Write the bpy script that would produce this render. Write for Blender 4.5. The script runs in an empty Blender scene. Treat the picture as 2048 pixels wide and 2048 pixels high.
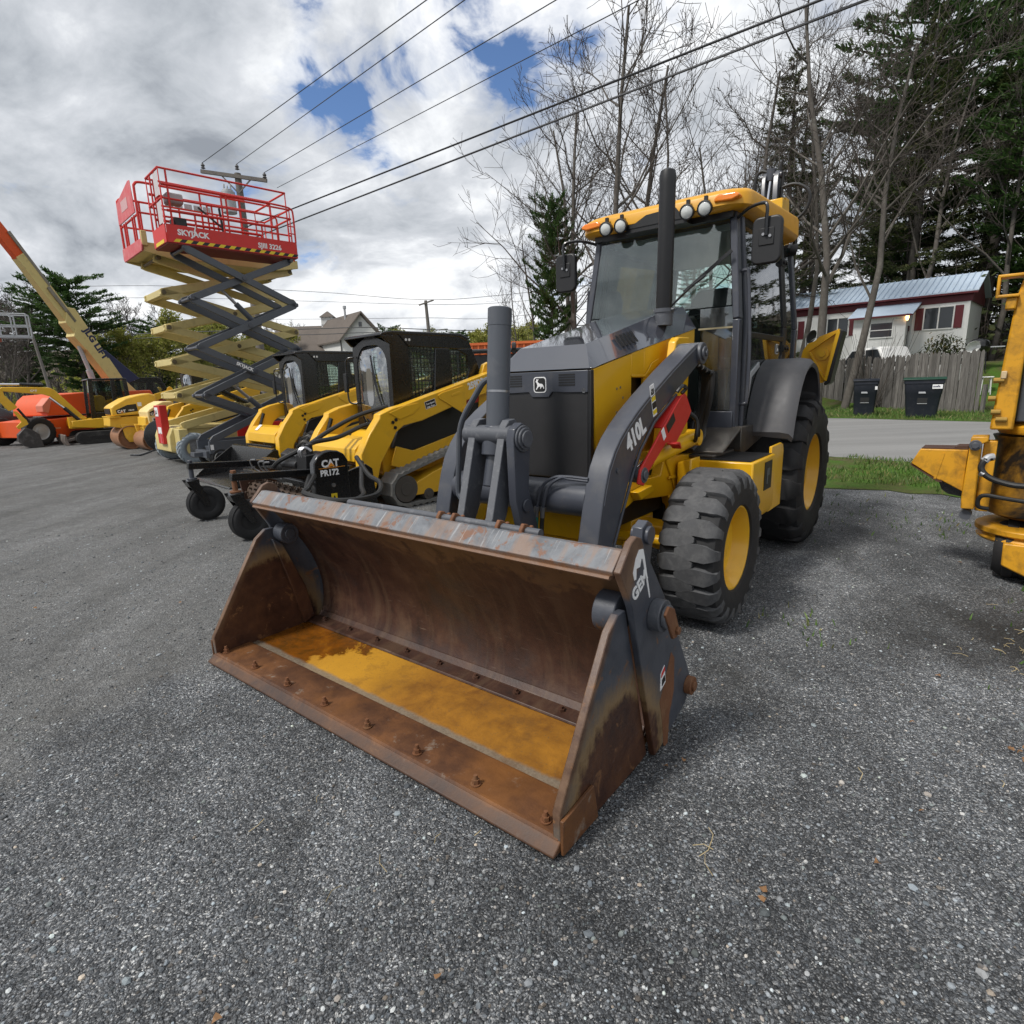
import bpy, bmesh, math, random
from mathutils import Vector, Matrix, noise
R = math.radians
scene = bpy.context.scene
COL = scene.collection
random.seed(7)

# ------------------------------------------------------------------ mesh builder
class MB:
    def __init__(s):
        s.v = []; s.f = []; s.m = []; s.cur = 0
    def add(s, vs, fs):
        o = len(s.v)
        s.v += [tuple(p) for p in vs]
        s.f += [tuple(i + o for i in q) for q in fs]
        s.m += [s.cur] * len(fs)
        return s
    def box(s, x0, x1, y0, y1, z0, z1):
        return s.add([(x0,y0,z0),(x1,y0,z0),(x1,y1,z0),(x0,y1,z0),(x0,y0,z1),(x1,y0,z1),(x1,y1,z1),(x0,y1,z1)],
              [(0,3,2,1),(4,5,6,7),(0,1,5,4),(1,2,6,5),(2,3,7,6),(3,0,4,7)])
    def obox(s, c, size, X=(1,0,0), Y=(0,1,0), Z=None):
        X = Vector(X).normalized(); Y = Vector(Y); Y = (Y - X * Y.dot(X)).normalized(); Z = X.cross(Y)
        c = Vector(c); a, b, d = [q / 2 for q in size]
        P = [c + X*i*a + Y*j*b + Z*k*d for k in (-1,1) for j in (-1,1) for i in (-1,1)]
        return s.add(P, [(0,2,3,1),(4,5,7,6),(0,1,5,4),(1,3,7,5),(3,2,6,7),(2,0,4,6)])
    def beam(s, p0, p1, w, h, side=(1,0,0)):
        """box bar from p0 to p1; w across 'side', h across the other way"""
        p0 = Vector(p0); p1 = Vector(p1); d = p1 - p0
        S = Vector(side); S = (S - d * (S.dot(d) / d.length_squared)).normalized()
        return s.obox((p0 + p1) / 2, (w, d.length, h), S, d)
    def prism(s, poly, ax, a, b):
        n = len(poly); A = []; B = []
        for (p, q) in poly:
            for L, t in ((A, a), (B, b)):
                L.append((t,p,q) if ax == 'x' else (p,t,q) if ax == 'y' else (p,q,t))
        fs = [tuple(range(n))[::-1], tuple(range(n, 2*n))] + [(i, (i+1)%n, n+(i+1)%n, n+i) for i in range(n)]
        return s.add(A + B, fs)
    def loft(s, rings, cap=True, close=True):
        n = len(rings[0]); V = [p for r in rings for p in r]; F = []
        for k in range(len(rings)-1):
            for i in range(n if close else n-1):
                j = (i+1) % n
                F.append((k*n+i, k*n+j, (k+1)*n+j, (k+1)*n+i))
        if cap:
            F.append(tuple(range(n))[::-1]); F.append(tuple(range((len(rings)-1)*n, len(rings)*n)))
        return s.add(V, F)
    def tube(s, pts, r, n=8, cap=True):
        pts = [Vector(p) for p in pts]; rs = r if isinstance(r, (list, tuple)) else [r]*len(pts)
        T = []
        for i in range(len(pts)):
            a = pts[max(i-1,0)]; b = pts[min(i+1,len(pts)-1)]; T.append((b-a).normalized())
        U = T[0].orthogonal().normalized(); rings = []
        for i, p in enumerate(pts):
            if i:
                U = U - T[i]*U.dot(T[i])
                U = U.normalized() if U.length > 1e-6 else T[i].orthogonal().normalized()
            W = T[i].cross(U)
            rings.append([p + (U*math.cos(2*math.pi*k/n) + W*math.sin(2*math.pi*k/n))*rs[i] for k in range(n)])
        return s.loft(rings, cap)
    def cyl(s, p0, p1, r, r1=None, n=20):
        return s.tube([p0, p1], [r, r if r1 is None else r1], n)
    def lathe(s, prof, o, axis, n=32, closed=False):
        """prof: (radius, along axis)"""
        A = Vector(axis).normalized(); U = A.orthogonal().normalized(); W = A.cross(U); o = Vector(o)
        rings = [[o + A*h + (U*math.cos(2*math.pi*k/n) + W*math.sin(2*math.pi*k/n))*max(r,1e-4) for k in range(n)] for r, h in prof]
        if closed: rings.append(rings[0])
        return s.loft(rings, cap=not closed)
    def quad(s, a, b, c, d):
        return s.add([a,b,c,d], [(0,1,2,3)])
    def sphere(s, c, r, nu=16, nv=10):
        c = Vector(c); rr = Vector(r) if not isinstance(r,(int,float)) else Vector((r,r,r))
        rings = []
        for j in range(nv+1):
            t = math.pi*(j/nv)
            t = min(max(t, .02), math.pi-.02)
            rings.append([c + Vector((rr.x*math.sin(t)*math.cos(2*math.pi*i/nu), rr.y*math.sin(t)*math.sin(2*math.pi*i/nu), rr.z*math.cos(t))) for i in range(nu)])
        return s.loft(rings[::-1])
    def build(s, name, mats, parent=None, bevel=0, smooth=35, seg=2):
        me = bpy.data.meshes.new(name)
        me.from_pydata(s.v, [], s.f)
        for m in (mats if isinstance(mats, (list, tuple)) else [mats]): me.materials.append(m)
        me.polygons.foreach_set('material_index', s.m)
        bm = bmesh.new(); bm.from_mesh(me)
        bmesh.ops.recalc_face_normals(bm, faces=bm.faces)
        if smooth:
            lim = R(smooth)
            for f in bm.faces: f.smooth = True
            for e in bm.edges:
                if len(e.link_faces) == 2 and e.calc_face_angle(0) > lim: e.smooth = False
        bm.to_mesh(me); bm.free()
        o = bpy.data.objects.new(name, me); COL.objects.link(o)
        if parent: o.parent = parent
        if bevel:
            b = o.modifiers.new('edge', 'BEVEL'); b.width = bevel; b.segments = seg; b.limit_method = 'ANGLE'; b.angle_limit = R(40)
        return o

def arc(cx, cy, r, a0, a1, n):
    return [(cx + r*math.cos(R(a0+(a1-a0)*i/n)), cy + r*math.sin(R(a0+(a1-a0)*i/n))) for i in range(n+1)]
def rrect(x0, x1, y0, y1, r, n=4):
    return arc(x1-r,y1-r,r,0,90,n)+arc(x0+r,y1-r,r,90,180,n)+arc(x0+r,y0+r,r,180,270,n)+arc(x1-r,y0+r,r,270,360,n)
def catmull(P, n=6):
    P = [Vector(p) for p in P]; out = []
    for i in range(len(P)-1):
        a = P[max(i-1,0)]; b = P[i]; c = P[i+1]; d = P[min(i+2,len(P)-1)]
        for k in range(n):
            t = k/n
            out.append(.5*((2*b)+(c-a)*t+(2*a-5*b+4*c-d)*t*t+(3*b-a-3*c+d)*t**3))
    out.append(P[-1]); return out

def tag(o, label=None, cat=None, group=None, kind=None):
    if label: o['label'] = label
    if cat: o['category'] = cat
    if group: o['group'] = group
    if kind: o['kind'] = kind
    return o
def thing(name, label, cat, loc=(0,0,0), rz=0, scale=1, group=None):
    o = bpy.data.objects.new(name, None); COL.objects.link(o)
    o.location = loc; o.rotation_euler = (0,0,rz); o.scale = (scale,)*3
    o.empty_display_size = .2
    return tag(o, label, cat, group)
def sub(name, parent):
    o = bpy.data.objects.new(name, None); COL.objects.link(o); o.parent = parent; return o
def copy_tree(o, parent=None):
    c = o.copy(); COL.objects.link(c)
    if parent: c.parent = parent
    for ch in list(o.children): copy_tree(ch, c)
    return c

def text(parent, s, size, org, xd, yd, m, name='lettering', ext=.0015, bold=.012, shear=0, sx=1, align='LEFT'):
    cu = bpy.data.curves.new(name, 'FONT'); cu.body = s; cu.size = size; cu.extrude = ext; cu.offset = bold*size
    cu.shear = shear; cu.align_x = align; cu.resolution_u = 3
    o = bpy.data.objects.new(name, cu); COL.objects.link(o)
    dg = bpy.context.evaluated_depsgraph_get()
    me = bpy.data.meshes.new_from_object(o.evaluated_get(dg))
    bpy.data.objects.remove(o); bpy.data.curves.remove(cu)
    X = Vector(xd).normalized(); Y = Vector(yd); Y = (Y-X*Y.dot(X)).normalized(); Z = X.cross(Y)
    M = Matrix((( X.x*sx, Y.x, Z.x, org[0]),(X.y*sx, Y.y, Z.y, org[1]),(X.z*sx, Y.z, Z.z, org[2]),(0,0,0,1)))
    me.transform(M); me.materials.clear(); me.materials.append(m); me.name = name
    ob = bpy.data.objects.new(name, me); COL.objects.link(ob); ob.parent = parent
    return ob
def flat(parent, poly, org, xd, yd, m, name, ext=.002, scale=1):
    """a thin raised plate cut to a 2D outline: decals, badges, stickers"""
    X = Vector(xd).normalized(); Y = Vector(yd); Y = (Y-X*Y.dot(X)).normalized(); Z = X.cross(Y); o = Vector(org)
    b = MB(); n = len(poly)
    lo = [o + X*p*scale + Y*q*scale for p, q in poly]; hi = [p + Z*ext for p in lo]
    b.add(lo+hi, [tuple(range(n))[::-1], tuple(range(n,2*n))]+[(i,(i+1)%n,n+(i+1)%n,n+i) for i in range(n)])
    return b.build(name, m, parent, smooth=0)

# ------------------------------------------------------------------ materials
class NT:
    def __init__(s, nt): s.nt = nt
    def n(s, t, **k):
        nd = s.nt.nodes.new(t)
        for a, b in k.items():
            if a.startswith('_'): nd.inputs[a[1:].replace('_',' ')].default_value = b
            else: setattr(nd, a, b)
        return nd
    def l(s, a, b): s.nt.links.new(a, b)
    def ramp(s, fac, stops, interp='LINEAR'):
        r = s.n('ShaderNodeValToRGB'); r.color_ramp.interpolation = interp
        e = r.color_ramp.elements
        while len(e) < len(stops): e.new(.5)
        for i, (p, c) in enumerate(stops):
            e[i].position = p; e[i].color = (c if len(c) == 4 else (*c, 1)) if not isinstance(c,(int,float)) else (c,c,c,1)
        s.l(fac, r.inputs[0]); return r.outputs[0]
    def mix(s, fac, a, b, blend='MIX'):
        m = s.n('ShaderNodeMix', data_type='RGBA', blend_type=blend)
        for sock, val in ((m.inputs[0], fac), (m.inputs[6], a), (m.inputs[7], b)):
            if hasattr(val, 'links'): s.l(val, sock)
            elif isinstance(val,(int,float)): sock.default_value = val
            else: sock.default_value = (*val, 1)[:4]
        return m.outputs[2]
    def math(s, op, a, b=0, c=None, clamp=False):
        m = s.n('ShaderNodeMath', operation=op, use_clamp=clamp)
        for i, val in enumerate((a, b, c)):
            if val is None: continue
            if hasattr(val, 'links'): s.l(val, m.inputs[i])
            else: m.inputs[i].default_value = val
        return m.outputs[0]
    def noise(s, vec, scale, detail=4, rough=.55, dist=0, typ=None):
        m = s.n('ShaderNodeTexNoise', _Scale=scale, _Detail=detail, _Roughness=rough, _Distortion=dist)
        s.l(vec, m.inputs['Vector']); return m.outputs[0]
    def mapping(s, vec, sc=(1,1,1), rot=(0,0,0), loc=(0,0,0)):
        m = s.n('ShaderNodeMapping'); m.inputs['Scale'].default_value = sc; m.inputs['Rotation'].default_value = rot; m.inputs['Location'].default_value = loc
        s.l(vec, m.inputs[0]); return m.outputs[0]
    def bump(s, h, strength=.3, dist=.01):
        b = s.n('ShaderNodeBump', _Strength=strength, _Distance=dist); s.l(h, b.inputs['Height']); return b.outputs[0]
def newmat(name):
    m = bpy.data.materials.new(name); m.use_nodes = True
    t = NT(m.node_tree); p = m.node_tree.nodes['Principled BSDF']
    return m, t, p
def obj_co(t):
    return t.n('ShaderNodeTexCoord').outputs['Object']
MATS = {}
def mat(name, col, rough=.5, metal=0, var=.12, scale=4, dirt=None, damt=.35, dscale=6, bump=0, bscale=60, coat=0, spec=.5, rvar=.1, emit=None, crough=.15):
    if name in MATS: return MATS[name]
    m, t, p = newmat(name); co = obj_co(t)
    n1 = t.noise(co, scale, 5, .6)
    c = t.mix(n1, tuple(x*(1-var) for x in col), tuple(x*(1+var) for x in col))
    if dirt:
        n2 = t.noise(co, dscale, 7, .65, .4)
        f = t.ramp(n2, [(.62-damt*.45, 0.0), (.9-damt*.4, 1.0)])
        c = t.mix(t.math('MULTIPLY', f, min(1, .35+damt)), c, dirt)
    t.l(c, p.inputs['Base Color'])
    n3 = t.noise(co, scale*5, 4, .6)
    t.l(t.math('MULTIPLY_ADD', n3, rvar*2, rough-rvar, clamp=True), p.inputs['Roughness'])
    p.inputs['Metallic'].default_value = metal; p.inputs['Coat Weight'].default_value = coat; p.inputs['Coat Roughness'].default_value = crough
    p.inputs['Specular IOR Level'].default_value = spec
    if bump:
        t.l(t.bump(t.noise(co, bscale, 4, .6), bump, .004), p.inputs['Normal'])
    if emit:
        p.inputs['Emission Color'].default_value = (*emit[0],1); p.inputs['Emission Strength'].default_value = emit[1]
    MATS[name] = m; return m

GRIME = (.10,.085,.065)
YEL = mat('loader_yellow', (.73,.40,.008), .34, var=.08, dirt=(.30,.17,.02), damt=.08, dscale=5, coat=.25)
CYEL = mat('machine_yellow', (.75,.42,.02), .36, var=.08, dirt=(.32,.2,.05), damt=.14, dscale=5, coat=.15)
OYEL = mat('old_yellow', (.64,.31,.014), .45, var=.16, dirt=(.06,.036,.018), damt=.36, dscale=11, bump=.10)
ROLLY = mat('roller_yellow', (.78,.47,.05), .38, var=.1, dirt=(.4,.28,.1), damt=.2)
CREAMY = mat('faded_cream_paint', (.78,.60,.27), .5, var=.1, dirt=(.5,.34,.15), damt=.25)
CREAM = mat('cream_paint', (.60,.49,.20), .45, var=.09, dirt=(.25,.19,.09), damt=.2, dscale=7)
CHAR = mat('charcoal_paint', (.052,.057,.072), .34, var=.14, dirt=(.12,.115,.11), damt=.2, dscale=8, coat=.1, bump=.04, bscale=25)
CHARS = mat('charcoal_gloss_hood', (.055,.060,.076), .12, var=.05, coat=1, rvar=.03, crough=.03)
CHARW = mat('charcoal_worn', (.075,.080,.092), .45, var=.2, dirt=(.28,.28,.29), damt=.16, dscale=26, bump=.1)
SGREY = mat('lift_grey', (.075,.083,.098), .4, var=.1, dirt=(.16,.16,.16), damt=.15)
BLK = mat('black_paint', (.0065,.0065,.007), .28, var=.2, dirt=(.016,.016,.016), damt=.08, coat=.3)
BLKP = mat('black_plastic', (.010,.010,.011), .45, var=.2, dirt=(.04,.038,.036), damt=.10, bump=.05)
FEND = mat('grey_plastic_fender', (.062,.062,.067), .55, var=.1, dirt=(.11,.105,.10), damt=.25, bump=.08)
RUB = mat('tyre_rubber', (.013,.013,.014), .72, var=.35, dirt=(.085,.082,.078), damt=.10, dscale=7, bump=.25, bscale=45)
RUBW = mat('tyre_tread_worn', (.062,.063,.066), .8, var=.4, scale=11, dirt=(.125,.125,.125), damt=.38, dscale=18, bump=.35, bscale=60)
RUBG = mat('tyre_pale_grey', (.26,.30,.33), .8, var=.25, scale=20, dirt=(.10,.11,.12), damt=.35, dscale=20)
RED = mat('red_paint', (.52,.022,.018), .42, var=.1, dirt=(.3,.05,.04), damt=.12)
REDL = mat('lift_red', (.60,.022,.016), .45, var=.12, dirt=(.42,.08,.06), damt=.2)
REDF = mat('faded_pink_red', (.60,.10,.11), .55, var=.12, dirt=(.66,.25,.24), damt=.4)
ORNG = mat('lift_orange', (.66,.085,.012), .45, var=.1, dirt=(.45,.1,.03), damt=.2)
STEEL = mat('bare_steel', (.36,.36,.37), .35, metal=.9, var=.15)
CHROME = mat('chrome_rod', (.75,.75,.77), .12, metal=1, var=.03)
GALV = mat('galvanised', (.40,.41,.42), .55, metal=.3, var=.12)
WHITE = mat('white_paint', (.75,.75,.73), .5, var=.05)
WDEC = mat('white_decal', (.80,.80,.80), .5, var=.03)
BDEC = mat('black_decal', (.012,.012,.012), .5, var=.03)
YDEC = mat('yellow_decal', (.75,.55,.02), .5, var=.03)
ODEC = mat('orange_decal', (.75,.28,.02), .5, var=.03)
NAVY = mat('navy_decal', (.02,.025,.07), .5, var=.05)
HOSE = mat('rubber_hose', (.010,.010,.010), .55, var=.2, dirt=(.04,.04,.04), damt=.2)
TEAL = mat('teal_hose_tag', (.02,.16,.13), .5)
AMBER = mat('amber_lens', (.85,.22,.01), .18, coat=.6, var=.05)
LENS = mat('lamp_lens', (.62,.64,.62), .12, var=.08, coat=.8)
RUSTD = mat('dark_rust', (.070,.030,.017), .62, var=.4, scale=6, dirt=(.12,.085,.06), damt=.22, dscale=5, bump=.3)
RUSTB = mat('brown_rust', (.155,.062,.025), .7, var=.4, scale=9, dirt=(.27,.17,.08), damt=.2, dscale=8, bump=.4)
DRUM = mat('rusty_drum', (.30,.15,.08), .5, var=.25, scale=5, dirt=(.2,.09,.04), damt=.3, bump=.1)
SEATM = mat('seat_fabric', (.02,.021,.024), .8, var=.2)
CABIN = mat('cab_interior', (.055,.056,.058), .7, var=.2)

def glass(name, tint, refl=.10, rough=.0, dust=.06):
    m, t, p = newmat(name); nt = m.node_tree
    tr = t.n('ShaderNodeBsdfTransparent'); tr.inputs[0].default_value = (*tint, 1)
    gl = t.n('ShaderNodeBsdfGlossy'); gl.inputs['Roughness'].default_value = rough + .02; gl.inputs['Color'].default_value = (.95,.97,1,1)
    df = t.n('ShaderNodeBsdfDiffuse'); df.inputs[0].default_value = (.45,.46,.45,1)
    fr = t.n('ShaderNodeFresnel', _IOR=1.5)
    f = t.math('MULTIPLY_ADD', fr.outputs[0], 1.2, refl*.35, clamp=True)
    a = t.n('ShaderNodeMixShader'); t.l(f, a.inputs[0]); t.l(tr.outputs[0], a.inputs[1]); t.l(gl.outputs[0], a.inputs[2])
    b = t.n('ShaderNodeMixShader'); co = obj_co(t)
    d = t.ramp(t.noise(t.mapping(co, (3,3,.7)), 2.5, 6, .7), [(.35,0.0),(.8,1.0)])
    t.l(t.math('MULTIPLY', d, dust), b.inputs[0]); t.l(a.outputs[0], b.inputs[1]); t.l(df.outputs[0], b.inputs[2])
    t.l(b.outputs[0], nt.nodes['Material Output'].inputs[0])
    return m
GLASS = glass('cab_glass', (.86,.94,.91), .04, 0, .07)
GLASSD = glass('dark_cab_glass', (.42,.54,.50), .12, 0, .05)
GLASSM = glass('glossy_door_glass', (.45,.55,.56), .75, .03, .10)
PANE = mat('house_window_pane', (.03,.035,.04), .06, var=.1, coat=.5)

# ------------------------------------------------------------------ camera
cam_d = bpy.data.cameras.new('camera'); cam = bpy.data.objects.new('camera', cam_d); COL.objects.link(cam)
CH, CP, CR, CF = 1.49497, .218904, -.031927, 1160.0966
c_, s_ = math.cos(CP), math.sin(CP)
wv = Vector((0,c_,-s_)); uv = Vector((0,s_,c_)); rv = Vector((1,0,0))
r2 = math.cos(CR)*rv + math.sin(CR)*uv; u2 = -math.sin(CR)*rv + math.cos(CR)*uv
cam.matrix_world = Matrix(((r2.x,u2.x,-wv.x,0),(r2.y,u2.y,-wv.y,0),(r2.z,u2.z,-wv.z,CH),(0,0,0,1)))
cam_d.sensor_width = 36; cam_d.lens = 36*CF/2048; cam_d.clip_end = 3000; cam_d.clip_start = .05
scene.camera = cam

# ------------------------------------------------------------------ sky and sun
SUN_AZ = Vector((-.72,-.42,0)).normalized(); SUN_EL = R(52)
wd = bpy.data.worlds.new('World'); scene.world = wd; wd.use_nodes = True
t = NT(wd.node_tree); wd.node_tree.nodes.clear()
sky = t.n('ShaderNodeTexSky', sky_type='NISHITA', sun_disc=False)
sky.sun_elevation = SUN_EL; sky.sun_rotation = math.atan2(SUN_AZ.x, SUN_AZ.y); sky.air_density = 1.0; sky.dust_density = .0; sky.ozone_density = 5.0; sky.altitude = 2500
bg1 = t.n('ShaderNodeBackground', _Strength=.12); t.l(sky.outputs[0], bg1.inputs[0])
tc = t.n('ShaderNodeTexCoord').outputs['Generated']
sep = t.n('ShaderNodeSeparateXYZ'); t.l(tc, sep.inputs[0])
zz = t.math('MAXIMUM', sep.outputs[2], 0.0)
den = t.math('ADD', zz, .42)
px_ = t.math('DIVIDE', sep.outputs[0], den); py_ = t.math('DIVIDE', sep.outputs[1], den)
cmb = t.n('ShaderNodeCombineXYZ'); t.l(px_, cmb.inputs[0]); t.l(py_, cmb.inputs[1])
cp = cmb.outputs[0]
CLOUD_OFF = (2.6, 4.9, 0)
wv_ = t.n('ShaderNodeTexNoise', _Scale=1.8, _Detail=3.0); t.l(cp, wv_.inputs['Vector'])
wa_ = t.n('ShaderNodeVectorMath', operation='MULTIPLY_ADD'); t.l(wv_.outputs[1], wa_.inputs[0]); wa_.inputs[1].default_value = (.30,.30,0); t.l(cp, wa_.inputs[2]); cpw = wa_.outputs[0]
big = t.noise(t.mapping(cpw, (1,1,1), (0,0,R(20)), CLOUD_OFF), 1.9, 8, .56)
fine = t.noise(t.mapping(cpw, (1,1,1), (0,0,R(20)), (1.3,8.1,0)), 6.0, 6, .60)
bf = t.math('ADD', t.math('MULTIPLY', big, .80), t.math('MULTIPLY', fine, .20))
cover = t.ramp(bf, [(.378, 0.0), (.405, .70), (.44, 1.0)])
cover = t.math('MAXIMUM', cover, t.math('SUBTRACT', 1.0, t.math('MULTIPLY', zz, 4.0), clamp=True))
# cloud bodies: bright tops, grey bellies
belly = t.noise(t.mapping(cpw, (.8,1.1,1), (0,0,R(-10)), (7.2,2.4,2.0)), 1.9, 6, .52)
puff = t.noise(t.mapping(cpw, (1,1,1), (0,0,R(20)), (5.3,1.1,0)), 5.2, 9, .60)
sh = t.math('ADD', t.math('MULTIPLY', belly, .56), t.math('MULTIPLY', puff, .44))
ccol = t.ramp(sh, [(.35,(.27,.295,.335)), (.425,(.44,.47,.51)), (.50,(.60,.625,.665)), (.56,(.82,.84,.865)), (.63,(1.0,1.0,1.0))])
bg2 = t.n('ShaderNodeBackground', _Strength=.88); t.l(ccol, bg2.inputs[0])
mx = t.n('ShaderNodeMixShader'); t.l(cover, mx.inputs[0]); t.l(bg1.outputs[0], mx.inputs[1]); t.l(bg2.outputs[0], mx.inputs[2])
wo = t.n('ShaderNodeOutputWorld'); t.l(mx.outputs[0], wo.inputs[0])
sl = bpy.data.lights.new('sun', 'SUN'); sl.energy = 2.4; sl.angle = R(11); sl.color = (1,.96,.90)
so = bpy.data.objects.new('sun', sl); COL.objects.link(so)
sd = SUN_AZ*math.cos(SUN_EL) + Vector((0,0,math.sin(SUN_EL)))
so.rotation_euler = sd.to_track_quat('Z', 'Y').to_euler()
scene.view_settings.view_transform = 'Standard'; scene.view_settings.look = 'None'
scene.view_settings.exposure = .42; scene.view_settings.gamma = 1
scene.cycles.use_denoising = True
scene.cycles.max_bounces = 6; scene.cycles.transparent_max_bounces = 16; scene.cycles.diffuse_bounces = 3; scene.cycles.glossy_bounces = 3
scene.cycles.sample_clamp_indirect = 6
# ------------------------------------------------------------------ ground
def gravel_mat():
    m, t, p = newmat('crushed_gravel'); co = obj_co(t)
    def layer(scale, rnd=1.0):
        v = t.n('ShaderNodeTexVoronoi', _Scale=scale, _Randomness=rnd); t.l(wco, v.inputs['Vector']); return v
    wn = t.n('ShaderNodeTexNoise', _Scale=14.0, _Detail=2.0); t.l(co, wn.inputs['Vector'])
    wadd = t.n('ShaderNodeVectorMath', operation='MULTIPLY_ADD'); t.l(wn.outputs[1], wadd.inputs[0]); wadd.inputs[1].default_value = (.03,.03,0); t.l(co, wadd.inputs[2])
    wco = wadd.outputs[0]
    big = layer(104); sml = layer(215)
    STOPS = [(0,(.036,.039,.042)),(.30,(.068,.072,.077)),(.60,(.118,.124,.130)),(.82,(.19,.197,.203)),(.93,(.29,.295,.297)),(.98,(.42,.42,.41)),(1,(.52,.515,.49))]
    def stone_col(v):
        sp = t.n('ShaderNodeSeparateColor'); t.l(v.outputs['Color'], sp.inputs[0])
        c = t.ramp(sp.outputs[0], STOPS)
        return t.mix(t.math('MULTIPLY', sp.outputs[1], .45), c, t.mix(sp.outputs[2], (1.12,.98,.84), (.86,.98,1.14)), 'MULTIPLY'), sp
    c1, sp1 = stone_col(big); c2, sp2 = stone_col(sml)
    gap1 = t.ramp(big.outputs['Distance'], [(.42,1.0),(.80,.0)]); gap2 = t.ramp(sml.outputs['Distance'], [(.42,1.0),(.85,.2)])
    fine = t.mix(gap2, (.022,.022,.023), c2)
    mot = t.noise(t.mapping(co, (1.5,.9,1), (0,0,R(-48)), (7,3,0)), 1.9, 7, .68, .4)
    coarse = t.math('MULTIPLY_ADD', t.math('SUBTRACT', mot, .5), -1.9, .50)
    isbig = t.math('MULTIPLY', t.math('GREATER_THAN', sp1.outputs[2], coarse), gap1)
    c = t.mix(isbig, fine, c1)
    # broad damp and compacted patches, wheel tracks running along the row
    patch = t.noise(t.mapping(co, (.55,.30,1), (0,0,R(-42))), 1.0, 6, .6, .6)
    pf = t.ramp(patch, [(.34,.85),(.5,1.25),(.66,1.6)])
    trk = t.noise(t.mapping(co, (2.2,.16,1), (0,0,R(-52))), 1.0, 4, .55, .5)
    pf2 = t.ramp(trk, [(.36,.84),(.52,1.0),(.70,1.14)])
    c = t.mix(1.0, c, pf, 'MULTIPLY'); c = t.mix(1.0, c, pf2, 'MULTIPLY')
    c = t.mix(1.0, c, t.ramp(mot, [(.30,.58),(.46,.92),(.58,1.16),(.72,1.45)]), 'MULTIPLY')
    sx_ = t.n('ShaderNodeSeparateXYZ'); t.l(co, sx_.inputs[0])
    lot = t.math('ADD', t.math('MULTIPLY', sx_.outputs[0], -.34), t.math('MULTIPLY', sx_.outputs[1], .10))
    lot = t.math('ADD', lot, t.math('MULTIPLY', t.math('SUBTRACT', patch, .5), 1.6))
    lf_ = t.ramp(lot, [(.90,0.0),(1.6,.50)])
    dust = t.mix(t.noise(co, 45, 4, .7), (.105,.102,.095), (.27,.265,.25)); dust = t.mix(1.0, dust, pf2, 'MULTIPLY')
    dust = t.mix(1.0, dust, t.ramp(t.noise(co, 9, 6, .75), [(.3,.62),(.7,1.35)]), 'MULTIPLY'); c = t.mix(lf_, c, dust)
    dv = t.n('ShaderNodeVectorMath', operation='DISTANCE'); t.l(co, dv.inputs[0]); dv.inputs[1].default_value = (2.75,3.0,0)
    oil_shade = t.ramp(t.math('ADD', dv.outputs['Value'], t.math('MULTIPLY', t.math('SUBTRACT', t.noise(co, 2.2, 6, .65), .5), 1.5)), [(.15,.80),(1.05,0.0)])
    c = t.mix(oil_shade, c, (.014,.013,.011))  # oil-soaked soil, with the old backhoe's shade painted into the same dark patch
    soil = t.ramp(t.noise(t.mapping(co, (1,1,1), (0,0,0), (4,2,0)), .7, 7, .68), [(.55,0.0),(.76,.6)])
    c = t.mix(soil, c, (.045,.043,.038))
    t.l(c, p.inputs['Base Color']); p.inputs['Roughness'].default_value = .78; p.inputs['Specular IOR Level'].default_value = .35
    trb = t.math('MULTIPLY', trk, 3.0)
    h = t.math('ADD', t.math('ADD', t.math('MULTIPLY', isbig, .8), t.math('MULTIPLY', gap2, .4)), t.math('MULTIPLY', mot, 2.5))
    t.l(t.bump(h, .9, .012), p.inputs['Normal'])
    return m
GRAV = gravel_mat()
def road_mat():
    m, t, p = newmat('packed_road'); co = obj_co(t)
    n = t.noise(co, 60, 3, .7); big = t.noise(t.mapping(co, (.09,.9,1), (0,0,R(38.5+90))), 1.0, 5, .6)
    c = t.mix(n, (.15,.148,.145), (.27,.268,.26)); c = t.mix(1.0, c, t.ramp(big, [(.3,.8),(.7,1.2)]), 'MULTIPLY')
    t.l(c, p.inputs['Base Color']); p.inputs['Roughness'].default_value = .85
    t.l(t.bump(n, .4, .01), p.inputs['Normal']); return m
ROAD = road_mat()
def lawn_mat():
    m, t, p = newmat('spring_grass_ground'); co = obj_co(t)
    n = t.noise(co, 1.1, 6, .65); f = t.noise(co, 38, 3, .7)
    c = t.ramp(n, [(.34,(.095,.082,.045)),(.46,(.070,.085,.022)),(.56,(.055,.115,.014)),(.75,(.070,.150,.016))])
    c = t.mix(1.0, c, t.ramp(f, [(.25,.5),(.75,1.45)]), 'MULTIPLY')
    t.l(c, p.inputs['Base Color']); p.inputs['Roughness'].default_value = .9; p.inputs['Specular IOR Level'].default_value = .2
    t.l(t.bump(f, .6, .03), p.inputs['Normal']); return m
LAWN = lawn_mat()
FLOORW = mat('woodland_floor', (.060,.046,.028), .9, var=.5, scale=.8, dirt=(.05,.07,.02), damt=.3, dscale=.6)

NX, NY = .78, .6258                      # across the road
DX, DY = .6258, -.78                     # along the road
def rd(n, d): return (NX*n + DX*d, NY*n + DY*d)
def ground_h(x, y):
    """level lot; the bank rises beyond the fence"""
    n = NX*x + NY*y; d = DX*x + DY*y
    h = 0
    k = min(max((n-25.6)/5.5, 0), 1); k = k*k*(3-2*k)
    side = min(max((d+26)/14, 0), 1)
    h += 1.75*k*side
    k2 = min(max((n-36)/45, 0), 1)
    h += 11*k2*min(max((d+22)/16, 0), 1)
    return h
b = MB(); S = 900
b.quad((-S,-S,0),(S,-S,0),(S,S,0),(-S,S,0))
g = b.build('ground', GRAV); tag(g, kind='structure')

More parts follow.
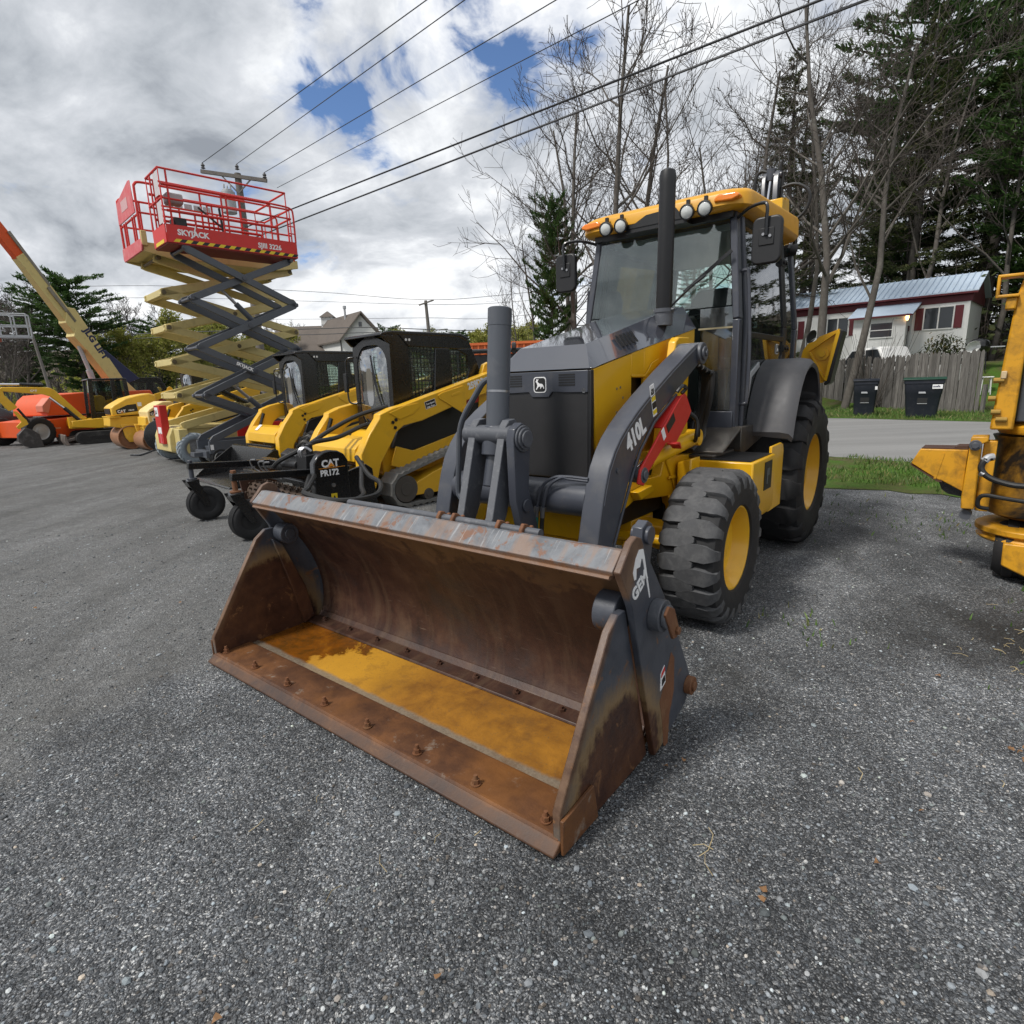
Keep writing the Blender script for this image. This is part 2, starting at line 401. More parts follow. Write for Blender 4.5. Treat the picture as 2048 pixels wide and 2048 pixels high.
def sheet(name, n0, n1, d0, d1, z, m, wob=.25, nn=1, nd=60, seed=0):
    b = MB(); V = []
    for i in range(nn+1):
        for j in range(nd+1):
            d = d0+(d1-d0)*j/nd; n = n0+(n1-n0)*i/nn
            if i in (0, nn): n += wob*(noise.noise((d*.7, i*7.3+seed, 0)) + .5*noise.noise((d*2.7, i*3.1+seed, 4)))
            x, y = rd(n, d); V.append((x, y, z + (ground_h(x, y) if nn > 4 else 0)))
    F = [(i*(nd+1)+j, i*(nd+1)+j+1, (i+1)*(nd+1)+j+1, (i+1)*(nd+1)+j) for i in range(nn) for j in range(nd)]
    b.add(V, F); o = b.build(name, m, smooth=60); tag(o, kind='structure'); return o
sheet('road', 11.1, 20.9, -260, 60, .004, ROAD, .35, nd=400)
sheet('grass_verge', 8.15, 11.15, -14, 40, .008, LAWN, .45, nd=200, seed=3)
sheet('lawn', 20.8, 34, -60, 60, .009, LAWN, .3, nn=26, nd=120, seed=5)
sheet('hillside', 33.6, 140, -60, 70, -.02, FLOORW, .5, nn=40, nd=60, seed=8)
# far wooded ridge closing the view on the left
b = MB(); V = []
for i in range(2):
    for j in range(81):
        a = R(100 + 75*j/80); rr = 230 + i*60
        V.append((rr*math.cos(a), rr*math.sin(a), (0 if i == 0 else 17+7*noise.noise((j*.13,0,0))+2*noise.noise((j*.9,3,0)))))
b.add(V, [(j, j+1, 81+j+1, 81+j) for j in range(80)]); tag(b.build('hills', FLOORW), kind='structure')

# loose stones lying on the lot, thickest near the camera
m, t, p = newmat('loose_stone'); gi = t.n('ShaderNodeNewGeometry').outputs['Random Per Island']
sc_ = t.ramp(gi, [(0,(.045,.046,.048)),(.45,(.11,.112,.115)),(.75,(.20,.204,.208)),(.9,(.30,.303,.305)),(.97,(.45,.45,.44)),(1,(.60,.59,.56))])
tint = t.ramp(t.math('FRACT', t.math('MULTIPLY', gi, 37.0)), [(0,(1.15,.95,.75)),(.25,(1,1,1)),(.8,(.88,1,1.1)),(1,(.95,1.05,.95))])
t.l(t.mix(1.0, sc_, tint, 'MULTIPLY'), p.inputs['Base Color']); p.inputs['Roughness'].default_value = .8
STONE = m
rnd = random.Random(11); b = MB()
ICO = []
ph = (1+5**.5)/2
for a in (-1,1):
    for c in (-ph,ph): ICO += [Vector((0,a,c)), Vector((a,c,0)), Vector((c,0,a))]
bmt = bmesh.new(); [bmt.verts.new(q) for q in ICO]; hull = bmesh.ops.convex_hull(bmt, input=bmt.verts); bmt.verts.index_update()
ICO = [v.co.normalized() for v in bmt.verts]; ICOF = [tuple(v.index for v in f.verts) for f in bmt.faces]; bmt.free()
for k in range(15000):
    dist = .75 + 7.5*rnd.random()**1.5; az = R(rnd.uniform(-50, 50))
    x, y = dist*math.sin(az), dist*math.cos(az)
    s = rnd.choice((.0026,.003,.0035,.004,.005)) * (1+.5*rnd.random()) * (1+dist*.05)
    if rnd.random() < .010: s = rnd.uniform(.008,.015)
    q = Matrix.Rotation(rnd.uniform(0,6.28), 3, Vector((rnd.gauss(0,1),rnd.gauss(0,1),rnd.gauss(0,1))).normalized())
    sx, sy, sz = s*rnd.uniform(.7,1.3), s*rnd.uniform(.7,1.3), s*rnd.uniform(.45,.8)
    b.add([Vector((x,y,sz*.35)) + Matrix.Rotation(az*3+k,3,'Z') @ Vector(((q@w).x*sx*rnd.uniform(.85,1.1), (q@w).y*sy*rnd.uniform(.85,1.1), (q@w).z*sz)) for w in ICO], ICOF)
o = b.build('gravel', STONE, smooth=0); tag(o, 'loose crushed stone scattered over the lot', 'gravel', kind='stuff')

# grass blades on verge and lawn edge
m, t, p = newmat('grass_blades'); gi = t.n('ShaderNodeNewGeometry').outputs['Random Per Island']
t.l(t.ramp(gi, [(0,(.035,.080,.010)),(.5,(.070,.145,.018)),(.78,(.11,.18,.03)),(1,(.27,.22,.10))]), p.inputs['Base Color']); p.inputs['Roughness'].default_value = .6
GRASSM = m
rnd = random.Random(5); b = MB()
def blade(x, y, z, h):
    a = rnd.uniform(0,6.28); w = .004+.004*rnd.random(); lx, ly = rnd.gauss(0,.35)*h, rnd.gauss(0,.35)*h
    ca, sa = math.cos(a)*w, math.sin(a)*w
    b.add([(x-ca,y-sa,z),(x+ca,y+sa,z),(x+lx*.4+ca*.7,y+ly*.4+sa*.7,z+h*.6),(x+lx,y+ly,z+h)], [(0,1,2,3)])
for k in range(26000):
    n = rnd.uniform(7.9, 11.3); d = rnd.uniform(-10, 6)
    x, y = rd(n, d)
    cov = noise.noise((x*.8, y*.8, 1.3)) + .35*noise.noise((x*3, y*3, 2)) + (.45 if n > 9.2 else -.15+.3*(n-8))
    if cov < (.30 if n < 9.3 else .10): continue
    blade(x, y, .006, rnd.uniform(.03,.085))
for k in range(16000):
    n = rnd.uniform(20.9, 26); d = rnd.uniform(-16, 6)
    x, y = rd(n, d); blade(x, y, ground_h(x,y)+.005, rnd.uniform(.05,.16))
o = b.build('grass', GRASSM, smooth=0); tag(o, 'short spring grass on the verges beside the road', 'grass', kind='stuff')
# sparse weeds and straw on the lot
rnd = random.Random(9); b = MB()
for (cx, cy, rr, cnt) in ((3.2,6.6,1.6,240),(3.4,3.2,.5,60),(2.6,2.4,.35,40),(1.75,3.25,.3,40),(4.2,5.4,.8,120)):
    for k in range(cnt):
        blade(cx+rnd.gauss(0,rr*.5), cy+rnd.gauss(0,rr*.5), .004, rnd.uniform(.015,.05))
tag(b.build('weeds', GRASSM, smooth=0), 'thin weeds poking through the gravel', 'weeds', kind='stuff')

m = mat('dry_leaf', (.20,.105,.045), .8, var=.4, scale=30); STRAW = mat('straw', (.42,.33,.17), .8, var=.3, scale=20)
rnd = random.Random(21); b = MB()
for k in range(30):
    d_ = rnd.uniform(1.2, 6.5); a = R(rnd.uniform(-42,42)); x, y = d_*math.sin(a), d_*math.cos(a); s_ = rnd.uniform(.006,.012); q = rnd.uniform(0,6.28)
    b.add([(x+s_*math.cos(q+w)*(1.4 if i_%2==0 else .8), y+s_*math.sin(q+w)*(1.4 if i_%2==0 else .8), .012+rnd.uniform(0,.012)) for i_, w in enumerate((0,1.2,2.2,3.14,4.2,5.2))], [(0,1,2,3,4,5)])
for (cx, cy) in ((2.05,1.95),(2.0,2.0),(2.1,1.9)):
    for k in range(10):
        x, y = cx+rnd.gauss(0,.05), cy+rnd.gauss(0,.05); s_ = rnd.uniform(.006,.012); q = rnd.uniform(0,6.28)
        b.add([(x+s_*math.cos(q+w), y+s_*.7*math.sin(q+w), .012+rnd.uniform(0,.02)) for w in (0,1.1,2.3,3.4,4.6,5.4)], [(0,1,2,3,4,5)])
tag(b.build('dead_leaves', m, smooth=0), 'dead brown leaves lying on the gravel', 'leaves', kind='stuff')
b = MB()
for (cx, cy, rr, n_) in ((2.75,2.55,.35,70),(3.1,2.9,.4,60),(.55,1.55,.10,4),(-.6,1.7,.5,6),(1.9,1.6,.5,10)):
    for k in range(n_):
        x, y = cx+rnd.gauss(0,rr*.5), cy+rnd.gauss(0,rr*.5); q = rnd.uniform(0,6.28); L = rnd.uniform(.02,.09)
        b.tube([(x,y,.012),(x+L*.5*math.cos(q),y+L*.5*math.sin(q),.016),(x+L*math.cos(q+.3),y+L*math.sin(q+.3),.011)], .0013, 3)
tag(b.build('straw', STRAW, smooth=0), 'bits of dry straw on the gravel', 'straw', kind='stuff')
# ------------------------------------------------------------------ wheels
def tyre_mb(c, r, w, rim, lug=.03, n=22, kind='lug', tread_i=1):
    """c: centre, axle along x; kind lug / block / rib"""
    b = MB(); cx, cy, cz = c; rb = r - lug; h = w/2
    prof = [(rim,-h*.80),(rim+.012,-h*.92),(rim+.35*(rb-rim),-h),(rim+.7*(rb-rim),-h*.99),(rb-.012,-h*.9),(rb,-h*.76),(rb+.004,0),
            (rb,h*.76),(rb-.012,h*.9),(rim+.7*(rb-rim),h*.99),(rim+.35*(rb-rim),h),(rim+.012,h*.92),(rim,h*.80)]
    b.lathe(prof, c, (1,0,0), 48, closed=True)
    b.cur = tread_i
    P = lambda x, rr, a: (cx+x, cy+rr*math.sin(a), cz-rr*math.cos(a))
    if kind == 'lug':
        for sgn in (-1,1):
            for i in range(n):
                a0 = 2*math.pi*(i+(.25 if sgn > 0 else -.25))/n; ha = 2*math.pi/n*.37; rings = []
                for k in range(9):
                    u = k/8; x = sgn*(-.15*w + u*.65*w); a = a0 - .03*u + .05*u*u
                    hw = ha*(.25 if k == 0 else .58 if k == 1 else .86 if k == 2 else 1.0 if u < .8 else .92-.35*(u-.8)/.2)
                    top = r if u < .78 else r - ((u-.78)/.22)**1.5*.055*r/.48
                    base = rb-.02 if u < .8 else rb-.02-(u-.8)/.2*.06*r/.48
                    rings.append([P(x,base,a-hw),P(x,top-.003,a-hw*.97),P(x,top,a-hw*.92),P(x,top,a+hw*.92),P(x,top-.003,a+hw*.97),P(x,base,a+hw)])
                b.loft(rings)
    elif kind == 'chev':
        for sgn in (-1,1):
            for i in range(n):
                a0 = 2*math.pi*(i+(.25 if sgn > 0 else -.25))/n; ha = 2*math.pi/n*.22; rings = []
                for k in range(7):
                    u = k/6; x = sgn*(-.03*w + u*.53*w); a = a0 - .30*u
                    top = r if u < .82 else r - (u-.82)/.18*.05
                    base = rb-.02 if u < .82 else rb-.02-(u-.82)/.18*.06
                    rings.append([P(x,base,a-ha),P(x,top,a-ha*.8),P(x,top,a+ha*.8),P(x,base,a+ha)])
                b.loft(rings)
    elif kind == 'rib':
        for k in range(5):
            x = (-.34+.17*k)*w
            b.lathe([(rb-.01,x-.055*w),(r,x-.05*w),(r,x+.05*w),(rb-.01,x+.055*w)], c, (1,0,0), 40)
    return b
def rim_mb(c, rim, w, out=1, depth=.35, hub=.12, bolts=8, flange=.012):
    b = MB(); s = out; h = w/2
    prof = [(rim-.02,-s*h*.8),(rim-.02,s*h*.55),(rim+.002,s*h*.72),(rim+flange,s*h*.80),(rim+flange,s*h*.84),(rim-.006,s*h*.84),(rim-.022,s*h*.70),
            (rim-.05,s*h*(.80-depth*1.6)),(rim*.62,s*h*(.80-depth*2)),(rim*.58,s*h*(.86-depth*2)),(hub,s*h*(.86-depth*2)),(hub*.92,s*h*(1.02-depth*2)),(.0,s*h*(1.05-depth*2))]
    b.lathe(prof, c, (1,0,0), 40)
    for i in range(bolts):
        a = 2*math.pi*i/bolts; q = Vector(c)+Vector((s*h*(.86-depth*2), math.sin(a)*rim*.42, math.cos(a)*rim*.42))
        b.cyl(q, q+Vector((s*.018,0,0)), .013, n=6)
    return b
def wheel(parent, c, r, w, rim, out=1, tm=RUB, rm=YEL, tread=None, **k):
    wo_ = sub('wheel', parent); rk = {q: k.pop(q) for q in ('depth','hub','bolts') if q in k}
    tyre_mb(c, r, w, rim, **k).build('tyre', [tm, tread or tm], wo_, smooth=40)
    rim_mb(c, rim, w, out, **rk).build('rim', rm, wo_, smooth=40)
    return wo_
# ------------------------------------------------------------------ the yellow and charcoal backhoe loader
bh = thing('backhoe_loader', 'big yellow and charcoal backhoe loader with a wide rusty front bucket resting on the gravel', 'backhoe loader', (.5605,4.0138,0), -.67237)

W = 1.17
def bucket_mat(name, kind):
    m, t, p = newmat(name); co = obj_co(t)
    sp = t.n('ShaderNodeSeparateXYZ'); t.l(co, sp.inputs[0]); X, Y, Z = sp.outputs
    n0 = t.noise(co, 7, 8, .68, .3); n1 = t.noise(co, 2.3, 6, .65, .5); nf = t.noise(co, 90, 3, .7)
    bumph = nf; rough = .6
    if kind == 'back':
        st = t.noise(t.mapping(co, (5,.9,.9), (0,0,0)), 1.6, 6, .65, .8)
        c = t.ramp(n0, [(.3,(.024,.012,.009)),(.5,(.050,.021,.013)),(.62,(.070,.032,.018)),(.75,(.11,.058,.032))])
        c = t.mix(t.ramp(st, [(.50,0.0),(.64,.6)]), c, (.095,.055,.032))
        c = t.mix(t.ramp(n1, [(.54,0.0),(.66,.5)]), c, (.030,.026,.026))
        c = t.mix(t.ramp(t.math('MULTIPLY_ADD', n0, .5, t.math('MULTIPLY', Z, 1.0)), [(.95,0.0),(1.1,.6)]), c, (.16,.085,.035))
        sc = t.noise(t.mapping(co, (1,9,9), (.5,.3,.0)), 7, 4, .6)
        c = t.mix(t.ramp(sc, [(.66,0.0),(.75,.45)]), c, (.20,.15,.11))
        rough = .5
    elif kind == 'floor':
        c = t.ramp(n0, [(.32,(.17,.066,.007)),(.5,(.27,.115,.010)),(.7,(.38,.165,.014))])
        wet = t.math('ADD', t.math('MULTIPLY', n1, .55), t.math('MULTIPLY', X, -.32))
        pud = t.ramp(wet, [(.42,0.0),(.445,1.0)])
        edge = t.ramp(t.math('ABSOLUTE', t.math('ADD', X, .42)), [(.10,1.0),(.5,0.0)])
        c = t.mix(t.math('MULTIPLY', edge, .75), c, (.58,.29,.018))
        c = t.mix(pud, c, t.ramp(n0, [(.35,(.085,.036,.006)),(.55,(.19,.062,.006)),(.75,(.33,.125,.008))]))
        grit = t.ramp(t.math('ADD', t.math('MULTIPLY', Y, 1.0), t.math('MULTIPLY', n0, .10)), [(-1.0,0.0),(1.0,0.0)])
        c = t.mix(t.ramp(nf, [(.60,0.0),(.70,.5)]), c, (.10,.07,.04))
        gy = t.math('ABSOLUTE', t.math('ADD', t.math('ADD', Y, 1.955), t.math('MULTIPLY', t.math('SUBTRACT', n0, .5), .05)))
        c = t.mix(t.ramp(gy, [(.016,.85),(.034,0.0)]), c, t.mix(nf, (.05,.042,.034), (.30,.26,.20)))
        rv_ = t.mix(pud, (.62,)*3, (.17,)*3); t.l(rv_, p.inputs['Roughness']); rough = None
        c = t.mix(t.ramp(t.noise(co, 3.1, 6, .7), [(.55,0.0),(.70,.6)]), c, (.10,.045,.014))
    elif kind == 'edge':
        c = t.ramp(n0, [(.3,(.050,.021,.012)),(.5,(.098,.040,.016)),(.7,(.165,.066,.022))])
        c = t.mix(t.ramp(t.math('ADD', t.math('MULTIPLY', n1, .30), t.math('MULTIPLY', Y, 1.6)), [(-3.12,0.0),(-2.98,.0)]), c, (.3,.15,.03))
        c = t.mix(t.ramp(t.noise(co, 14, 6, .7), [(.60,0.0),(.72,.7)]), c, (.26,.23,.19))
        c = t.mix(t.ramp(t.noise(co, 1.4, 5, .6), [(.48,0.0),(.66,.7)]), c, (.25,.098,.020))
        fe = t.math('MULTIPLY_ADD', t.math('ADD', Y, t.math('MULTIPLY', t.math('SUBTRACT', n0, .5), .02)), 10.0, 22.2)
        c = t.mix(t.ramp(fe, [(.35,.80),(.50,0.0)]), c, t.ramp(n0, [(.35,(.030,.015,.010)),(.6,(.075,.036,.018)),(.72,(.17,.10,.05))]))
    elif kind == 'lip':
        c = t.ramp(n0, [(.35,(.085,.09,.10)),(.5,(.14,.15,.165)),(.7,(.20,.205,.21))])
        vs = t.noise(t.mapping(co, (3.4,.8,.8)), 3, 5, .6)
        c = t.mix(t.ramp(vs, [(.48,0.0),(.60,.8)]), c, (.21,.135,.095))
        c = t.mix(t.ramp(t.noise(co, 11, 7, .7, .5), [(.55,0.0),(.60,.85)]), c, (.17,.068,.028))
        c = t.mix(t.ramp(t.noise(t.mapping(co, (40,2,2)), 1.5, 4, .7), [(.58,0.0),(.68,.5)]), c, (.42,.42,.42))
        low = t.ramp(t.math('ADD', Z, t.math('MULTIPLY', t.math('SUBTRACT', n0, .5), .02)), [(.858,.8),(.872,0.0)])
        c = t.mix(low, c, (.20,.105,.055))
        rough = .45
    else:   # side plates: charcoal paint worn away to rust low down at the front
        a = t.math('ADD', t.math('MULTIPLY', t.math('ADD', Y, 1.80), t.math('ADD', Y, 1.80)), t.math('MULTIPLY', t.math('MULTIPLY', Z, Z), .72))
        inn = t.math('LESS_THAN', t.math('ABSOLUTE', X), W-.027)
        a = t.math('MULTIPLY_ADD', inn, -.10, a)
        a = t.math('ADD', a, t.math('MULTIPLY', t.math('SUBTRACT', n0, .5), .10)); a = t.math('ADD', a, t.math('MULTIPLY', t.math('SUBTRACT', t.noise(t.mapping(co,(1,3,.8)), 16, 5, .7), .5), .06))
        c = t.ramp(n0, [(.35,(.038,.043,.056)),(.65,(.068,.074,.090))])
        c = t.mix(t.ramp(a, [(.095,1.0),(.17,0.0)]), c, (.24,.155,.07))
        c = t.mix(t.ramp(a, [(.078,1.0),(.105,0.0)]), c, t.ramp(n0, [(.35,(.036,.014,.009)),(.5,(.066,.026,.013)),(.7,(.11,.045,.018))]))
        # bare rusty front edge of the plate
        fd_ = t.math('SUBTRACT', t.math('MULTIPLY', t.math('ADD', Y, 2.176), .847), t.math('MULTIPLY', t.math('SUBTRACT', Z, .155), .532))
        fd_ = t.math('ADD', fd_, t.math('MULTIPLY', t.math('SUBTRACT', n0, .5), .05))
        c = t.mix(t.ramp(fd_, [(.012,.85),(.035,0.0)]), c, t.ramp(n0, [(.4,(.075,.034,.018)),(.6,(.17,.095,.05))]))
        c = t.mix(t.ramp(t.noise(co, 9, 8, .72, .6), [(.60,0.0),(.65,.9)]), c, (.18,.085,.035))
        scr = t.noise(t.mapping(co, (1,1.2,22), (R(35),0,0)), 5, 4, .7)
        c = t.mix(t.ramp(scr, [(.66,0.0),(.74,.5)]), c, (.20,.20,.21))
        rough = .48
    t.l(c, p.inputs['Base Color'])
    if rough: t.l(t.math('MULTIPLY_ADD', n0, .3, rough-.15), p.inputs['Roughness'])
    t.l(t.bump(t.math('ADD', t.math('MULTIPLY', nf, .35), n0), .35, .006), p.inputs['Normal'])
    return m
BK_BACK, BK_FLOOR, BK_EDGE, BK_LIP, BK_SIDE = [bucket_mat('bucket_'+k, k) for k in ('back','floor','edge','lip','side')]

# --- bucket
W = 1.17
prof = [(-1.80,.872),(-1.74,.80),(-1.66,.70),(-1.58,.59),(-1.52,.48),(-1.478,.36),(-1.462,.25),(-1.468,.15),(-1.49,.085),(-1.505,.062)]
P3 = catmull([(0,y,z) for y,z in prof], 3); prof = [(p.y,p.z) for p in P3]
outer = [(y+.022, z-.004) for y,z in prof[::-1]]; outer[0] = (-1.47,.03); outer[-1] = (-1.775,.89)
b = MB(); b.prism(prof+outer, 'x', -W+.03, W-.03)
bucket = b.build('bucket', BK_BACK, bh, smooth=60)
b = MB(); b.prism([(-2.02,.020),(-2.02,.048),(-1.60,.052),(-1.48,.052),(-1.47,.015)], 'x', -W+.032, W-.032)
b.build('bucket_floor', BK_FLOOR, bucket)
b = MB(); b.prism([(-1.605,.0535),(-1.600,.066),(-1.515,.070),(-1.492,.10),(-1.488,.0535)], 'x', -W+.034, W-.034)
b.build('wear_strip', BK_BACK, bucket, bevel=.003)
b = MB(); b.prism([(-2.215,.016),(-2.215,.026),(-2.19,.040),(-2.175,.0535),(-1.985,.058),(-1.965,.0495),(-1.965,.012)], 'x', -W, W-.0)
b.build('cutting_edge', BK_EDGE, bucket, bevel=.004)
b = MB(); b.prism([(-2.176,.0545),(-2.170,.064),(-2.160,.064),(-2.155,.0560)], 'x', -W+.01, W-.01); b.build('weld_bead', BK_EDGE, bucket)
b = MB(); b.prism([(-1.836,.850),(-1.844,.868),(-1.778,.927),(-1.752,.925),(-1.742,.885),(-1.775,.866),(-1.80,.852)], 'x', -W, W)
b.build('lip', BK_LIP, bucket, bevel=.003, smooth=20)
b = MB(); b.prism([(-1.842,.836),(-1.850,.843),(-1.846,.8515),(-1.79,.8515),(-1.79,.836)], 'x', -W+.01, W-.01); b.build('lip_edge', BK_LIP, bucket)
for i in range(8):
    x = -1.121 + i*.3146
    b = MB(); b.cyl((x,-2.128,.055),(x,-2.128,.060), .020, n=16); b.cyl((x,-2.128,.060),(x,-2.128,.077), .0145, n=6); b.cyl((x,-2.128,.077),(x,-2.128,.094), .009, .0075, n=10)
    b.build('edge_bolt', RUSTB, bucket)
for i in range(9):
    x = -1.02 + i*.255
    b = MB(); b.cyl((x,-1.553,.066),(x,-1.553,.080), .017, n=6); b.cyl((x,-1.553,.080),(x,-1.553,.092), .010, n=8); b.build('floor_bolt', RUSTD, bucket)
FR = [(-2.172,.014),(-2.176,.155),(-1.99,.455),(-1.862,.655),(-1.80,.70),(-1.745,.70),(-1.545,.015),(-1.60,-.004 +.008),(-1.97,.006)]
OU = [(-1.845,.868),(-1.80,.915),(-1.765,.955),(-1.725,.968),(-1.69,.955),(-1.655,.905),(-1.42,.60),(-1.21,.262),(-1.175,.20),(-1.18,.14),(-1.23,.095),(-1.495,.012),(-1.535,.008),(-1.752,.715)]
for s in (-1,1):
    x0, x1 = (W-.03, W) if s > 0 else (-W, -W+.03)
    b = MB(); b.prism(FR, 'x', x0, x1); sp = b.build('side_plate', BK_SIDE, bucket, bevel=.004)
    b = MB(); b.prism(OU, 'x', *((W+.003, W+.03) if s > 0 else (-W-.03, -W-.003))); op = b.build('clam_plate', BK_SIDE, bucket, bevel=.004)
    b = MB(); b.prism([(-2.178,.008),(-2.178,.135),(-1.985,.150),(-1.955,.006)], 'x', *((W+.001, W+.014) if s > 0 else (-W-.014, -W-.001))); b.build('wear_plate', BK_EDGE, sp, bevel=.003)
    b = MB(); q_ = .078 if s > 0 else .060; b.cyl((s*(W-.12),-1.70,.665),(s*(W-.031),-1.70,.665), q_, n=28); b.cyl((s*(W-.128),-1.70,.665),(s*(W-.12),-1.70,.665), q_*.55, n=20)
    b.prism([(-1.78,.64),(-1.72,.60),(-1.60,.30),(-1.56,.09),(-1.63,.06),(-1.70,.35)], 'x', *((W-.06, W-.031) if s > 0 else (-W+.031, -W+.06))); b.build('hinge_boss', BK_SIDE, sp, bevel=.004)
    e = s*(W+.03)
    b = MB(); b.cyl((e,-1.574,.634),(e+s*.045,-1.574,.634), .062, n=24); b.cyl((e+s*.045,-1.574,.634),(e+s*.062,-1.574,.634), .045, n=24); b.build('hinge_pin', CHARW, op, bevel=.003)
    b = MB(); b.prism([(-1.625,.66),(-1.595,.685),(-1.545,.66),(-1.495,.565),(-1.515,.535),(-1.55,.54)], 'x', *sorted((e+s*.058, e+s*.07))); b.cyl((e+s*.07,-1.52,.565),(e+s*.082,-1.52,.565), .017, n=6)
    b.build('pin_keeper', RUSTB, op, bevel=.003)
    b = MB(); b.cyl((e,-1.216,.182),(e+s*.03,-1.216,.182), .040, n=20); b.cyl((e+s*.03,-1.216,.182),(e+s*.04,-1.216,.182), .022, n=12); b.build('clam_pin', RUSTB, op, bevel=.002)
    if s > 0:
     b = MB(); b.prism([(-1.60,.965),(-1.555,.985),(-1.515,.965),(-1.50,.925),(-1.53,.80),(-1.62,.80)], 'x', *sorted((s*(W-.05), s*(W-.01)))); b.cyl((s*(W-.065),-1.555,.93),(s*(W+.005),-1.555,.93), .035, n=20); b.build('clam_ear', CHAR, bucket, bevel=.003)
    if s > 0:
        text(op, 'GEM', .066, (e+.002,-1.742,.735), (0,.83,.50), (0,-.22,.95), WDEC, bold=.03, sx=.92)
        flat(op, [(0,0),(.005,.03),(.045,.062),(.08,.072),(.105,.052),(.10,.02),(.062,-.15),(.055,-.15),(.084,.02),(.078,.032),(.055,.012),(.032,.026),(.012,-.006)], (e,-1.742,.815), (0,.86,.5), (0,-.45,.89), WDEC, 'logo')
        flat(op, [(0,0),(.05,.02),(.035,.10),(.0,.075)], (e,-1.50,.28), (0,1,0), (0,0,1), WDEC, 'sticker'); flat(op, [(.004,.058),(.036,.077),(.033,.094),(.004,.074)], (e+.0021,-1.50,.28), (0,1,0), (0,0,1), RED, 'sticker')
        flat(op, [(.014,.018),(.042,.030),(.036,.056),(.012,.045)], (e+.0021,-1.50,.28), (0,1,0), (0,0,1), BDEC, 'sticker')
        flat(op, [(0,0),(.10,.18),(.135,.14),(.14,-.01),(.10,-.10),(.09,-.25),(.05,-.22),(.03,-.1)], (e-.0012,-1.50,.23), (0,1,0), (0,0,1), RUSTB, 'worn_patch')
# behind the lip: cross pipe with brackets
b = MB(); b.cyl((-.55,-1.62,.888),(.72,-1.62,.888), .020, n=14); b.build('cross_pipe', CHARW, bucket)
for x in (.155,.245,.51,.64):
    b = MB(); b.prism([(-1.66,.83),(-1.655,.90),(-1.635,.925),(-1.61,.918),(-1.59,.90),(-1.57,.905),(-1.56,.83)], 'x', x-.009, x+.009); b.build('pipe_bracket', RUSTB, bucket, bevel=.004)
b = MB(); b.prism([(-1.745,.885),(-1.70,.90),(-1.30,.78),(-1.18,.42),(-1.22,.12),(-1.45,.03),(-1.44,.36),(-1.52,.6)], 'x', -.70, -.665); b.prism([(-1.72,.80),(-1.30,.70),(-1.18,.42),(-1.22,.12),(-1.45,.03),(-1.44,.36),(-1.52,.6)], 'x', .665, .70)
b.prism([(-1.50,.60),(-1.30,.62),(-1.30,.66),(-1.53,.66)], 'x', -.66, .66)
b.build('rear_brace', CHAR, bucket, bevel=.004)

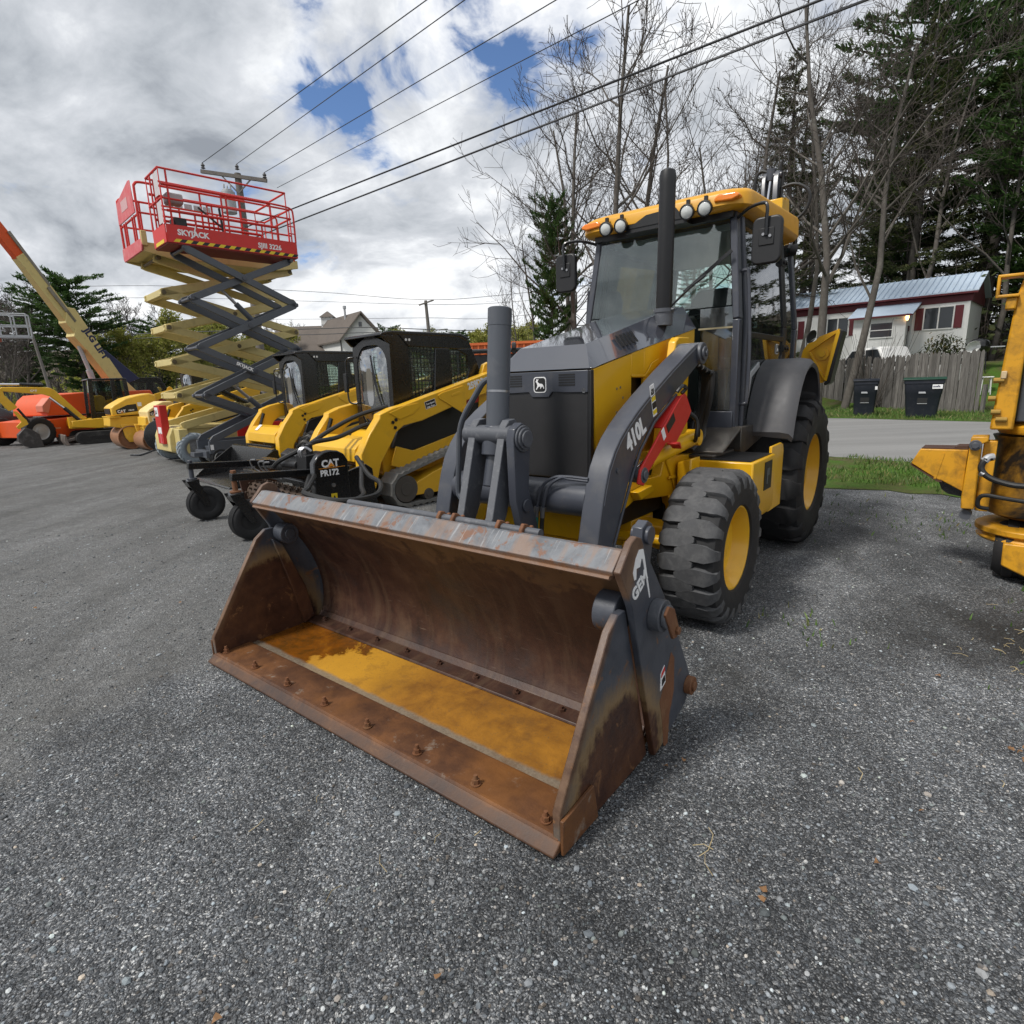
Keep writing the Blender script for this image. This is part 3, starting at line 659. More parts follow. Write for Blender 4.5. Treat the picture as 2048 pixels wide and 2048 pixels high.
# --- loader arms
ARM_T = [(.47,1.69),(.44,1.712),(.31,1.70),(.12,1.622),(-.07,1.54),(-.38,1.392),(-.52,1.318),(-.63,1.25),(-.71,1.19),(-.77,1.13),(-.83,1.045),(-.87,.95),(-.895,.87),(-.925,.76),(-.95,.66),(-.99,.53),(-1.09,.40),(-1.26,.30)]
ARM_B = [(-1.30,.19),(-1.16,.20),(-.98,.33),(-.86,.47),(-.79,.62),(-.73,.72),(-.68,.81),(-.635,.89),(-.59,.965),(-.545,1.035),(-.49,1.105),(-.40,1.185),(-.31,1.255),(0,1.402),(.20,1.50),(.37,1.58),(.46,1.63)]
for s in (-1,1):
    b = MB(); b.prism(ARM_T+ARM_B, 'x', *sorted((s*.48, s*.60)))
    arm = b.build('loader_arm', CHAR, bh, bevel=.005)
    b = MB(); b.prism([(-.86,.47),(-.79,.62),(-.68,.81),(-.59,.965),(-.49,1.105),(-.31,1.255),(0,1.402),(.005,1.388),(-.302,1.241),(-.478,1.092),(-.577,.955),(-.667,.802),(-.777,.612),(-.847,.462)], 'x', *sorted((s*.598, s*.612))); b.build('arm_flange', CHAR, arm, bevel=.003)
    b = MB(); b.cyl((s*.45,.385,1.645),(s*.625,.385,1.645), .07, n=26); b.cyl((s*.625,.385,1.645),(s*.64,.385,1.645), .045, n=20); b.cyl((s*.64,.385,1.645),(s*.65,.385,1.645), .02, n=6); b.build('pivot_pin', CHARW, arm, bevel=.004)
    for (y, z, rr_) in ((-.955,.60,.02),(-.80,1.02,.014)):
        b = MB(); b.cyl((s*.600,y+.06,z),(s*.606,y+.06,z), rr_, n=16); b.build('grease_plug', CHARW, arm)
    b = MB(); b.tube([(s*.6005,y+.010,z-.016) for y,z in ARM_T[1:13]], .004, 5); b.build('weld_seam', CHAR, arm)
    # lift cylinder
    b = MB(); b.cyl((s*.565,.40,1.09),(s*.565,-.32,1.02), .052, n=24); b.cyl((s*.565,-.30,1.022),(s*.565,-.335,1.018), .058, n=24); b.cyl((s*.52,.42,1.092),(s*.61,.42,1.092), .055, n=20)
    lc = b.build('lift_cylinder', YEL, bh, bevel=.003)
    b = MB(); b.cyl((s*.565,-.32,1.02),(s*.565,-.53,.965), .027, n=16); b.build('piston_rod', CHROME, lc)
    b = MB(); b.cyl((s*.52,-.50,.965),(s*.645,-.50,.965), .045, n=20); b.cyl((s*.645,-.50,.965),(s*.655,-.50,.965), .028, n=14); b.build('cylinder_pin', CHARW, lc, bevel=.003)
    if s > 0:
        a0 = Vector((.6005,-.615,1.100)); xd = Vector((0,.30,.155)); 
        text(arm, '410L', .142, a0, xd, (0,-.36,.93), WDEC, bold=.045, sx=.84)
        st = [(0,0),(.055,0),(.055,.185),(0,.185)]; o_ = Vector((.6006,-.315,1.275)); sx_, sy_ = (0,.93,.30), (0,-.25,.97)
        flat(arm, st, o_, sx_, sy_, WDEC, 'sticker'); k_ = Vector((.0022,0,0))
        text(arm, '620', .045, o_+k_+Vector((0,-.036,.125)), sx_, sy_, BDEC, bold=.05, sx=.62, ext=.0006)
        flat(arm, [(.004,.09),(.051,.09),(.051,.115),(.004,.115)], o_+k_*.98, sx_, sy_, YDEC, 'sticker'); flat(arm, [(.004,.045),(.051,.045),(.051,.082),(.004,.082)], o_+k_*.97, sx_, sy_, BDEC, 'sticker'); flat(arm, [(.004,.012),(.051,.012),(.051,.036),(.004,.036)], o_+k_*.96, sx_, sy_, YDEC, 'sticker')
        L_ = lambda P: [(y+.045,z) for y,z in P]
        b = MB(); b.prism(L_([(-.62,.925),(-.595,1.00),(-.30,1.215),(-.05,1.385),(.0,1.40),(.03,1.385),(.12,1.285),(.06,1.225),(-.125,1.095),(-.165,1.085),(-.19,1.12),(-.26,1.118),(-.48,.985),(-.55,.905)]), 'x', .628, .642)
        b.prism(L_([(-.30,1.215),(-.05,1.385),(-.045,1.375),(-.295,1.205)]), 'x', .575, .628); b.prism(L_([(.03,1.385),(.12,1.285),(.115,1.275),(.02,1.375)]), 'x', .575, .628); b.prism(L_([(-.26,1.118),(-.19,1.12),(-.165,1.085),(-.17,1.075),(-.2,1.105),(-.255,1.106)]), 'x', .642, .70)
        lk = b.build('lift_arm_lock', RED, bh, bevel=.003)
        flat(lk, [(0,0),(.04,0),(.04,.07),(0,.07)], (.6425,-.255,1.135), (0,.8,.55), (0,-.5,.8), WDEC, 'sticker'); flat(lk, [(0,0),(.12,0),(.12,.055),(0,.055)], (.6425,-.19,1.175), (0,.82,.57), (0,-.5,.8), BDEC, 'sticker')
        b = MB(); b.tube(catmull([(.63,.02,1.40),(.65,.04,1.43),(.65,-.02,1.445),(.63,-.05,1.41)],4), .012, 8); b.build('lock_pin', BLK, lk)
# --- torque tube and front hydraulic lines
b = MB(); b.cyl((-.485,-.80,.86),(.485,-.80,.86), .098, n=30); tq = b.build('torque_tube', CHAR, bh)
for dx in (0,.04):
    b = MB(); b.tube(catmull([(.49,-.86,.985-dx*.3),(.38,-.88,.992-dx*.3),(.30+dx,-.90,.985),(.232+dx,-.915,.932),(.195+dx,-.915,.82),(.19+dx,-.915,.79)],5), .0085, 8); b.build('hydraulic_pipe', CHAR, tq)
    b = MB(); b.cyl((.194+dx,-.915,.815),(.19+dx,-.915,.79), .017, n=6); b.cyl((.19+dx,-.915,.79),(.187+dx,-.915,.755), .0135, n=12); b.build('hose_fitting', STEEL, tq)
    b = MB(); b.tube(catmull([(.187+dx,-.915,.755),(.185+dx,-.92,.69),(.20+dx,-.95,.60),(.24+dx,-1.1,.45)],5), .012, 8); b.build('hydraulic_hose', HOSE if dx else TEAL, tq)
b = MB(); b.tube(catmull([(-.043,-.95,1.525),(-.09,-.99,1.51),(-.15,-1.0,1.44),(-.278,-1.0,1.267),(-.309,-1.0,1.056),(-.327,-1.0,.883),(-.315,-1.0,.84),(-.28,-1.0,.81)],6), .017, 10); b.build('hydraulic_pipe', SGREY, tq)
# --- bucket linkage
for x0, x1 in ((-.155,-.105),(.055,.105)):
    b = MB(); b.prism([(-1.06,1.27),(-1.03,1.30),(-.98,1.305),(-.94,1.27),(-.93,1.20),(-1.08,.78),(-1.25,.52),(-1.38,.50),(-1.40,.58),(-1.20,.79)], 'x', x0, x1); b.build('bucket_link', CHARW, bh, bevel=.004)
for x0, x1 in ((.145,.195),):
    b = MB(); b.prism([(-1.115,1.21),(-1.10,1.26),(-1.04,1.29),(-.98,1.26),(-.965,1.19),(-.99,.92),(-.91,.70),(-.90,.62),(-1.0,.60),(-1.06,.72),(-1.105,.88)], 'x', x0, x1); b.cyl((x1,-1.02,.84),(x1+.012,-1.02,.84), .036, n=20); b.build('bell_crank', CHAR, bh, bevel=.004)
b = MB(); b.cyl((-.20,-1.03,1.22),(.205,-1.03,1.22), .052, n=24); lp_ = b.build('linkage_pin', CHARW, bh, bevel=.003)
for r_, x0, x1 in ((.07,.195,.207),(.058,.207,.22),(.044,.22,.232)):
    b = MB(); b.cyl((x0,-1.035,1.205),(x1,-1.035,1.205), r_, n=28); b.build('pin_cap', CHARW, lp_, bevel=.003)
# --- bucket cylinder
b = MB(); b.lathe([(.064,0),(.064,.565),(.066,.565),(.066,.655),(.060,.66)], (-.018,-.985,1.235), (.0,.06,.66), 32); bc = b.build('bucket_cylinder', SGREY, bh)
b = MB(); b.lathe([(.0652,.0),(.0652,.012)], (-.018,-.966,1.445), (0,.06,.66), 32); b.build('ring', STEEL, bc)
b = MB(); b.cyl((-.022,-1.055,.93),(-.022,-1.0,1.14), .047, n=24); b.cyl((-.022,-1.012,1.10),(-.022,-.985,1.26), .075, n=28); b.build('cylinder_head', CHAR, bc, bevel=.006)

# --- nose and hood
def hx(z): return .345
b = MB()
b.prism([(-.565,1.563),(-.46,1.703),(.60,1.955),(.95,2.02),(.95,1.85),(.57,1.778),(-.54,1.561)], 'x', -.235, .235)
secs = []
for y, zt, zl in ((-.565,1.566,1.561),(-.46,1.704,1.585),(.05,1.825,1.683),(.567,1.949,1.780),(.95,2.02,1.85)):
    xt = .24 if y > -.5 else .325
    secs.append([(-.352,y,zl),(-.352 if y<-.5 else -.347,y,zl+.004),(-xt,y,zt),(xt,y,zt),(.352 if y<-.5 else .347,y,zl+.004),(.352,y,zl)])
b = MB(); b.loft(secs); hood = b.build('hood', CHARS, bh, bevel=.007, seg=3)
for k in range(5):
    f = k/4
    for s in (-1,1):
        b = MB(); y = -.17+.19*f; z0 = 1.72+.045*f
        P = lambda u, v: Vector((s*(.3515-.107*v), y+u+.01, 1.612+(y+.40)*.196+.138*v))
        n_ = Vector((s*.77,-.10,.62))*.0035
        b.add([P(-.012,.25)+n_,P(.012,.25)+n_,P(.012,.72)+n_,P(-.012,.72)+n_,P(-.012,.25)-n_,P(.012,.25)-n_,P(.012,.72)-n_,P(-.012,.72)-n_], [(0,1,2,3),(7,6,5,4),(0,4,5,1),(1,5,6,2),(2,6,7,3),(3,7,4,0)])
        b.build('louvre', BLKP, hood)
for s in (-1,1):
    x0, x1 = sorted((s*.325, s*.345)); b = MB()
    b.prism([(-.552,1.558),(-.088,1.652),(-.088,.98),(-.47,.98),(-.53,1.13)], 'x', x0, x1)
    b.prism([(-.088,1.652),(.088,1.687),(.088,1.50),(-.088,1.505)], 'x', x0, x1); b.prism([(-.088,1.38),(.088,1.37),(.088,.98),(-.088,.98)], 'x', x0, x1)
    b.prism([(.088,1.687),(.55,1.775),(.55,.98),(.088,.98)], 'x', x0, x1)
    pn = b.build('engine_panel', YEL, bh, bevel=.003)
    b = MB(); b.box(s*.20-.11,s*.20+.11,-.12,.12,1.34,1.54); b.build('air_inlet', BLKP, pn)
    b = MB(); b.prism([(-.10,1.52),(.10,1.52),(.20,1.60),(.30,1.625),(.32,1.60),(.10,1.505),(-.088,1.505)], 'x', *sorted((s*.3452, s*.352))); b.build('inlet_scoop', YEL, pn, bevel=.004)
    b = MB(); b.prism([(.552,1.775),(.575,1.779),(.575,.98),(.552,.98)], 'x', *sorted((s*.32,s*.343))); b.build('seal_strip', BLKP, bh)
    b = MB(); b.prism([(.577,1.779),(.93,1.845),(.93,1.55),(.577,1.50)], 'x', *sorted((s*.325,s*.347))); b.build('cowl_panel', YEL, bh, bevel=.003)
    for (y, z) in ((-.28,1.44),(-.235,1.448),(-.28,1.30),(-.20,1.385)):
        b = MB(); b.cyl((s*.3445,y,z),(s*.348,y,z), .008, n=10); b.build('screw', STEEL, pn)
b = MB(); b.box(-.31,.31,-.55,.62,.70,1.55); b.build('engine_bay', BLKP, bh)

m, t, p = newmat('radiator_grille'); co = obj_co(t)
ck = t.n('ShaderNodeTexVoronoi', _Scale=160.0, _Randomness=0.0); t.l(co, ck.inputs['Vector'])
t.l(t.mix(t.ramp(ck.outputs['Distance'], [(.30,0.0),(.42,1.0)]), (.006,.006,.006), t.mix(t.noise(co, 3, 6, .7), (.014,.014,.016), (.035,.034,.034))), p.inputs['Base Color']); p.inputs['Roughness'].default_value = .42
t.l(t.bump(ck.outputs['Distance'], .5, .003), p.inputs['Normal']); GRILLE = m
b = MB(); b.box(-.325,.325,-.583,-.56,.925,1.475); gr = b.build('grille', GRILLE, bh, bevel=.004)
b = MB(); b.prism([(-.330,1.553),(.330,1.553),(.330,1.43),(.20,1.43),(.085,1.435),(.06,1.405),(-.06,1.405),(-.085,1.435),(-.20,1.43),(-.330,1.43)], 'y', -.592, -.5835); b.build('grille_header', CHAR, gr, bevel=.003)
b = MB(); b.box(.331,.352,-.595,-.56,.92,1.553); b.box(-.352,-.331,-.595,-.56,.92,1.553); b.build('grille_frame', BLKP, gr, bevel=.004)
for s in (-1,1):
    for k in range(5):
        b = MB(); z = 1.532-k*.0145; b.box(s*.19-.055, s*.19+.055, -.5945, -.5915, z-.0045, z+.0035); b.build('vent_slot', BDEC, gr)
DEER = [(-.40,.22),(-.33,.31),(-.30,.44),(-.20,.38),(-.10,.45),(-.13,.34),(-.20,.29),(-.16,.18),(.0,.09),(.18,.08),(.31,.02),(.38,-.10),(.43,-.26),(.36,-.30),(.33,-.16),(.22,-.12),(.12,-.24),(.05,-.30),(.04,-.22),(.10,-.13),(-.06,-.12),(-.18,-.22),(-.30,-.36),(-.38,-.33),(-.28,-.20),(-.22,-.04),(-.27,.10),(-.32,.19)]
def deer_badge(parent, org, xd, yd, size, fx=1):
    X = Vector(xd).normalized(); Y = Vector(yd).normalized(); Z = X.cross(Y); o = Vector(org)
    R_ = [(p*fx, q) for p, q in rrect(-.5,.5,-.5,.5,.2,4)]
    flat(parent, R_, o, X, Y, WDEC, 'badge', .002, size); flat(parent, [(p*.87,q*.87) for p,q in R_], o+Z*.002, X, Y, BDEC, 'badge', .0012, size)
    flat(parent, [(p*.82*fx,q*.86) for p,q in DEER], o+Z*.0032, X, Y, WDEC, 'badge', .001, size)
deer_badge(gr, (.0,-.5922,1.478), (1,0,0), (0,0,1), .092)
b = MB(); b.cyl((.302,-.583,1.441),(.302,-.592,1.441), .014, n=16); b.build('lock', STEEL, gr)
b = MB(); b.box(-.30,.36,-.66,-.50,.58,.76); b.box(-.37,.37,-.63,-.40,.42,.60); b.cyl((.24,-.662,.66),(.24,-.655,.66),.012,n=12); b.build('front_frame', YEL, bh, bevel=.01)
# --- chassis
for s in (-1,1):
    b = MB(); b.prism([(-.80,.40),(-.74,.58),(-.62,.76),(-.50,.84),(-.33,.885),(.10,.865),(.16,.985),(.90,.93),(.90,.55),(.34,.55),(.27,.70),(-.28,.76),(-.47,.71),(-.58,.60),(-.66,.40)], 'x', *sorted((s*.40, s*.47)))
    b.prism([(-.35,.83),(-.15,.845),(-.12,.80),(-.30,.775)], 'x', *sorted((s*.47, s*.53)))
    b.prism([(.15,.97),(.16,.985),(.88,.935),(.88,.60),(.40,.60),(.30,.78)], 'x', *sorted((s*.47,s*.482)))
    b.build('frame_rail', YEL, bh, bevel=.008)
    for z in (.70,.83):
        b = MB(); b.prism([(.20,z),(.42,z-.02),(.43,z-.005),(.21,z+.016)], 'x', *sorted((s*.482,s*.492))); b.build('stiffener', YEL, bh, bevel=.002)
b = MB(); b.box(-.42,.42,.3,2.7,.42,.85); b.box(-.4,.4,-.45,.3,.60,.92); b.build('chassis', BLKP, bh, bevel=.01)
b = MB(); b.prism([(-.62,.40),(-.3,.46),(.3,.46),(.62,.40),(.66,.47),(.64,.56),(.32,.585),(-.32,.585),(-.64,.56),(-.66,.47)], 'y', -.09, .09); b.box(-.40,.40,-.16,.16,.42,.60); b.cyl((-.62,-.17,.50),(.62,-.17,.50), .034, n=20); b.cyl((.36,-.2,.445),(.45,-.2,.445),.03,n=14); b.build('front_axle', YEL, bh, bevel=.01)
b = MB(); b.cyl((-.7,2.148,.635),(.7,2.148,.635), .16, n=24); b.build('rear_axle', BLKP, bh)
b = MB(); b.prism([(.50,.93),(.955,.93),(.955,.55),(.93,.50),(.50,.50)], 'y', .47, 1.015); b.prism([(.50,.93),(.60,.96),(.60,.60),(.50,.60)], 'y', .30, .47)
tb = b.build('battery_box', YEL, bh, bevel=.012)
b = MB(); b.prism([(1.02,.49),(1.02,.98),(1.28,.985),(1.335,.97),(1.36,.92),(1.355,.49)], 'x', .905, .925); b.build('side_panel', YEL, bh, bevel=.005)
b = MB(); b.box(.535,.93,.49,1.0,.9305,.936); b.build('anti_slip_pad', BLKP, tb)
b = MB(); b.box(.505,.958,.468,.472,.80,.805); b.build('seam', OYEL, tb)
b = MB(); b.box(.9555,.959,.74,.92,.70,.90); b.build('label_plate', BDEC, tb); flat(tb, [(0,0),(.03,0),(.03,.06),(.07,.06),(.07,.11),(0,.11)], (.9592,.79,.74), (0,1,0), (0,0,1), SGREY, 'sticker')
b = MB(); b.box(.48,.66,.55,1.0,.935,.955); b.prism([(1.02,1.10),(1.02,1.12),(.62,.975),(.62,.955)], 'x', .40, .70); b.prism([(1.02,.95),(1.02,1.12),(1.95,1.10),(1.95,1.06),(1.05,.90)], 'x', .40, .70)
b.build('step', mat('step_steel', (.10,.092,.085), .38, metal=.6, var=.3, dirt=(.16,.14,.11), damt=.4), bh, bevel=.006)
# --- wheels
for s in (-1,1):
    wheel(bh, (s*.868,0,.475), .475, .35, .255, s, RUB, YEL, RUBW, lug=.030, n=21, depth=.30, hub=.10, bolts=8)
    wheel(bh, (s*.785,2.148,.640), .640, .46, .335, s, RUB, YEL, RUB, lug=.045, n=16, depth=.22, hub=.13, bolts=10)
# --- cab
cx = lambda z: .625 if z < 1.9 else .625-.082*(z-1.9)/.76
cf = lambda z: 1.0+.075*max(0,z-1.9)/.76+.04*max(0,1.9-z)/.7
cab = sub('cab', bh)
def post(name, pts, w, m=CHAR, r=None):
    b = MB()
    for a, c in zip(pts[:-1], pts[1:]): b.beam(a, c, w[0], w[1])
    return b.build(name, m, cab, bevel=.008)
for s in (-1,1):
    post('pillar', [(s*cx(1.10),1.06,1.10),(s*cx(1.9),1.035,1.9),(s*cx(2.66),1.11,2.66)], (.05,.085))
    post('pillar', [(s*cx(1.60),2.32,1.50),(s*cx(1.9),2.32,1.9),(s*cx(2.66),2.32,2.66)], (.05,.07), BLKP)
    post('pillar', [(s*cx(1.55),2.68,1.50),(s*cx(1.9),2.68,1.9),(s*cx(2.66),2.64,2.66)], (.06,.07), CHAR)
    b = MB(); b.tube([(s*(cx(1.1)+.02),1.155,1.08),(s*(cx(1.9)+.02),1.155,1.9),(s*(cx(2.62)+.02),1.19,2.62)], .022, 10); b.build('door_post', CHAR, cab)
    door = sub('door', cab)
    b = MB(); ins = .0
    def frame(y0,z0,y1,z1): b.beam((s*(cx(z0)+.008),y0,z0),(s*(cx(z1)+.008),y1,z1), .03, .045)
    for a in ((1.215,1.12,1.215,1.9),(1.215,1.9,1.225,2.62),(1.225,2.615,2.27,2.615),(2.27,2.62,2.26,1.9),(2.26,1.9,2.26,1.66),(2.26,1.66,1.86,1.13),(1.86,1.13,1.20,1.13),(1.22,1.80,2.26,1.80)): frame(*a)
    b.build('door_frame', BLKP, door, bevel=.006)
    b = MB(); g = lambda y,z,d=0: (s*(cx(z)+.010+d),y,z)
    for poly in ([(1.235,1.82),(2.245,1.82),(2.245,1.9),(1.235,1.9)],[(1.235,1.9),(2.245,1.9),(2.25,2.60),(1.245,2.60)],[(1.235,1.15),(1.85,1.15),(2.235,1.66),(2.235,1.78),(1.235,1.78)]):
        n_ = len(poly); b.add([g(y,z) for y,z in poly]+[g(y,z,-.006) for y,z in poly], [tuple(range(n_)), tuple(range(n_,2*n_))[::-1]]+[(i,(i+1)%n_,n_+(i+1)%n_,n_+i) for i in range(n_)])
    b.build('door_glass', GLASSD if s > 0 else GLASS, door, smooth=0)
    b = MB()
    for poly in ([(2.36,1.55),(2.64,1.55),(2.64,1.9),(2.36,1.9)],[(2.36,1.9),(2.64,1.9),(2.60,2.62),(2.36,2.62)]):
        b.add([g(y,z) for y,z in poly]+[g(y,z,-.006) for y,z in poly], [(0,1,2,3),(7,6,5,4),(0,4,5,1),(1,5,6,2),(2,6,7,3),(3,7,4,0)])
    b.build('quarter_glass', GLASSD if s > 0 else GLASS, cab, smooth=0)
    b = MB(); b.tube(catmull([(s*(cx(2.2)+.01),1.10,2.235),(s*(cx(2.2)+.06),1.10,2.24),(s*(cx(2.2)+.075),1.10,2.19),(s*.70,1.10,1.7),(s*.70,1.10,1.33),(s*.69,1.10,1.29),(s*.63,1.10,1.285)],5), .0135, 10); b.build('grab_rail', CHAR, cab)
    if s > 0:
        for z in (1.72,2.45):
            b = MB(); b.box(cx(z)+.01,cx(z)+.035,2.24,2.40,z-.03,z+.03); b.cyl((cx(z)+.035,2.28,z),(cx(z)+.05,2.28,z),.014,n=10); b.cyl((cx(z)+.035,2.36,z),(cx(z)+.05,2.36,z),.014,n=10); b.build('hinge', BLKP, door, bevel=.003)
        b = MB(); b.prism([(1.30,1.30),(1.34,1.30),(1.40,1.48),(1.60,1.56),(1.585,1.60),(1.37,1.52),(1.31,1.36)], 'x', cx(1.4)+.0, cx(1.4)+.018); b.build('door_handle', GALV, door, bevel=.003)
        deer_badge(door, (cx(1.7)+.0132,2.10,1.712), (0,1,0), (0,0,1), .085)
        for i, ch in enumerate('URE'):
            text(door, ch, .075, (cx(1.95)+.0102,1.50,1.86+i*.075), (0,-.15,1), (0,-1,-.15), WDEC, bold=.02)
GLASSL = glass('hazed_lower_glass', (.50,.60,.58), .30, .02, .38)  # pale film over these panes paints in a whitish reflection
# windscreen and lower front panes
b = MB(); fr = lambda x,z,d=0: (x,cf(z)+d,z)
zs = [2.0,2.3,2.63]
for z0, z1 in zip(zs[:-1], zs[1:]):
    q = [(-cx(z0)+.03,z0),(cx(z0)-.03,z0),(cx(z1)-.03,z1),(-cx(z1)+.03,z1)]
    b.add([fr(x,z,-.003) for x,z in q]+[fr(x,z,.003) for x,z in q], [(0,1,2,3),(7,6,5,4)])
b.build('windscreen', GLASS, cab, smooth=0)
for s in (-1,1):
    q = [(s*.355,1.24),(s*.60,1.24),(s*.60,1.99),(s*.355,1.99)]
    b = MB(); b.add([fr(x,z,-.003) for x,z in q]+[fr(x,z,.003) for x,z in q], [(0,1,2,3),(7,6,5,4)]); b.build('lower_glass', GLASSL, cab, smooth=0)
    b = MB(); b.box(*sorted((s*.34,s*.63)), 1.0,1.075,1.10,1.235); b.build('cab_sill', CHAR, cab, bevel=.006)
    b = MB(); b.box(*sorted((s*.35,s*.605)), .992,1.0,1.838,1.850); b.build('window_bar', mat('brass_strip', (.42,.36,.22), .4, metal=.3), cab)
b = MB(); b.box(-.56,.56,1.02,1.08,2.60,2.67); b.build('windscreen_header', BLKP, cab)
q = [(-.58,1.25),(.58,1.25),(.50,2.6),(-.50,2.6)]
b = MB(); b.add([(x,2.70,z) for x,z in q]+[(x,2.706,z) for x,z in q], [(0,1,2,3),(7,6,5,4),(0,4,5,1),(2,6,7,3)]); b.build('rear_glass', GLASS, cab, smooth=0)
b = MB(); b.box(-.60,.60,2.50,2.64,1.14,1.62); b.build('rear_console', CABIN, cab, bevel=.02)
b = MB(); b.box(-.62,.62,1.06,2.72,1.06,1.14); b.box(-.62,.62,2.66,2.74,1.14,1.28); b.box(-.62,-.56,1.4,2.66,1.14,1.5); b.build('cab_floor', BLKP, cab, bevel=.006)
b = MB(); b.box(-.50,.50,1.25,2.62,2.565,2.61); b.build('headliner', mat('headliner', (.24,.245,.25), .8), cab)
# inside the cab
b = MB(); b.prism(rrect(-.24,.24,1.80,2.22,.07), 'z', 1.55, 1.66); b.box(-.14,.14,1.9,2.12,1.14,1.55); st_ = b.build('seat', SEATM, cab, bevel=.02)
b = MB(); b.loft([[(x*w_, y_, z_) for x, y_, z_, w_ in ((-.23,2.14+o,z,w),(.23,2.14+o,z,w),(.23,2.26+o,z,w),(-.23,2.26+o,z,w))] for z, o, w in ((1.64,0,1),(1.95,.04,1.05),(2.20,.08,.9),(2.30,.10,.6))]); b.build('seat_back', SEATM, st_, bevel=.02)
b = MB(); b.lathe([(.175+.014*math.cos(a),.014*math.sin(a)) for a in [2*math.pi*k/8 for k in range(9)]], (.0,1.52,2.00), (0,-.45,.9), 28, closed=True); b.cyl((0,1.52,2.0),(0,1.42,1.60), .025, n=10)
for a in (0,2.1,4.2): b.cyl((0,1.525,1.99),(.17*math.cos(a),1.52+.15*math.sin(a),2.0+.075*math.sin(a)), .012, n=8)
b.build('steering_wheel', BLKP, cab)
b = MB(); b.prism([(1.10,1.14),(1.14,1.90),(1.30,1.98),(1.44,1.90),(1.44,1.30),(1.30,1.14)], 'x', -.20, .20); b.build('console', CABIN, cab, bevel=.015)
b = MB(); b.prism([(1.5,1.14),(1.5,1.72),(2.4,1.78),(2.4,1.14)], 'x', -.56, -.40); b.build('side_console', CABIN, cab, bevel=.015)
# roof
b = MB(); rings = []
for z, i_ in ((2.640,.06),(2.648,.02),(2.665,0),(2.735,.004),(2.752,.012),(2.772,.05),(2.788,.12),(2.796,.24)):
    ring = []
    for (x, y) in rrect(-.675+i_, .675-i_, .93+i_, 2.56-i_*.6, .17-i_*.4, 7):
        ring.append((x, y, z + (.088 if z > 2.7 else .02)*math.sin(math.pi*min(1,max(0,(y-.98)/2.1))) - .07*max(0,(y-2.3))))
    rings.append(ring)
b.loft(rings); roof = b.build('roof', mat('roof_aged_shaded_yellow', (.66,.32,.007), .42, var=.1, dirt=(.35,.17,.02), damt=.2), cab, smooth=50)  # darker orange than the body: aged paint, with shade put into the colour
b = MB(); b.prism([(-.22,2.63),(-.06,2.705),(.17,2.715),(.24,2.63)], 'y', .922, .94); b.prism([(-.24,2.60),(.26,2.60),(.24,2.66),(-.22,2.66)], 'y', .928, 1.03); b.build('roof_recess', BLKP, roof)
def lamp(x, y, z, dx=0, dy=-1, dz=-.25, name='work_lamp', r=.05):
    d = Vector((dx,dy,dz)).normalized(); c = Vector((x,y,z))
    b = MB(); b.lathe([(.004,-.055),(r*.8,-.05),(r*1.05,-.01),(r*1.08,.01),(r*.95,.013),(r*.9,.006)], c, d, 18); b.box(x-.012,x+.012,y-.01+dy*-.02,y+.012+dy*-.02,z,z+.085)
    lo_ = b.build(name, BLKP, cab, smooth=45)
    b = MB(); b.lathe([(r*.93,.004),(r*.7,.014),(.001,.018)], c, d, 18); b.build('lens', LENS, lo_, smooth=60)
for x in (-.385,-.255,.275,.405): lamp(x*1.0, .885, 2.655)
for s in (-1,1): lamp(s*.60, 2.60, 2.60, s*.75, .6, -.15)
for s in (-1,1):
    b = MB(); ring = []
    b.prism([(s*.455,2.69),(s*.46,2.722),(s*.49,2.737),(s*.60,2.732),(s*.632,2.715),(s*.625,2.695),(s*.58,2.682)], 'y', .915, 1.05); b.build('turn_lamp', AMBER, roof, bevel=.012, seg=3)
for s in (-1,1):   # mirrors
    x = s*.815; b = MB(); b.prism(rrect(x-.098,x+.098,2.24,2.545,.045), 'y', .955, 1.0); mr = b.build('mirror', BLKP, cab, bevel=.012, seg=3)
    b = MB(); b.box(x-.05,x+.05,.948,.956,2.36,2.47); b.build('mirror_mount', BLKP, mr, bevel=.004)
    for q in ((-.02,2.43),(.025,2.415)):
        b = MB(); b.cyl((x+q[0],.94,q[1]),(x+q[0],.95,q[1]), .010, n=8); b.build('bolt', STEEL, mr)
    b = MB(); b.tube(catmull([(s*.58,1.08,2.60),(s*.68,1.0,2.63),(x-s*.03,.95,2.63),(x,.935,2.60),(x,.935,2.52),(x,.94,2.42)],5), .0115, 8); b.build('mirror_arm', BLK, mr)
b = MB(); b.tube([(.13,.955,2.02),(.30,.965,2.16),(.40,.975,2.225)], .009, 8); b.beam((.24,.962,2.12),(.575,.99,2.37), .010, .024, (0,1,0)); b.build('wiper', BLK, cab)
# exhaust
b = MB(); b.lathe([(.050,-.02),(.054,0),(.054,.80),(.055,.84),(.048,.875),(.02,.89)], (.30,.475,1.945), (.006,0,1), 26); ex = b.build('exhaust_stack', BLKP, bh, smooth=50)
b = MB(); b.cyl((.30,.475,1.935),(.30,.475,1.96), .066, n=20); b.cyl((.30,.475,1.85),(.30,.475,1.935), .06, n=20); b.cyl((.235,.46,1.95),(.38,.46,1.95), .009, n=8); b.build('clamp', CHARW, ex)
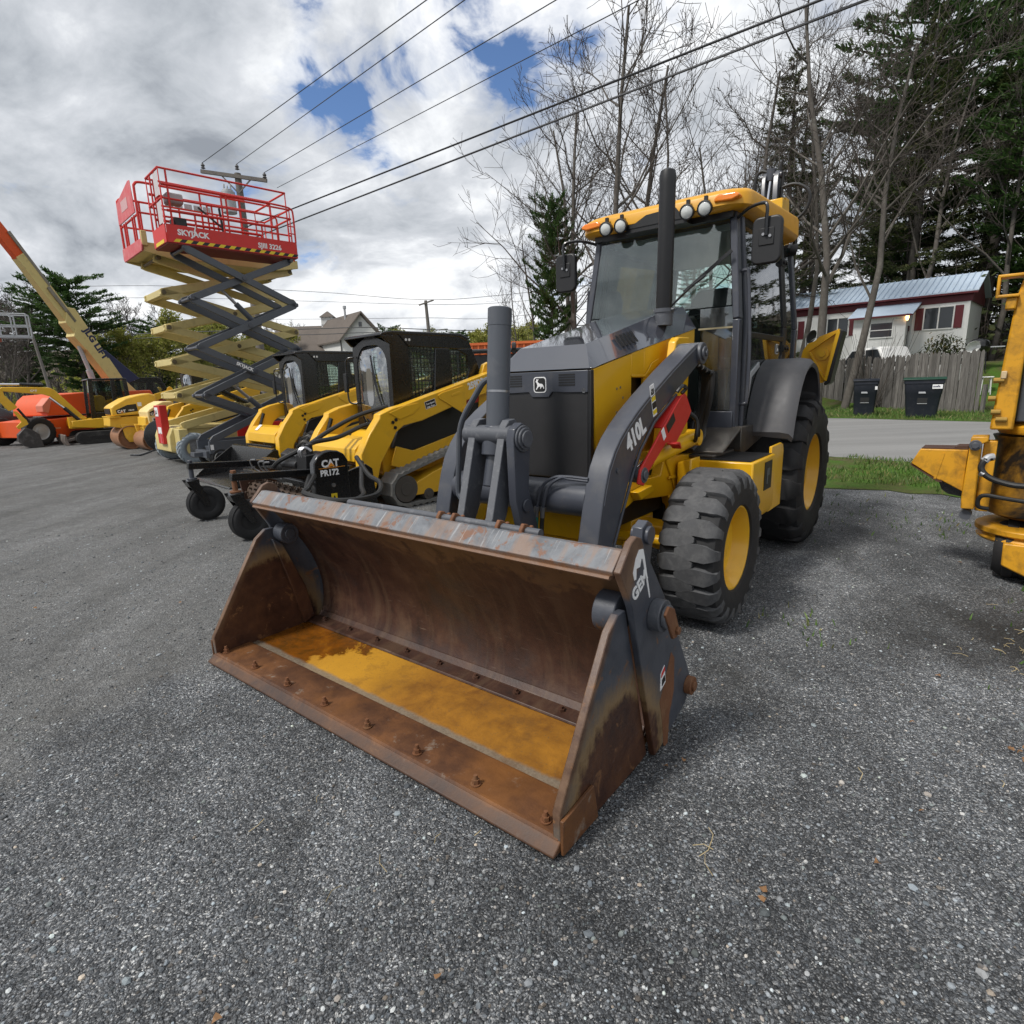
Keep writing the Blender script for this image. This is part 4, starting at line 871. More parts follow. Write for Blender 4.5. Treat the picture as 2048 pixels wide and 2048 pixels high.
# rear fenders
for s in (-1,1):
    op = [(1.30,1.06),(1.36,1.24),(1.46,1.42),(1.60,1.555),(1.78,1.62),(1.94,1.60),(2.06,1.53),(2.16,1.38),(2.18,1.32)]
    P3 = catmull([(0,y,z) for y,z in op], 3); op = [(p.y,p.z) for p in P3]
    rings = []
    for x, ins in ((.64,0),(.90,.0),(.965,.012),(.995,.045)):
        rings.append([(s*x,y+(ins*.4),z-ins) for y,z in op])
    ringsb = []
    for x, ins in ((.985,.075),(.95,.05),(.64,.03)):
        ringsb.append([(s*x,y+.02,z-ins-.0) for y,z in op])
    b = MB(); R_ = rings+ringsb
    b.loft(R_, cap=False, close=False); b.loft([R_[-1], R_[0]], cap=False, close=False)
    for e_ in (0,-1): b.add([r_[e_] for r_ in R_], [tuple(range(len(R_)))])
    b.build('fender', FEND, bh, smooth=50)
    b = MB(); b.prism([(1.32,1.0),(1.5,1.40),(1.8,1.58),(2.6,1.55),(2.6,1.0)], 'x', *sorted((s*.60,s*.64))); b.build('inner_fender', BLKP, bh)
# hoses beside the tower, loader tower
for s in (-1,1):
    b = MB(); b.prism([(.10,1.02),(.20,1.40),(.30,1.62),(.33,1.73),(.38,1.76),(.56,1.765),(.58,1.60),(.56,1.35),(.60,1.0)], 'x', *sorted((s*.40,s*.455))); b.build('loader_tower', YEL, bh, bevel=.008)
b = MB()
for k in range(5): b.tube(catmull([(.49+.02*k,.58+.02*k,1.60-.02*k),(.505+.02*k,.72-.01*k,1.50),(.49+.02*k,.74-.015*k,1.32),(.45+.02*k,.70,1.15),(.46+.02*k,.66,1.07),(.44+.02*k,.5,.99)],5), .019, 8)
b.build('hose_bundle', HOSE, bh)
b = MB(); b.tube(catmull([(.60,.18,1.28),(.64,.26,1.22),(.65,.24,1.12),(.62,.30,1.08)],5), .013, 8); b.tube(catmull([(.58,.15,1.30),(.62,.28,1.24),(.63,.33,1.14),(.60,.40,1.10)],5), .013, 8); b.build('hydraulic_hose', HOSE, bh)
# --- rear digging gear: swing frame, folded boom, stabilisers
b = MB(); b.box(-.75,.75,2.80,2.95,.55,1.35); b.box(-.35,.35,2.95,3.12,.50,1.2); b.build('rear_frame', YEL, bh, bevel=.01)
b = MB(); b.prism([(3.05,.95),(3.25,.95),(3.40,2.0),(3.32,3.2),(3.12,3.2),(3.10,2.0)], 'x', .12, .34); b.build('boom', YEL, bh, bevel=.01)
b = MB(); b.prism([(3.42,1.0),(3.6,1.0),(3.62,2.6),(3.45,3.25),(3.33,3.25),(3.42,2.5)], 'x', .14, .32); b.build('dipper', YEL, bh, bevel=.01)
for x0,x1 in ((.125,.165),(.235,.285)):
    b = MB(); b.prism([(3.12,3.05),(3.13,3.40),(3.18,3.47),(3.26,3.47),(3.30,3.38),(3.30,3.05)], 'x', x0, x1); b.build('dipper_link', CHAR, bh, bevel=.006)
b = MB(); b.cyl((.20,3.20,3.46),(.16,3.18,3.0), .026, n=14); b.build('cylinder_rod', CHROME, bh)
b = MB(); b.cyl((.10,3.2,3.43),(.30,3.2,3.43), .035, n=14); b.cyl((.20,3.20,3.50),(.19,3.2,3.39), .045, n=14); b.build('cylinder_eye', CHAR, bh)
for pts in ([(.045,3.2,3.25),(.05,3.2,3.44),(.10,3.2,3.50),(.17,3.2,3.47)],[(.28,3.2,3.40),(.28,3.2,3.50),(.30,3.2,3.56)],[(.30,3.2,3.31),(.42,3.2,3.32),(.53,3.2,3.26),(.57,3.2,3.16),(.53,3.2,3.05),(.44,3.2,2.98)],[(.30,3.2,3.2),(.31,3.2,3.42),(.33,3.2,3.45)]):
    b = MB(); b.tube(catmull(pts,6), .016, 8); b.build('hydraulic_hose', HOSE, bh)
for s in (-1,1):
    sb = [(.60,1.36),(.66,1.72),(.70,1.78),(.76,1.80),(.80,1.84),(.965,1.90),(.985,1.85),(.90,1.43),(.86,1.40),(.80,1.40)]
    b = MB(); b.prism([(s*p,q) for p,q in sb], 'y', 2.97, 3.06); b.cyl((s*.838,2.97,1.675),(s*.838,2.93,1.675), .034, n=6); b.cyl((s*.838,2.965,1.675),(s*.838,2.95,1.675), .06, n=20)
    b.prism([(s*.72,1.70),(s*.74,1.715),(s*.965,1.90),(s*.975,1.88)], 'y', 2.93, 2.97); b.prism([(s*.72,1.70),(s*.735,1.70),(s*.885,1.44),(s*.87,1.43)], 'y', 2.93, 2.97); b.prism([(s*.955,1.885),(s*.985,1.87),(s*.905,1.42),(s*.88,1.43)], 'y', 2.90, 2.97)
    sl_ = b.build('stabiliser_leg', YEL, bh, bevel=.008)
    b = MB(); b.prism([(s*.985,1.895),(s*1.012,1.875),(s*.935,1.40),(s*.89,1.375),(s*.88,1.40),(s*.905,1.43)], 'y', 2.90, 3.10); b.build('stabiliser_pad', BLKP, sl_, bevel=.008)
    b = MB(); b.box(*sorted((s*.55,s*.80)), 2.85,3.0,.9,1.42); b.build('stabiliser_mount', YEL, bh, bevel=.01)
YW = -.7941
# ------------------------------------------------------------------ wire mesh for the loader cabs
m, t, p = newmat('wire_guard_mesh'); nt = m.node_tree; co = obj_co(t)
sp = t.n('ShaderNodeSeparateXYZ'); t.l(co, sp.inputs[0])
def bars(a, k, w): return t.math('LESS_THAN', t.math('FRACT', t.math('MULTIPLY', a, k)), w)
g_ = t.math('MAXIMUM', bars(sp.outputs[1], 17.0, .16), bars(sp.outputs[2], 17.0, .16))
tr = t.n('ShaderNodeBsdfTransparent'); ms = t.n('ShaderNodeMixShader'); t.l(g_, ms.inputs[0]); t.l(tr.outputs[0], ms.inputs[1]); t.l(p.outputs[0], ms.inputs[2])
p.inputs['Base Color'].default_value = (.012,.012,.012,1); p.inputs['Roughness'].default_value = .5
t.l(ms.outputs[0], nt.nodes['Material Output'].inputs[0]); MESHM = m

def arm_text(o, s_, size, y, z, ang, m, x, **k):
    return text(o, s_, size, (x,y,z), (0,math.cos(R(ang)),math.sin(R(ang))), (0,-math.sin(R(ang)),math.cos(R(ang))), m, **k)
def cat_mark(o, s_, size, org, xd, yd, tri=True, m=None):
    X = Vector(xd).normalized(); Y = Vector(yd).normalized(); Z = X.cross(Y)
    text(o, s_, size, org, X, Y, m or WDEC, bold=.045, sx=.95)
    if tri: flat(o, [(.62,.0),(1.40,.0),(1.02,.40)], Vector(org)+Z*.002, X, Y, ODEC, 'logo', .001, size)

def skid_loader(name, label, loc, rz, sc, tracks, full=True, group='compact loaders parked in the machine row'):
    r = thing(name, label, 'skid steer loader', loc, rz, sc, group)
    # lift arms
    for s in (-1,1):
        P_ = [(-.44,1.19),(-.43,1.24),(-.24,1.31),(-.05,1.345),(1.50,1.75),(1.66,1.74),(1.72,1.62),(1.66,1.50),(1.52,1.47),(.98,1.345),(.22,1.12),(-.08,1.075),(-.20,1.0),(-.27,.89),(-.46,.63),(-.56,.33),(-.60,.26),(-.72,.27),(-.755,.36),(-.745,.76),(-.60,1.0)]
        b = MB(); b.prism(P_, 'x', *sorted((s*.60, s*.755))); a = b.build('lift_arm', CYEL, r, bevel=.012)
        b = MB(); b.prism([(.50,1.445),(.56,1.475),(.95,1.565),(.985,1.54),(1.0,1.24),(.97,1.19),(.91,1.19),(.52,1.40)], 'x', *sorted((s*.757, s*.770))); b.cyl((s*.77,.945,1.235),(s*.785,.945,1.235), .03, n=14); b.prism([(.72,1.43),(.735,1.455),(.88,1.49),(.90,1.475),(.885,1.455),(.745,1.42)], 'x', *sorted((s*.771, s*.776))); b.build('arm_bracket', CYEL, a, bevel=.006)
        b = MB(); b.prism([(-.30,1.25),(-.05,1.33),(.16,1.36),(.19,1.31),(.08,1.22),(-.14,1.16)], 'x', *sorted((s*.757, s*.765))); b.build('arm_bracket', CYEL, a, bevel=.004)
        for (y, z) in ((-.25,1.13),(-.22,1.06),(-.20,1.16)):
            b = MB(); b.cyl((s*.756,y,z),(s*.768,y,z), .022, n=12); b.build('bolt', BLKP, a)
        b = MB(); b.cyl((s*.59,-.40,1.16),(s*.59,-.62,.62), .03, n=12); b.build('tilt_cylinder', BLK, r)
        b = MB(); b.prism([(1.45,1.70),(1.52,1.86),(1.62,1.90),(1.72,1.82),(1.75,1.60),(1.70,.8),(1.35,.8),(1.40,1.5)], 'x', *sorted((s*.52, s*.60))); b.build('rear_upright', CYEL, r, bevel=.01)
    b = MB(); b.prism([(-.76,.66),(-.74,.82),(-.62,.93),(-.45,.95),(-.42,.88),(-.52,.78),(-.60,.60)], 'x', -.60, .60); b.build('cross_plate', CYEL, r, bevel=.01)
    b = MB(); b.box(-.56,.56,-.82,-.70,.22,.62); b.box(-.60,.60,-.80,-.72,.24,.30); b.build('coupler', BLK, r, bevel=.008)
    for s in (-1,1):
        b = MB(); b.prism([(-.72,.45),(-.72,.74),(-.50,.93),(-.40,.80),(-.55,.45)], 'x', *sorted((s*.55,s*.60))); b.build('coupler_ear', CYEL, r, bevel=.006)
    # body
    b = MB(); b.prism([(-.28,.42),(-.30,.72),(-.12,.98),(1.5,1.0),(1.62,.55),(1.45,.30),(-.1,.30)], 'x', -.50, .50); b.build('chassis', CYEL, r, bevel=.015)
    for s in (-1,1):
        b = MB(); b.prism([(-.16,.78),(-.05,1.02),(.60,1.20),(1.55,1.44),(1.60,.98),(.9,.86),(.15,.72)], 'x', *sorted((s*.50,s*.575))); b.build('side_cover', BLKP, r, bevel=.006)
        b = MB(); b.prism([(-.22,.55),(-.12,.80),(.15,.715),(1.3,.97),(1.5,.95),(1.5,.55),(.2,.42)], 'x', *sorted((s*.575,s*.60))); b.build('side_frame', CYEL, r, bevel=.006)
        if full:
            b = MB(); b.prism([(1.05,1.24),(1.07,1.36),(1.45,1.455),(1.45,1.34)], 'x', *sorted((s*.577,s*.59))); b.build('side_stripe', RED, r)
    # cab: black shell with window openings, guards, glossy door
    cab = sub('cab', r)
    for s in (-1,1):
        x0, x1 = sorted((s*.445, s*.475)); b = MB()
        b.prism([(0,.98),(0,2.20),(.03,2.27),(.10,2.27),(.27,2.10),(.27,1.02),(.2,.98)], 'x', x0, x1)
        b.prism([(.10,2.27),(1.18,2.27),(1.34,2.21),(1.40,2.10),(1.10,2.08),(.27,2.105)], 'x', x0, x1)
        b.prism([(.72,2.09),(.98,2.09),(1.0,1.6),(1.02,1.36),(.27,1.18),(.27,1.30),(.66,1.42)], 'x', x0+.0005*s, x1+.0005*s)
        b.prism([(1.10,2.085),(1.40,2.10),(1.50,1.90),(1.60,1.62),(1.60,1.40),(1.02,1.36),(1.25,1.58),(1.33,1.80),(1.28,2.0)], 'x', x0, x1)
        b.build('side_shell', BLK, cab, bevel=.012)
        b = MB(); b.box(*sorted((s*.455,s*.457)), .25,.75,1.22,2.12); b.box(*sorted((s*.455,s*.457)), .96,1.36,1.34,2.10); b.build('window_guard', MESHM, cab)
        b = MB(); b.box(*sorted((s*.447,s*.450)), .26,.74,1.22,2.11); b.box(*sorted((s*.447,s*.450)), .97,1.36,1.35,2.09); b.build('side_window', GLASS, cab)
        for yy in (.235,.29):
            b = MB(); b.cyl((s*.475,yy,2.19),(s*.479,yy,2.19), .018, n=12); b.build('cap', WHITE, cab)
    b = MB(); b.prism([(-.16,2.235),(-.14,2.275),(.02,2.30),(1.18,2.30),(1.36,2.24),(1.30,2.20),(1.15,2.255),(.0,2.25)], 'x', -.485, .485); b.build('roof', BLK, cab, bevel=.012)
    b = MB(); b.prism([(-.15,2.24),(.02,2.25),(.02,2.12),(-.06,2.15)], 'x', -.48, -.44); b.prism([(-.15,2.24),(.02,2.25),(.02,2.12),(-.06,2.15)], 'x', .44, .48); b.build('visor', BLK, cab, bevel=.008)
    b = MB(); op = rrect(-.38,.38,1.02,2.14,.28,6); fr_ = [(-.475,.98),(.475,.98),(.475,2.25),(-.475,2.25)]
    out = [( -.475 if p<0 else .475, q) if abs(p) > .1 else (p, .98 if q < 1.5 else 2.25) for p,q in op]
    n_ = len(op); ring = [(p,-.03,q) for p,q in out]; ring2 = [(p,-.03,q) for p,q in op]; ring3 = [(p,.02,q) for p,q in op]; ring4 = [(p,.02,q) for p,q in out]
    b.loft([ring, ring2, ring3, ring4, ring], cap=False); dr = b.build('door_frame', BLK, cab, smooth=30)
    b = MB(); rg = []
    for k, (i_, dy) in enumerate(((.0,-.02),(.06,-.05),(.16,-.075),(.30,-.085))):
        rg.append([(p*(1-i_/.38) if True else p, dy, 1.58+(q-1.58)*(1-i_/.56)) for p,q in rrect(-.375,.375,1.03,2.13,.28,6)])
    b.loft(rg, cap=False); b.add([tuple(q) for q in rg[-1]], [tuple(range(len(rg[-1])))]); b.build('door_glass', GLASSM, cab, smooth=60)
    b = MB(); b.tube([(.10,-.10,2.0),(.16,-.105,1.65),(.28,-.09,1.32)], .011, 6); b.tube([(.13,-.10,1.85),(.25,-.10,1.40)], .011, 6); b.build('wiper', BLK, cab)
    b = MB(); b.tube(catmull([(-.42,-.05,2.0),(-.50,-.12,1.98),(-.53,-.13,1.85),(-.53,-.13,1.45),(-.50,-.10,1.36),(-.42,-.04,1.36)],4), .014, 6); b.box(-.56,-.48,-.17,-.13,1.52,1.78); b.build('mirror', BLK, cab, bevel=.006)
    b = MB(); b.box(-.25,.25,.75,1.2,1.05,1.25); b.prism([(1.05,1.2),(1.15,1.2),(1.25,1.85),(1.15,1.88)], 'x', -.22, .22); b.build('seat', SEATM, cab, bevel=.03)
    for s in (-1,1):
        b = MB(); b.cyl((s*.35,.42,1.1),(s*.35,.38,1.45), .028, n=10); b.sphere((s*.35,.375,1.48), .04, 10, 6); b.build('joystick', BLKP, cab)
    b = MB(); b.box(-.44,.44,1.36,1.40,1.3,1.45); b.box(-.44,.44,.0,1.5,.98,1.02); b.build('cab_floor', BLKP, cab)
    b = MB(); b.prism([(1.3,1.0),(1.35,1.48),(1.7,1.62),(1.95,1.50),(2.0,.6),(1.5,.6)], 'x', -.50, .50); b.build('engine_cover', BLKP, r, bevel=.02)
    # running gear
    if tracks:
        for s in (-1,1):
            tk = sub('track', r); x0, x1 = sorted((s*.53, s*.845))
            outl = arc(-.16,.25,.25,270,90+10,10)[::1]
            outl = [(-.16+.25*math.cos(R(a)), .25+.25*math.sin(R(a))) for a in range(270,99,-19)] + [(1.05,.82)] + [(1.22+.30*math.cos(R(a)), .55+.30*math.sin(R(a))) for a in range(110,-70,-18)] + [(1.25,.02)]
            cyy = sum(q[0] for q in outl)/len(outl); czz = sum(q[1] for q in outl)/len(outl)
            dense = []
            for a, c in zip(outl, outl[1:]+outl[:1]):
                L = math.hypot(c[0]-a[0], c[1]-a[1]); k_ = max(1, int(L/.05))
                dense += [(a[0]+(c[0]-a[0])*i/k_, a[1]+(c[1]-a[1])*i/k_) for i in range(k_)]
            nn = len(dense); o_, i_ = [], []
            for k, q in enumerate(dense):
                a = dense[k-1]; c = dense[(k+1) % nn]; tx, tz = c[0]-a[0], c[1]-a[1]; L = math.hypot(tx,tz); nx, nz = tz/L, -tx/L
                if (q[0]-cyy)*nx+(q[1]-czz)*nz < 0: nx, nz = -nx, -nz
                d = .022 if k % 2 else 0
                o_.append((q[0]-nx*d, q[1]-nz*d)); i_.append((q[0]-nx*.055, q[1]-nz*.055))
            b = MB(); rgs = [[(x0,*q) for q in i_],[(x0,*q) for q in o_],[(x1,*q) for q in o_],[(x1,*q) for q in i_],[(x0,*q) for q in i_]]
            b.loft(rgs, cap=False); b.build('track_belt', mat('track_rubber', (.16,.16,.152), .85, var=.35, scale=9, dirt=(.26,.25,.23), damt=.5), tk, smooth=30)
            b = MB(); b.prism([(-.05,.14),(-.02,.30),(.30,.42),(.95,.60),(1.1,.45),(1.0,.13)], 'x', s*.62-.06, s*.62+.20*1 if s > 0 else s*.62+.06) if s > 0 else b.prism([(-.05,.14),(-.02,.30),(.30,.42),(.95,.60),(1.1,.45),(1.0,.13)], 'x', -.82, -.56)
            b.build('track_frame', CYEL, tk, bevel=.01)
            for (y, z, rr) in ((-.16,.25,.18),(.20,.13,.08),(.50,.13,.08),(.80,.13,.08),(1.1,.13,.08),(1.22,.55,.22)):
                b = MB(); b.cyl((x0+.02,y,z),(x1-.012,y,z), rr, n=20); b.cyl((x1-.012,y,z),(x1-.004,y,z), rr*.5, n=14); b.build('roller', mat('dusty_steel', (.10,.09,.08), .6, metal=.3, var=.3), tk, bevel=.006)
    else:
        for s in (-1,1):
            for y in (-.02,1.02): wheel(r, (s*.72,y,.42), .42, .30, .22, s, RUB, CYEL, mat('dusty_tread', (.15,.145,.135), .85, var=.4, scale=14, dirt=(.17,.16,.15), damt=.4), lug=.028, n=18, kind='chev', depth=.15, hub=.08)
    return r
tl_ = skid_loader('track_loader', 'yellow tracked compact loader with closed black cab, front window reflecting clouds, beside the big backhoe', (-1.752,7.846,0), -.799, .947, True)
la = [c for c in tl_.children if c.name.startswith('lift_arm')][1]
arm_text(la, '259D3', .125, 1.06, 1.505, 14.5, WDEC, .7565, bold=.05, sx=.9)
flat(la, [(0,0),(.185,0),(.185,.10),(0,.10)], (.757,.29,1.265), (0,.97,.25), (0,-.25,.97), WDEC, 'sticker', .001); flat(la, [(.005,.005),(.180,.005),(.180,.095),(.005,.095)], (.758,.29,1.265), (0,.97,.25), (0,-.25,.97), BDEC, 'sticker', .0008)
arm_text(la, 'Two Speed', .034, .297, 1.318, 14.5, WDEC, .7588, bold=.03, sx=.95, ext=.0004); arm_text(la, 'High Flow', .034, .310, 1.278, 14.5, WDEC, .7588, bold=.03, sx=.95, ext=.0004)
sk_ = skid_loader('skid_steer', 'yellow wheeled compact loader standing between the track loader and grey scissor lift', (-3.868,10.752,0), -.786, .938, False)
for c in sk_.children:
    if c.name.startswith('cross_plate'): flat(c, [(0,0),(.12,0),(.12,.14),(0,.14)], (-.36,-.70,.868), (1,0,0), (0,.75,.66), WDEC, 'sticker')
sk3 = copy_tree(sk_); sk3.location = (-8.45,15.75,0); sk3['label'] = 'yellow compact loader mostly hidden behind the tall cream scissor lift'
sk4 = copy_tree(tl_); sk4.location = (-15.6,24.2,0); sk4.rotation_euler = (0,0,R(-38)); sk4['label'] = 'compact loader whose long black cab shows behind the small excavator'
for c in list(sk4.children):
    if c.name.startswith('lift_arm'):
        for q in list(c.children):
            if q.name.startswith(('lettering','sticker')): bpy.data.objects.remove(q)
# bucket on the wheeled loader
bk = thing('loader_bucket', 'low black steel bucket on the gravel in front of the wheeled compact loader', 'bucket', (-3.868,10.752,0), -.786, .938)
b = MB(); b.prism([(-.84,.10),(-.84,.56),(-.90,.60),(-.96,.585),(-1.0,.40),(-1.05,.14),(-1.15,.07),(-1.72,.035),(-1.76,.01),(-.95,.01)], 'x', -.92, .92); bb_ = b.build('bucket_shell', BLK, bk, bevel=.006)
for s in (-1,1):
    b = MB(); b.prism([(-.86,.05),(-.86,.56),(-.94,.58),(-1.62,.12),(-1.72,.02)], 'x', *sorted((s*.921,s*.945))); b.build('end_plate', BLK, bk, bevel=.005)

# ------------------------------------------------------------------ power rake with castor wheels
rk = thing('power_rake', 'black power rake attachment with two castor wheels in front of the track loader', 'rake attachment', (-3.18,6.34,0), R(-46))
for x, st_ in ((-.70,CHAR),(.70,RUSTB)):
    cw = sub('castor', rk)
    tyre_mb((x,.0,.205), .205, .135, .10, .012, kind='rib').build('tyre', [RUB, RUB], cw, smooth=40)
    b = MB(); b.lathe([(.105,-.05),(.09,-.045),(.06,-.02),(.03,-.03),(.03,.03),(.06,.02),(.09,.045),(.105,.05)], (x,0,.205), (1,0,0), 24); b.cyl((x-.09,0,.205),(x+.09,0,.205), .016, n=10); b.build('hub', mat('dirty_hub', (.035,.03,.026), .7, var=.4), cw, smooth=40)
    b = MB()
    for s in (-1,1): b.prism([(.03,.18),(-.03,.18),(-.16,.42),(-.20,.50),(-.10,.50),(-.04,.42)], 'x', x+s*.085-.006, x+s*.085+.006)
    b.prism(arc(-.13,.46,.05,90,270,6)+[(-.06,.41),(-.06,.51)], 'x', x-.09, x+.09); b.build('fork', BLK, cw, bevel=.004)
    b = MB(); b.cyl((x,-.11,.50),(x,-.11,.70), .026, n=14); b.cyl((x,-.11,.505),(x,-.11,.525), .055, n=18); b.cyl((x,-.11,.70),(x,-.11,.73), .03, n=6); b.build('stem', st_, cw, bevel=.003)
    b = MB(); b.beam((x,-.14,.665),(x,.82,.60), .075, .075); b.build('side_bar', BLK, rk, bevel=.006)
b = MB(); b.beam((-.98,.86,.58),(.98,.86,.58), .12, .12, (0,1,0)); b.beam((-.98,.60,.50),(.9,.60,.50), .06, .05, (0,1,0)); b.build('cross_beam', BLK, rk, bevel=.008)
b = MB(); b.cyl((-.95,.72,.20),(.92,.72,.20), .15, n=20)
rr_ = random.Random(3)
for i in range(22):
    for j in range(9):
        a = 2*math.pi*j/9 + i*.35; x = -.90+i*.083; q = Vector((x,.72+.15*math.sin(a),.20+.15*math.cos(a))); b.cyl(q, q+Vector((0,.038*math.sin(a),.038*math.cos(a))), .014, n=5)
b.build('toothed_roller', mat('rusty_roller', (.07,.045,.03), .7, var=.4, metal=.2), rk)
b = MB(); b.prism([(.55,.10),(.58,.74),(.63,.81),(.70,.85),(.78,.86),(.86,.85),(.93,.81),(.97,.74),(.97,.10)], 'x', .94, 1.04); mp_ = b.build('motor_housing', BLK, rk, bevel=.012)
b = MB(); b.prism([(.97,.14),(.97,.60),(1.22,.66),(1.30,.60),(1.34,.10)], 'x', .94, .98); b.build('end_plate', BLK, rk, bevel=.006)
b = MB(); b.prism([(.55,.05),(.50,.45),(.55,.48),(.98,.48),(1.0,.05)], 'x', -1.0, -.97); b.build('end_plate', RUSTD, rk, bevel=.004)
cat_mark(mp_, 'CAT', .105, (1.0405,.665,.69), (0,1,0), (0,0,1)); b = MB(); b.box(1.0402,1.042,.63,.93,.675,.681); b.build('rule', ODEC, mp_)
text(mp_, 'PR172', .088, (1.0405,.642,.598), (0,1,0), (0,0,1), WDEC, bold=.04, sx=.92)
b = MB(); b.cyl((1.04,.775,.49),(1.055,.775,.49), .022, n=14); b.build('bolt', STEEL, mp_); flat(mp_, [(0,0),(.07,0),(.07,.12),(0,.12)], (1.0402,.74,.28), (0,1,0), (0,0,1), YDEC, 'sticker'); flat(mp_, [(.012,.055),(.058,.055),(.035,.10)], (1.0422,.74,.28), (0,1,0), (0,0,1), BDEC, 'sticker', .0008)
b = MB(); b.prism([(.70,.60),(.70,.78),(.95,.80),(1.02,.62)], 'x', .35, .60); b.cyl((.50,.80,.78),(.50,.80,.90),.04,n=12); b.cyl((-.05,.72,.64),(.35,.72,.66),.045,n=14); b.build('hydraulic_motor', BLKP, rk, bevel=.008)
for dx in (0,.05):
    b = MB(); b.tube(catmull([(.45+dx,.72,.74),(.45+dx,.70,.82),(.47+dx,.75,.86),(.50+dx,.80,.82)],5), .016, 8); b.build('steel_pipe', STEEL, rk)
for x in (-.2,.05,.2):
    b = MB(); b.tube(catmull([(x,.58,.50),(x-.04,.45,.60),(x-.02,.40,.70),(x+.10,.42,.72)],4), .010, 6); b.build('steel_rod', STEEL, rk)
b = MB(); b.prism([(.90,.50),(.88,.72),(.98,.78),(1.18,.74),(1.20,.30),(1.0,.28)], 'x', -.50, .50); b.build('mounting_frame', BLK, rk, bevel=.01)
for k, pts in enumerate(([(.45,1.9,1.26),(.30,1.55,1.16),(.22,1.2,1.0),(.20,.9,.84),(.05,.65,.70),(-.05,.60,.62)],[(.46,1.9,1.06),(.40,1.6,1.05),(.35,1.25,.93),(.36,.95,.90),(.45,.78,.86)])):
    b = MB(); b.tube(catmull(pts,6), .027, 8); b.build('hose', HOSE, rk)
for k, pts in enumerate(([(.6,.80,.66),(1.0,.60,.62),(1.35,.35,.55),(1.62,.20,.55),(1.95,.35,.50),(2.0,.7,.50),(1.7,.95,.55),(1.4,1.0,.60),(1.0,1.1,.75)],[(.6,.75,.60),(1.1,.45,.52),(1.5,.28,.50),(1.85,.38,.46),(1.85,.65,.48),(1.5,.85,.52),(1.1,1.1,.70)])):
    b = MB(); b.tube(catmull(pts,8), .026, 8); b.build('hose', HOSE, rk)

# ------------------------------------------------------------------ scissor lifts
def scissor(root, nodes, yl, yr, xo, xi, w, h, m, pinm, tp=.12):
    """nodes: heights of the end joints; outer arms go left-low to right-high on even stages"""
    for s in (-1,1):
        for k in range(len(nodes)-1):
            z0, z1 = nodes[k], nodes[k+1]
            for outer in (True, False):
                up = (k % 2 == 0) == outer
                A, B = ((yl,z0),(yr,z1)) if up else ((yl,z1),(yr,z0))
                x = s*(xo if outer else xi); d = Vector((0,B[0]-A[0],B[1]-A[1])); L = d.length; d /= L; nrm = Vector((0,-d.z,d.y))
                a = Vector((x,*A)); c = Vector((x,*B)); e = .055
                poly = [(-e,-h*tp),(-e,h*tp),(e*.7,h/2),(L-e*.7,h/2),(L+e,h*tp),(L+e,-h*tp),(L-e*.7,-h/2),(e*.7,-h/2)]
                b = MB(); V0 = [a+d*p+nrm*q+Vector((-w/2,0,0)) for p,q in poly]; V1 = [v+Vector((w,0,0)) for v in V0]; n_ = len(poly)
                b.add(V0+V1, [tuple(range(n_))[::-1], tuple(range(n_,2*n_))]+[(i,(i+1)%n_,n_+(i+1)%n_,n_+i) for i in range(n_)])
                yield_o = b.build('scissor_arm', m, root, bevel=.006)
                if outer:
                    yield_o['k'] = (k*2+(1 if s > 0 else 0))
            if s > 0:
                zc = (z0+z1)/2; yc = (yl+yr)/2
                b = MB(); b.cyl((-xo-.05,yc,zc),(xo+.045,yc,zc), .028, n=14); b.cyl((xo+.045,yc,zc),(xo+.052,yc,zc), .045, n=16); b.build('pivot_pin', pinm, root, bevel=.003)
                for yy in (yl,yr):
                    b = MB(); b.cyl((-xo-.045,yy,z1),(xo+w/2+.006,yy,z1), .034, n=14); b.cyl((xo+w/2+.002,yy,z1),(xo+w/2+.012,yy,z1), .046 if tp > .2 else .03, n=16); b.build('pivot_pin', pinm, root)
gl = thing('scissor_lift', 'grey and red scissor lift half raised, its red railed platform high above the row', 'scissor lift', (-6.1604,11.8653,0), YW)
b = MB(); b.box(-.34,.34,.05,2.20,.20,.42); b.build('chassis', SGREY, gl, bevel=.01)
for s in (-1,1):
    b = MB(); b.box(*sorted((s*.33,s*.385)), -.08,2.2,.30,.545); b.build('side_beam', SGREY, gl, bevel=.008)
    b = MB(); b.box(*sorted((s*.34,s*.375)), .75,2.0,.55,.86); b.build('side_tray', REDL, gl, bevel=.01)
    for y in (.12,1.95): wheel(gl, (s*.33,y,.20), .20, .12, .13, s, RUB, mat('pale_wheel', (.55,.56,.55), .5), lug=.006, kind='rib', depth=.1, hub=.05, bolts=5)
flat(gl, [(0,0),(.06,0),(.06,.10),(0,.10)], (.3852,-.06,.38), (0,1,0), (0,0,1), WDEC, 'sticker')
b = MB(); b.box(-.33,.33,-.14,-.02,.22,.36); b.box(-.12,.12,-.3,-.1,.25,.33); b.build('front_step', SGREY, gl, bevel=.006)

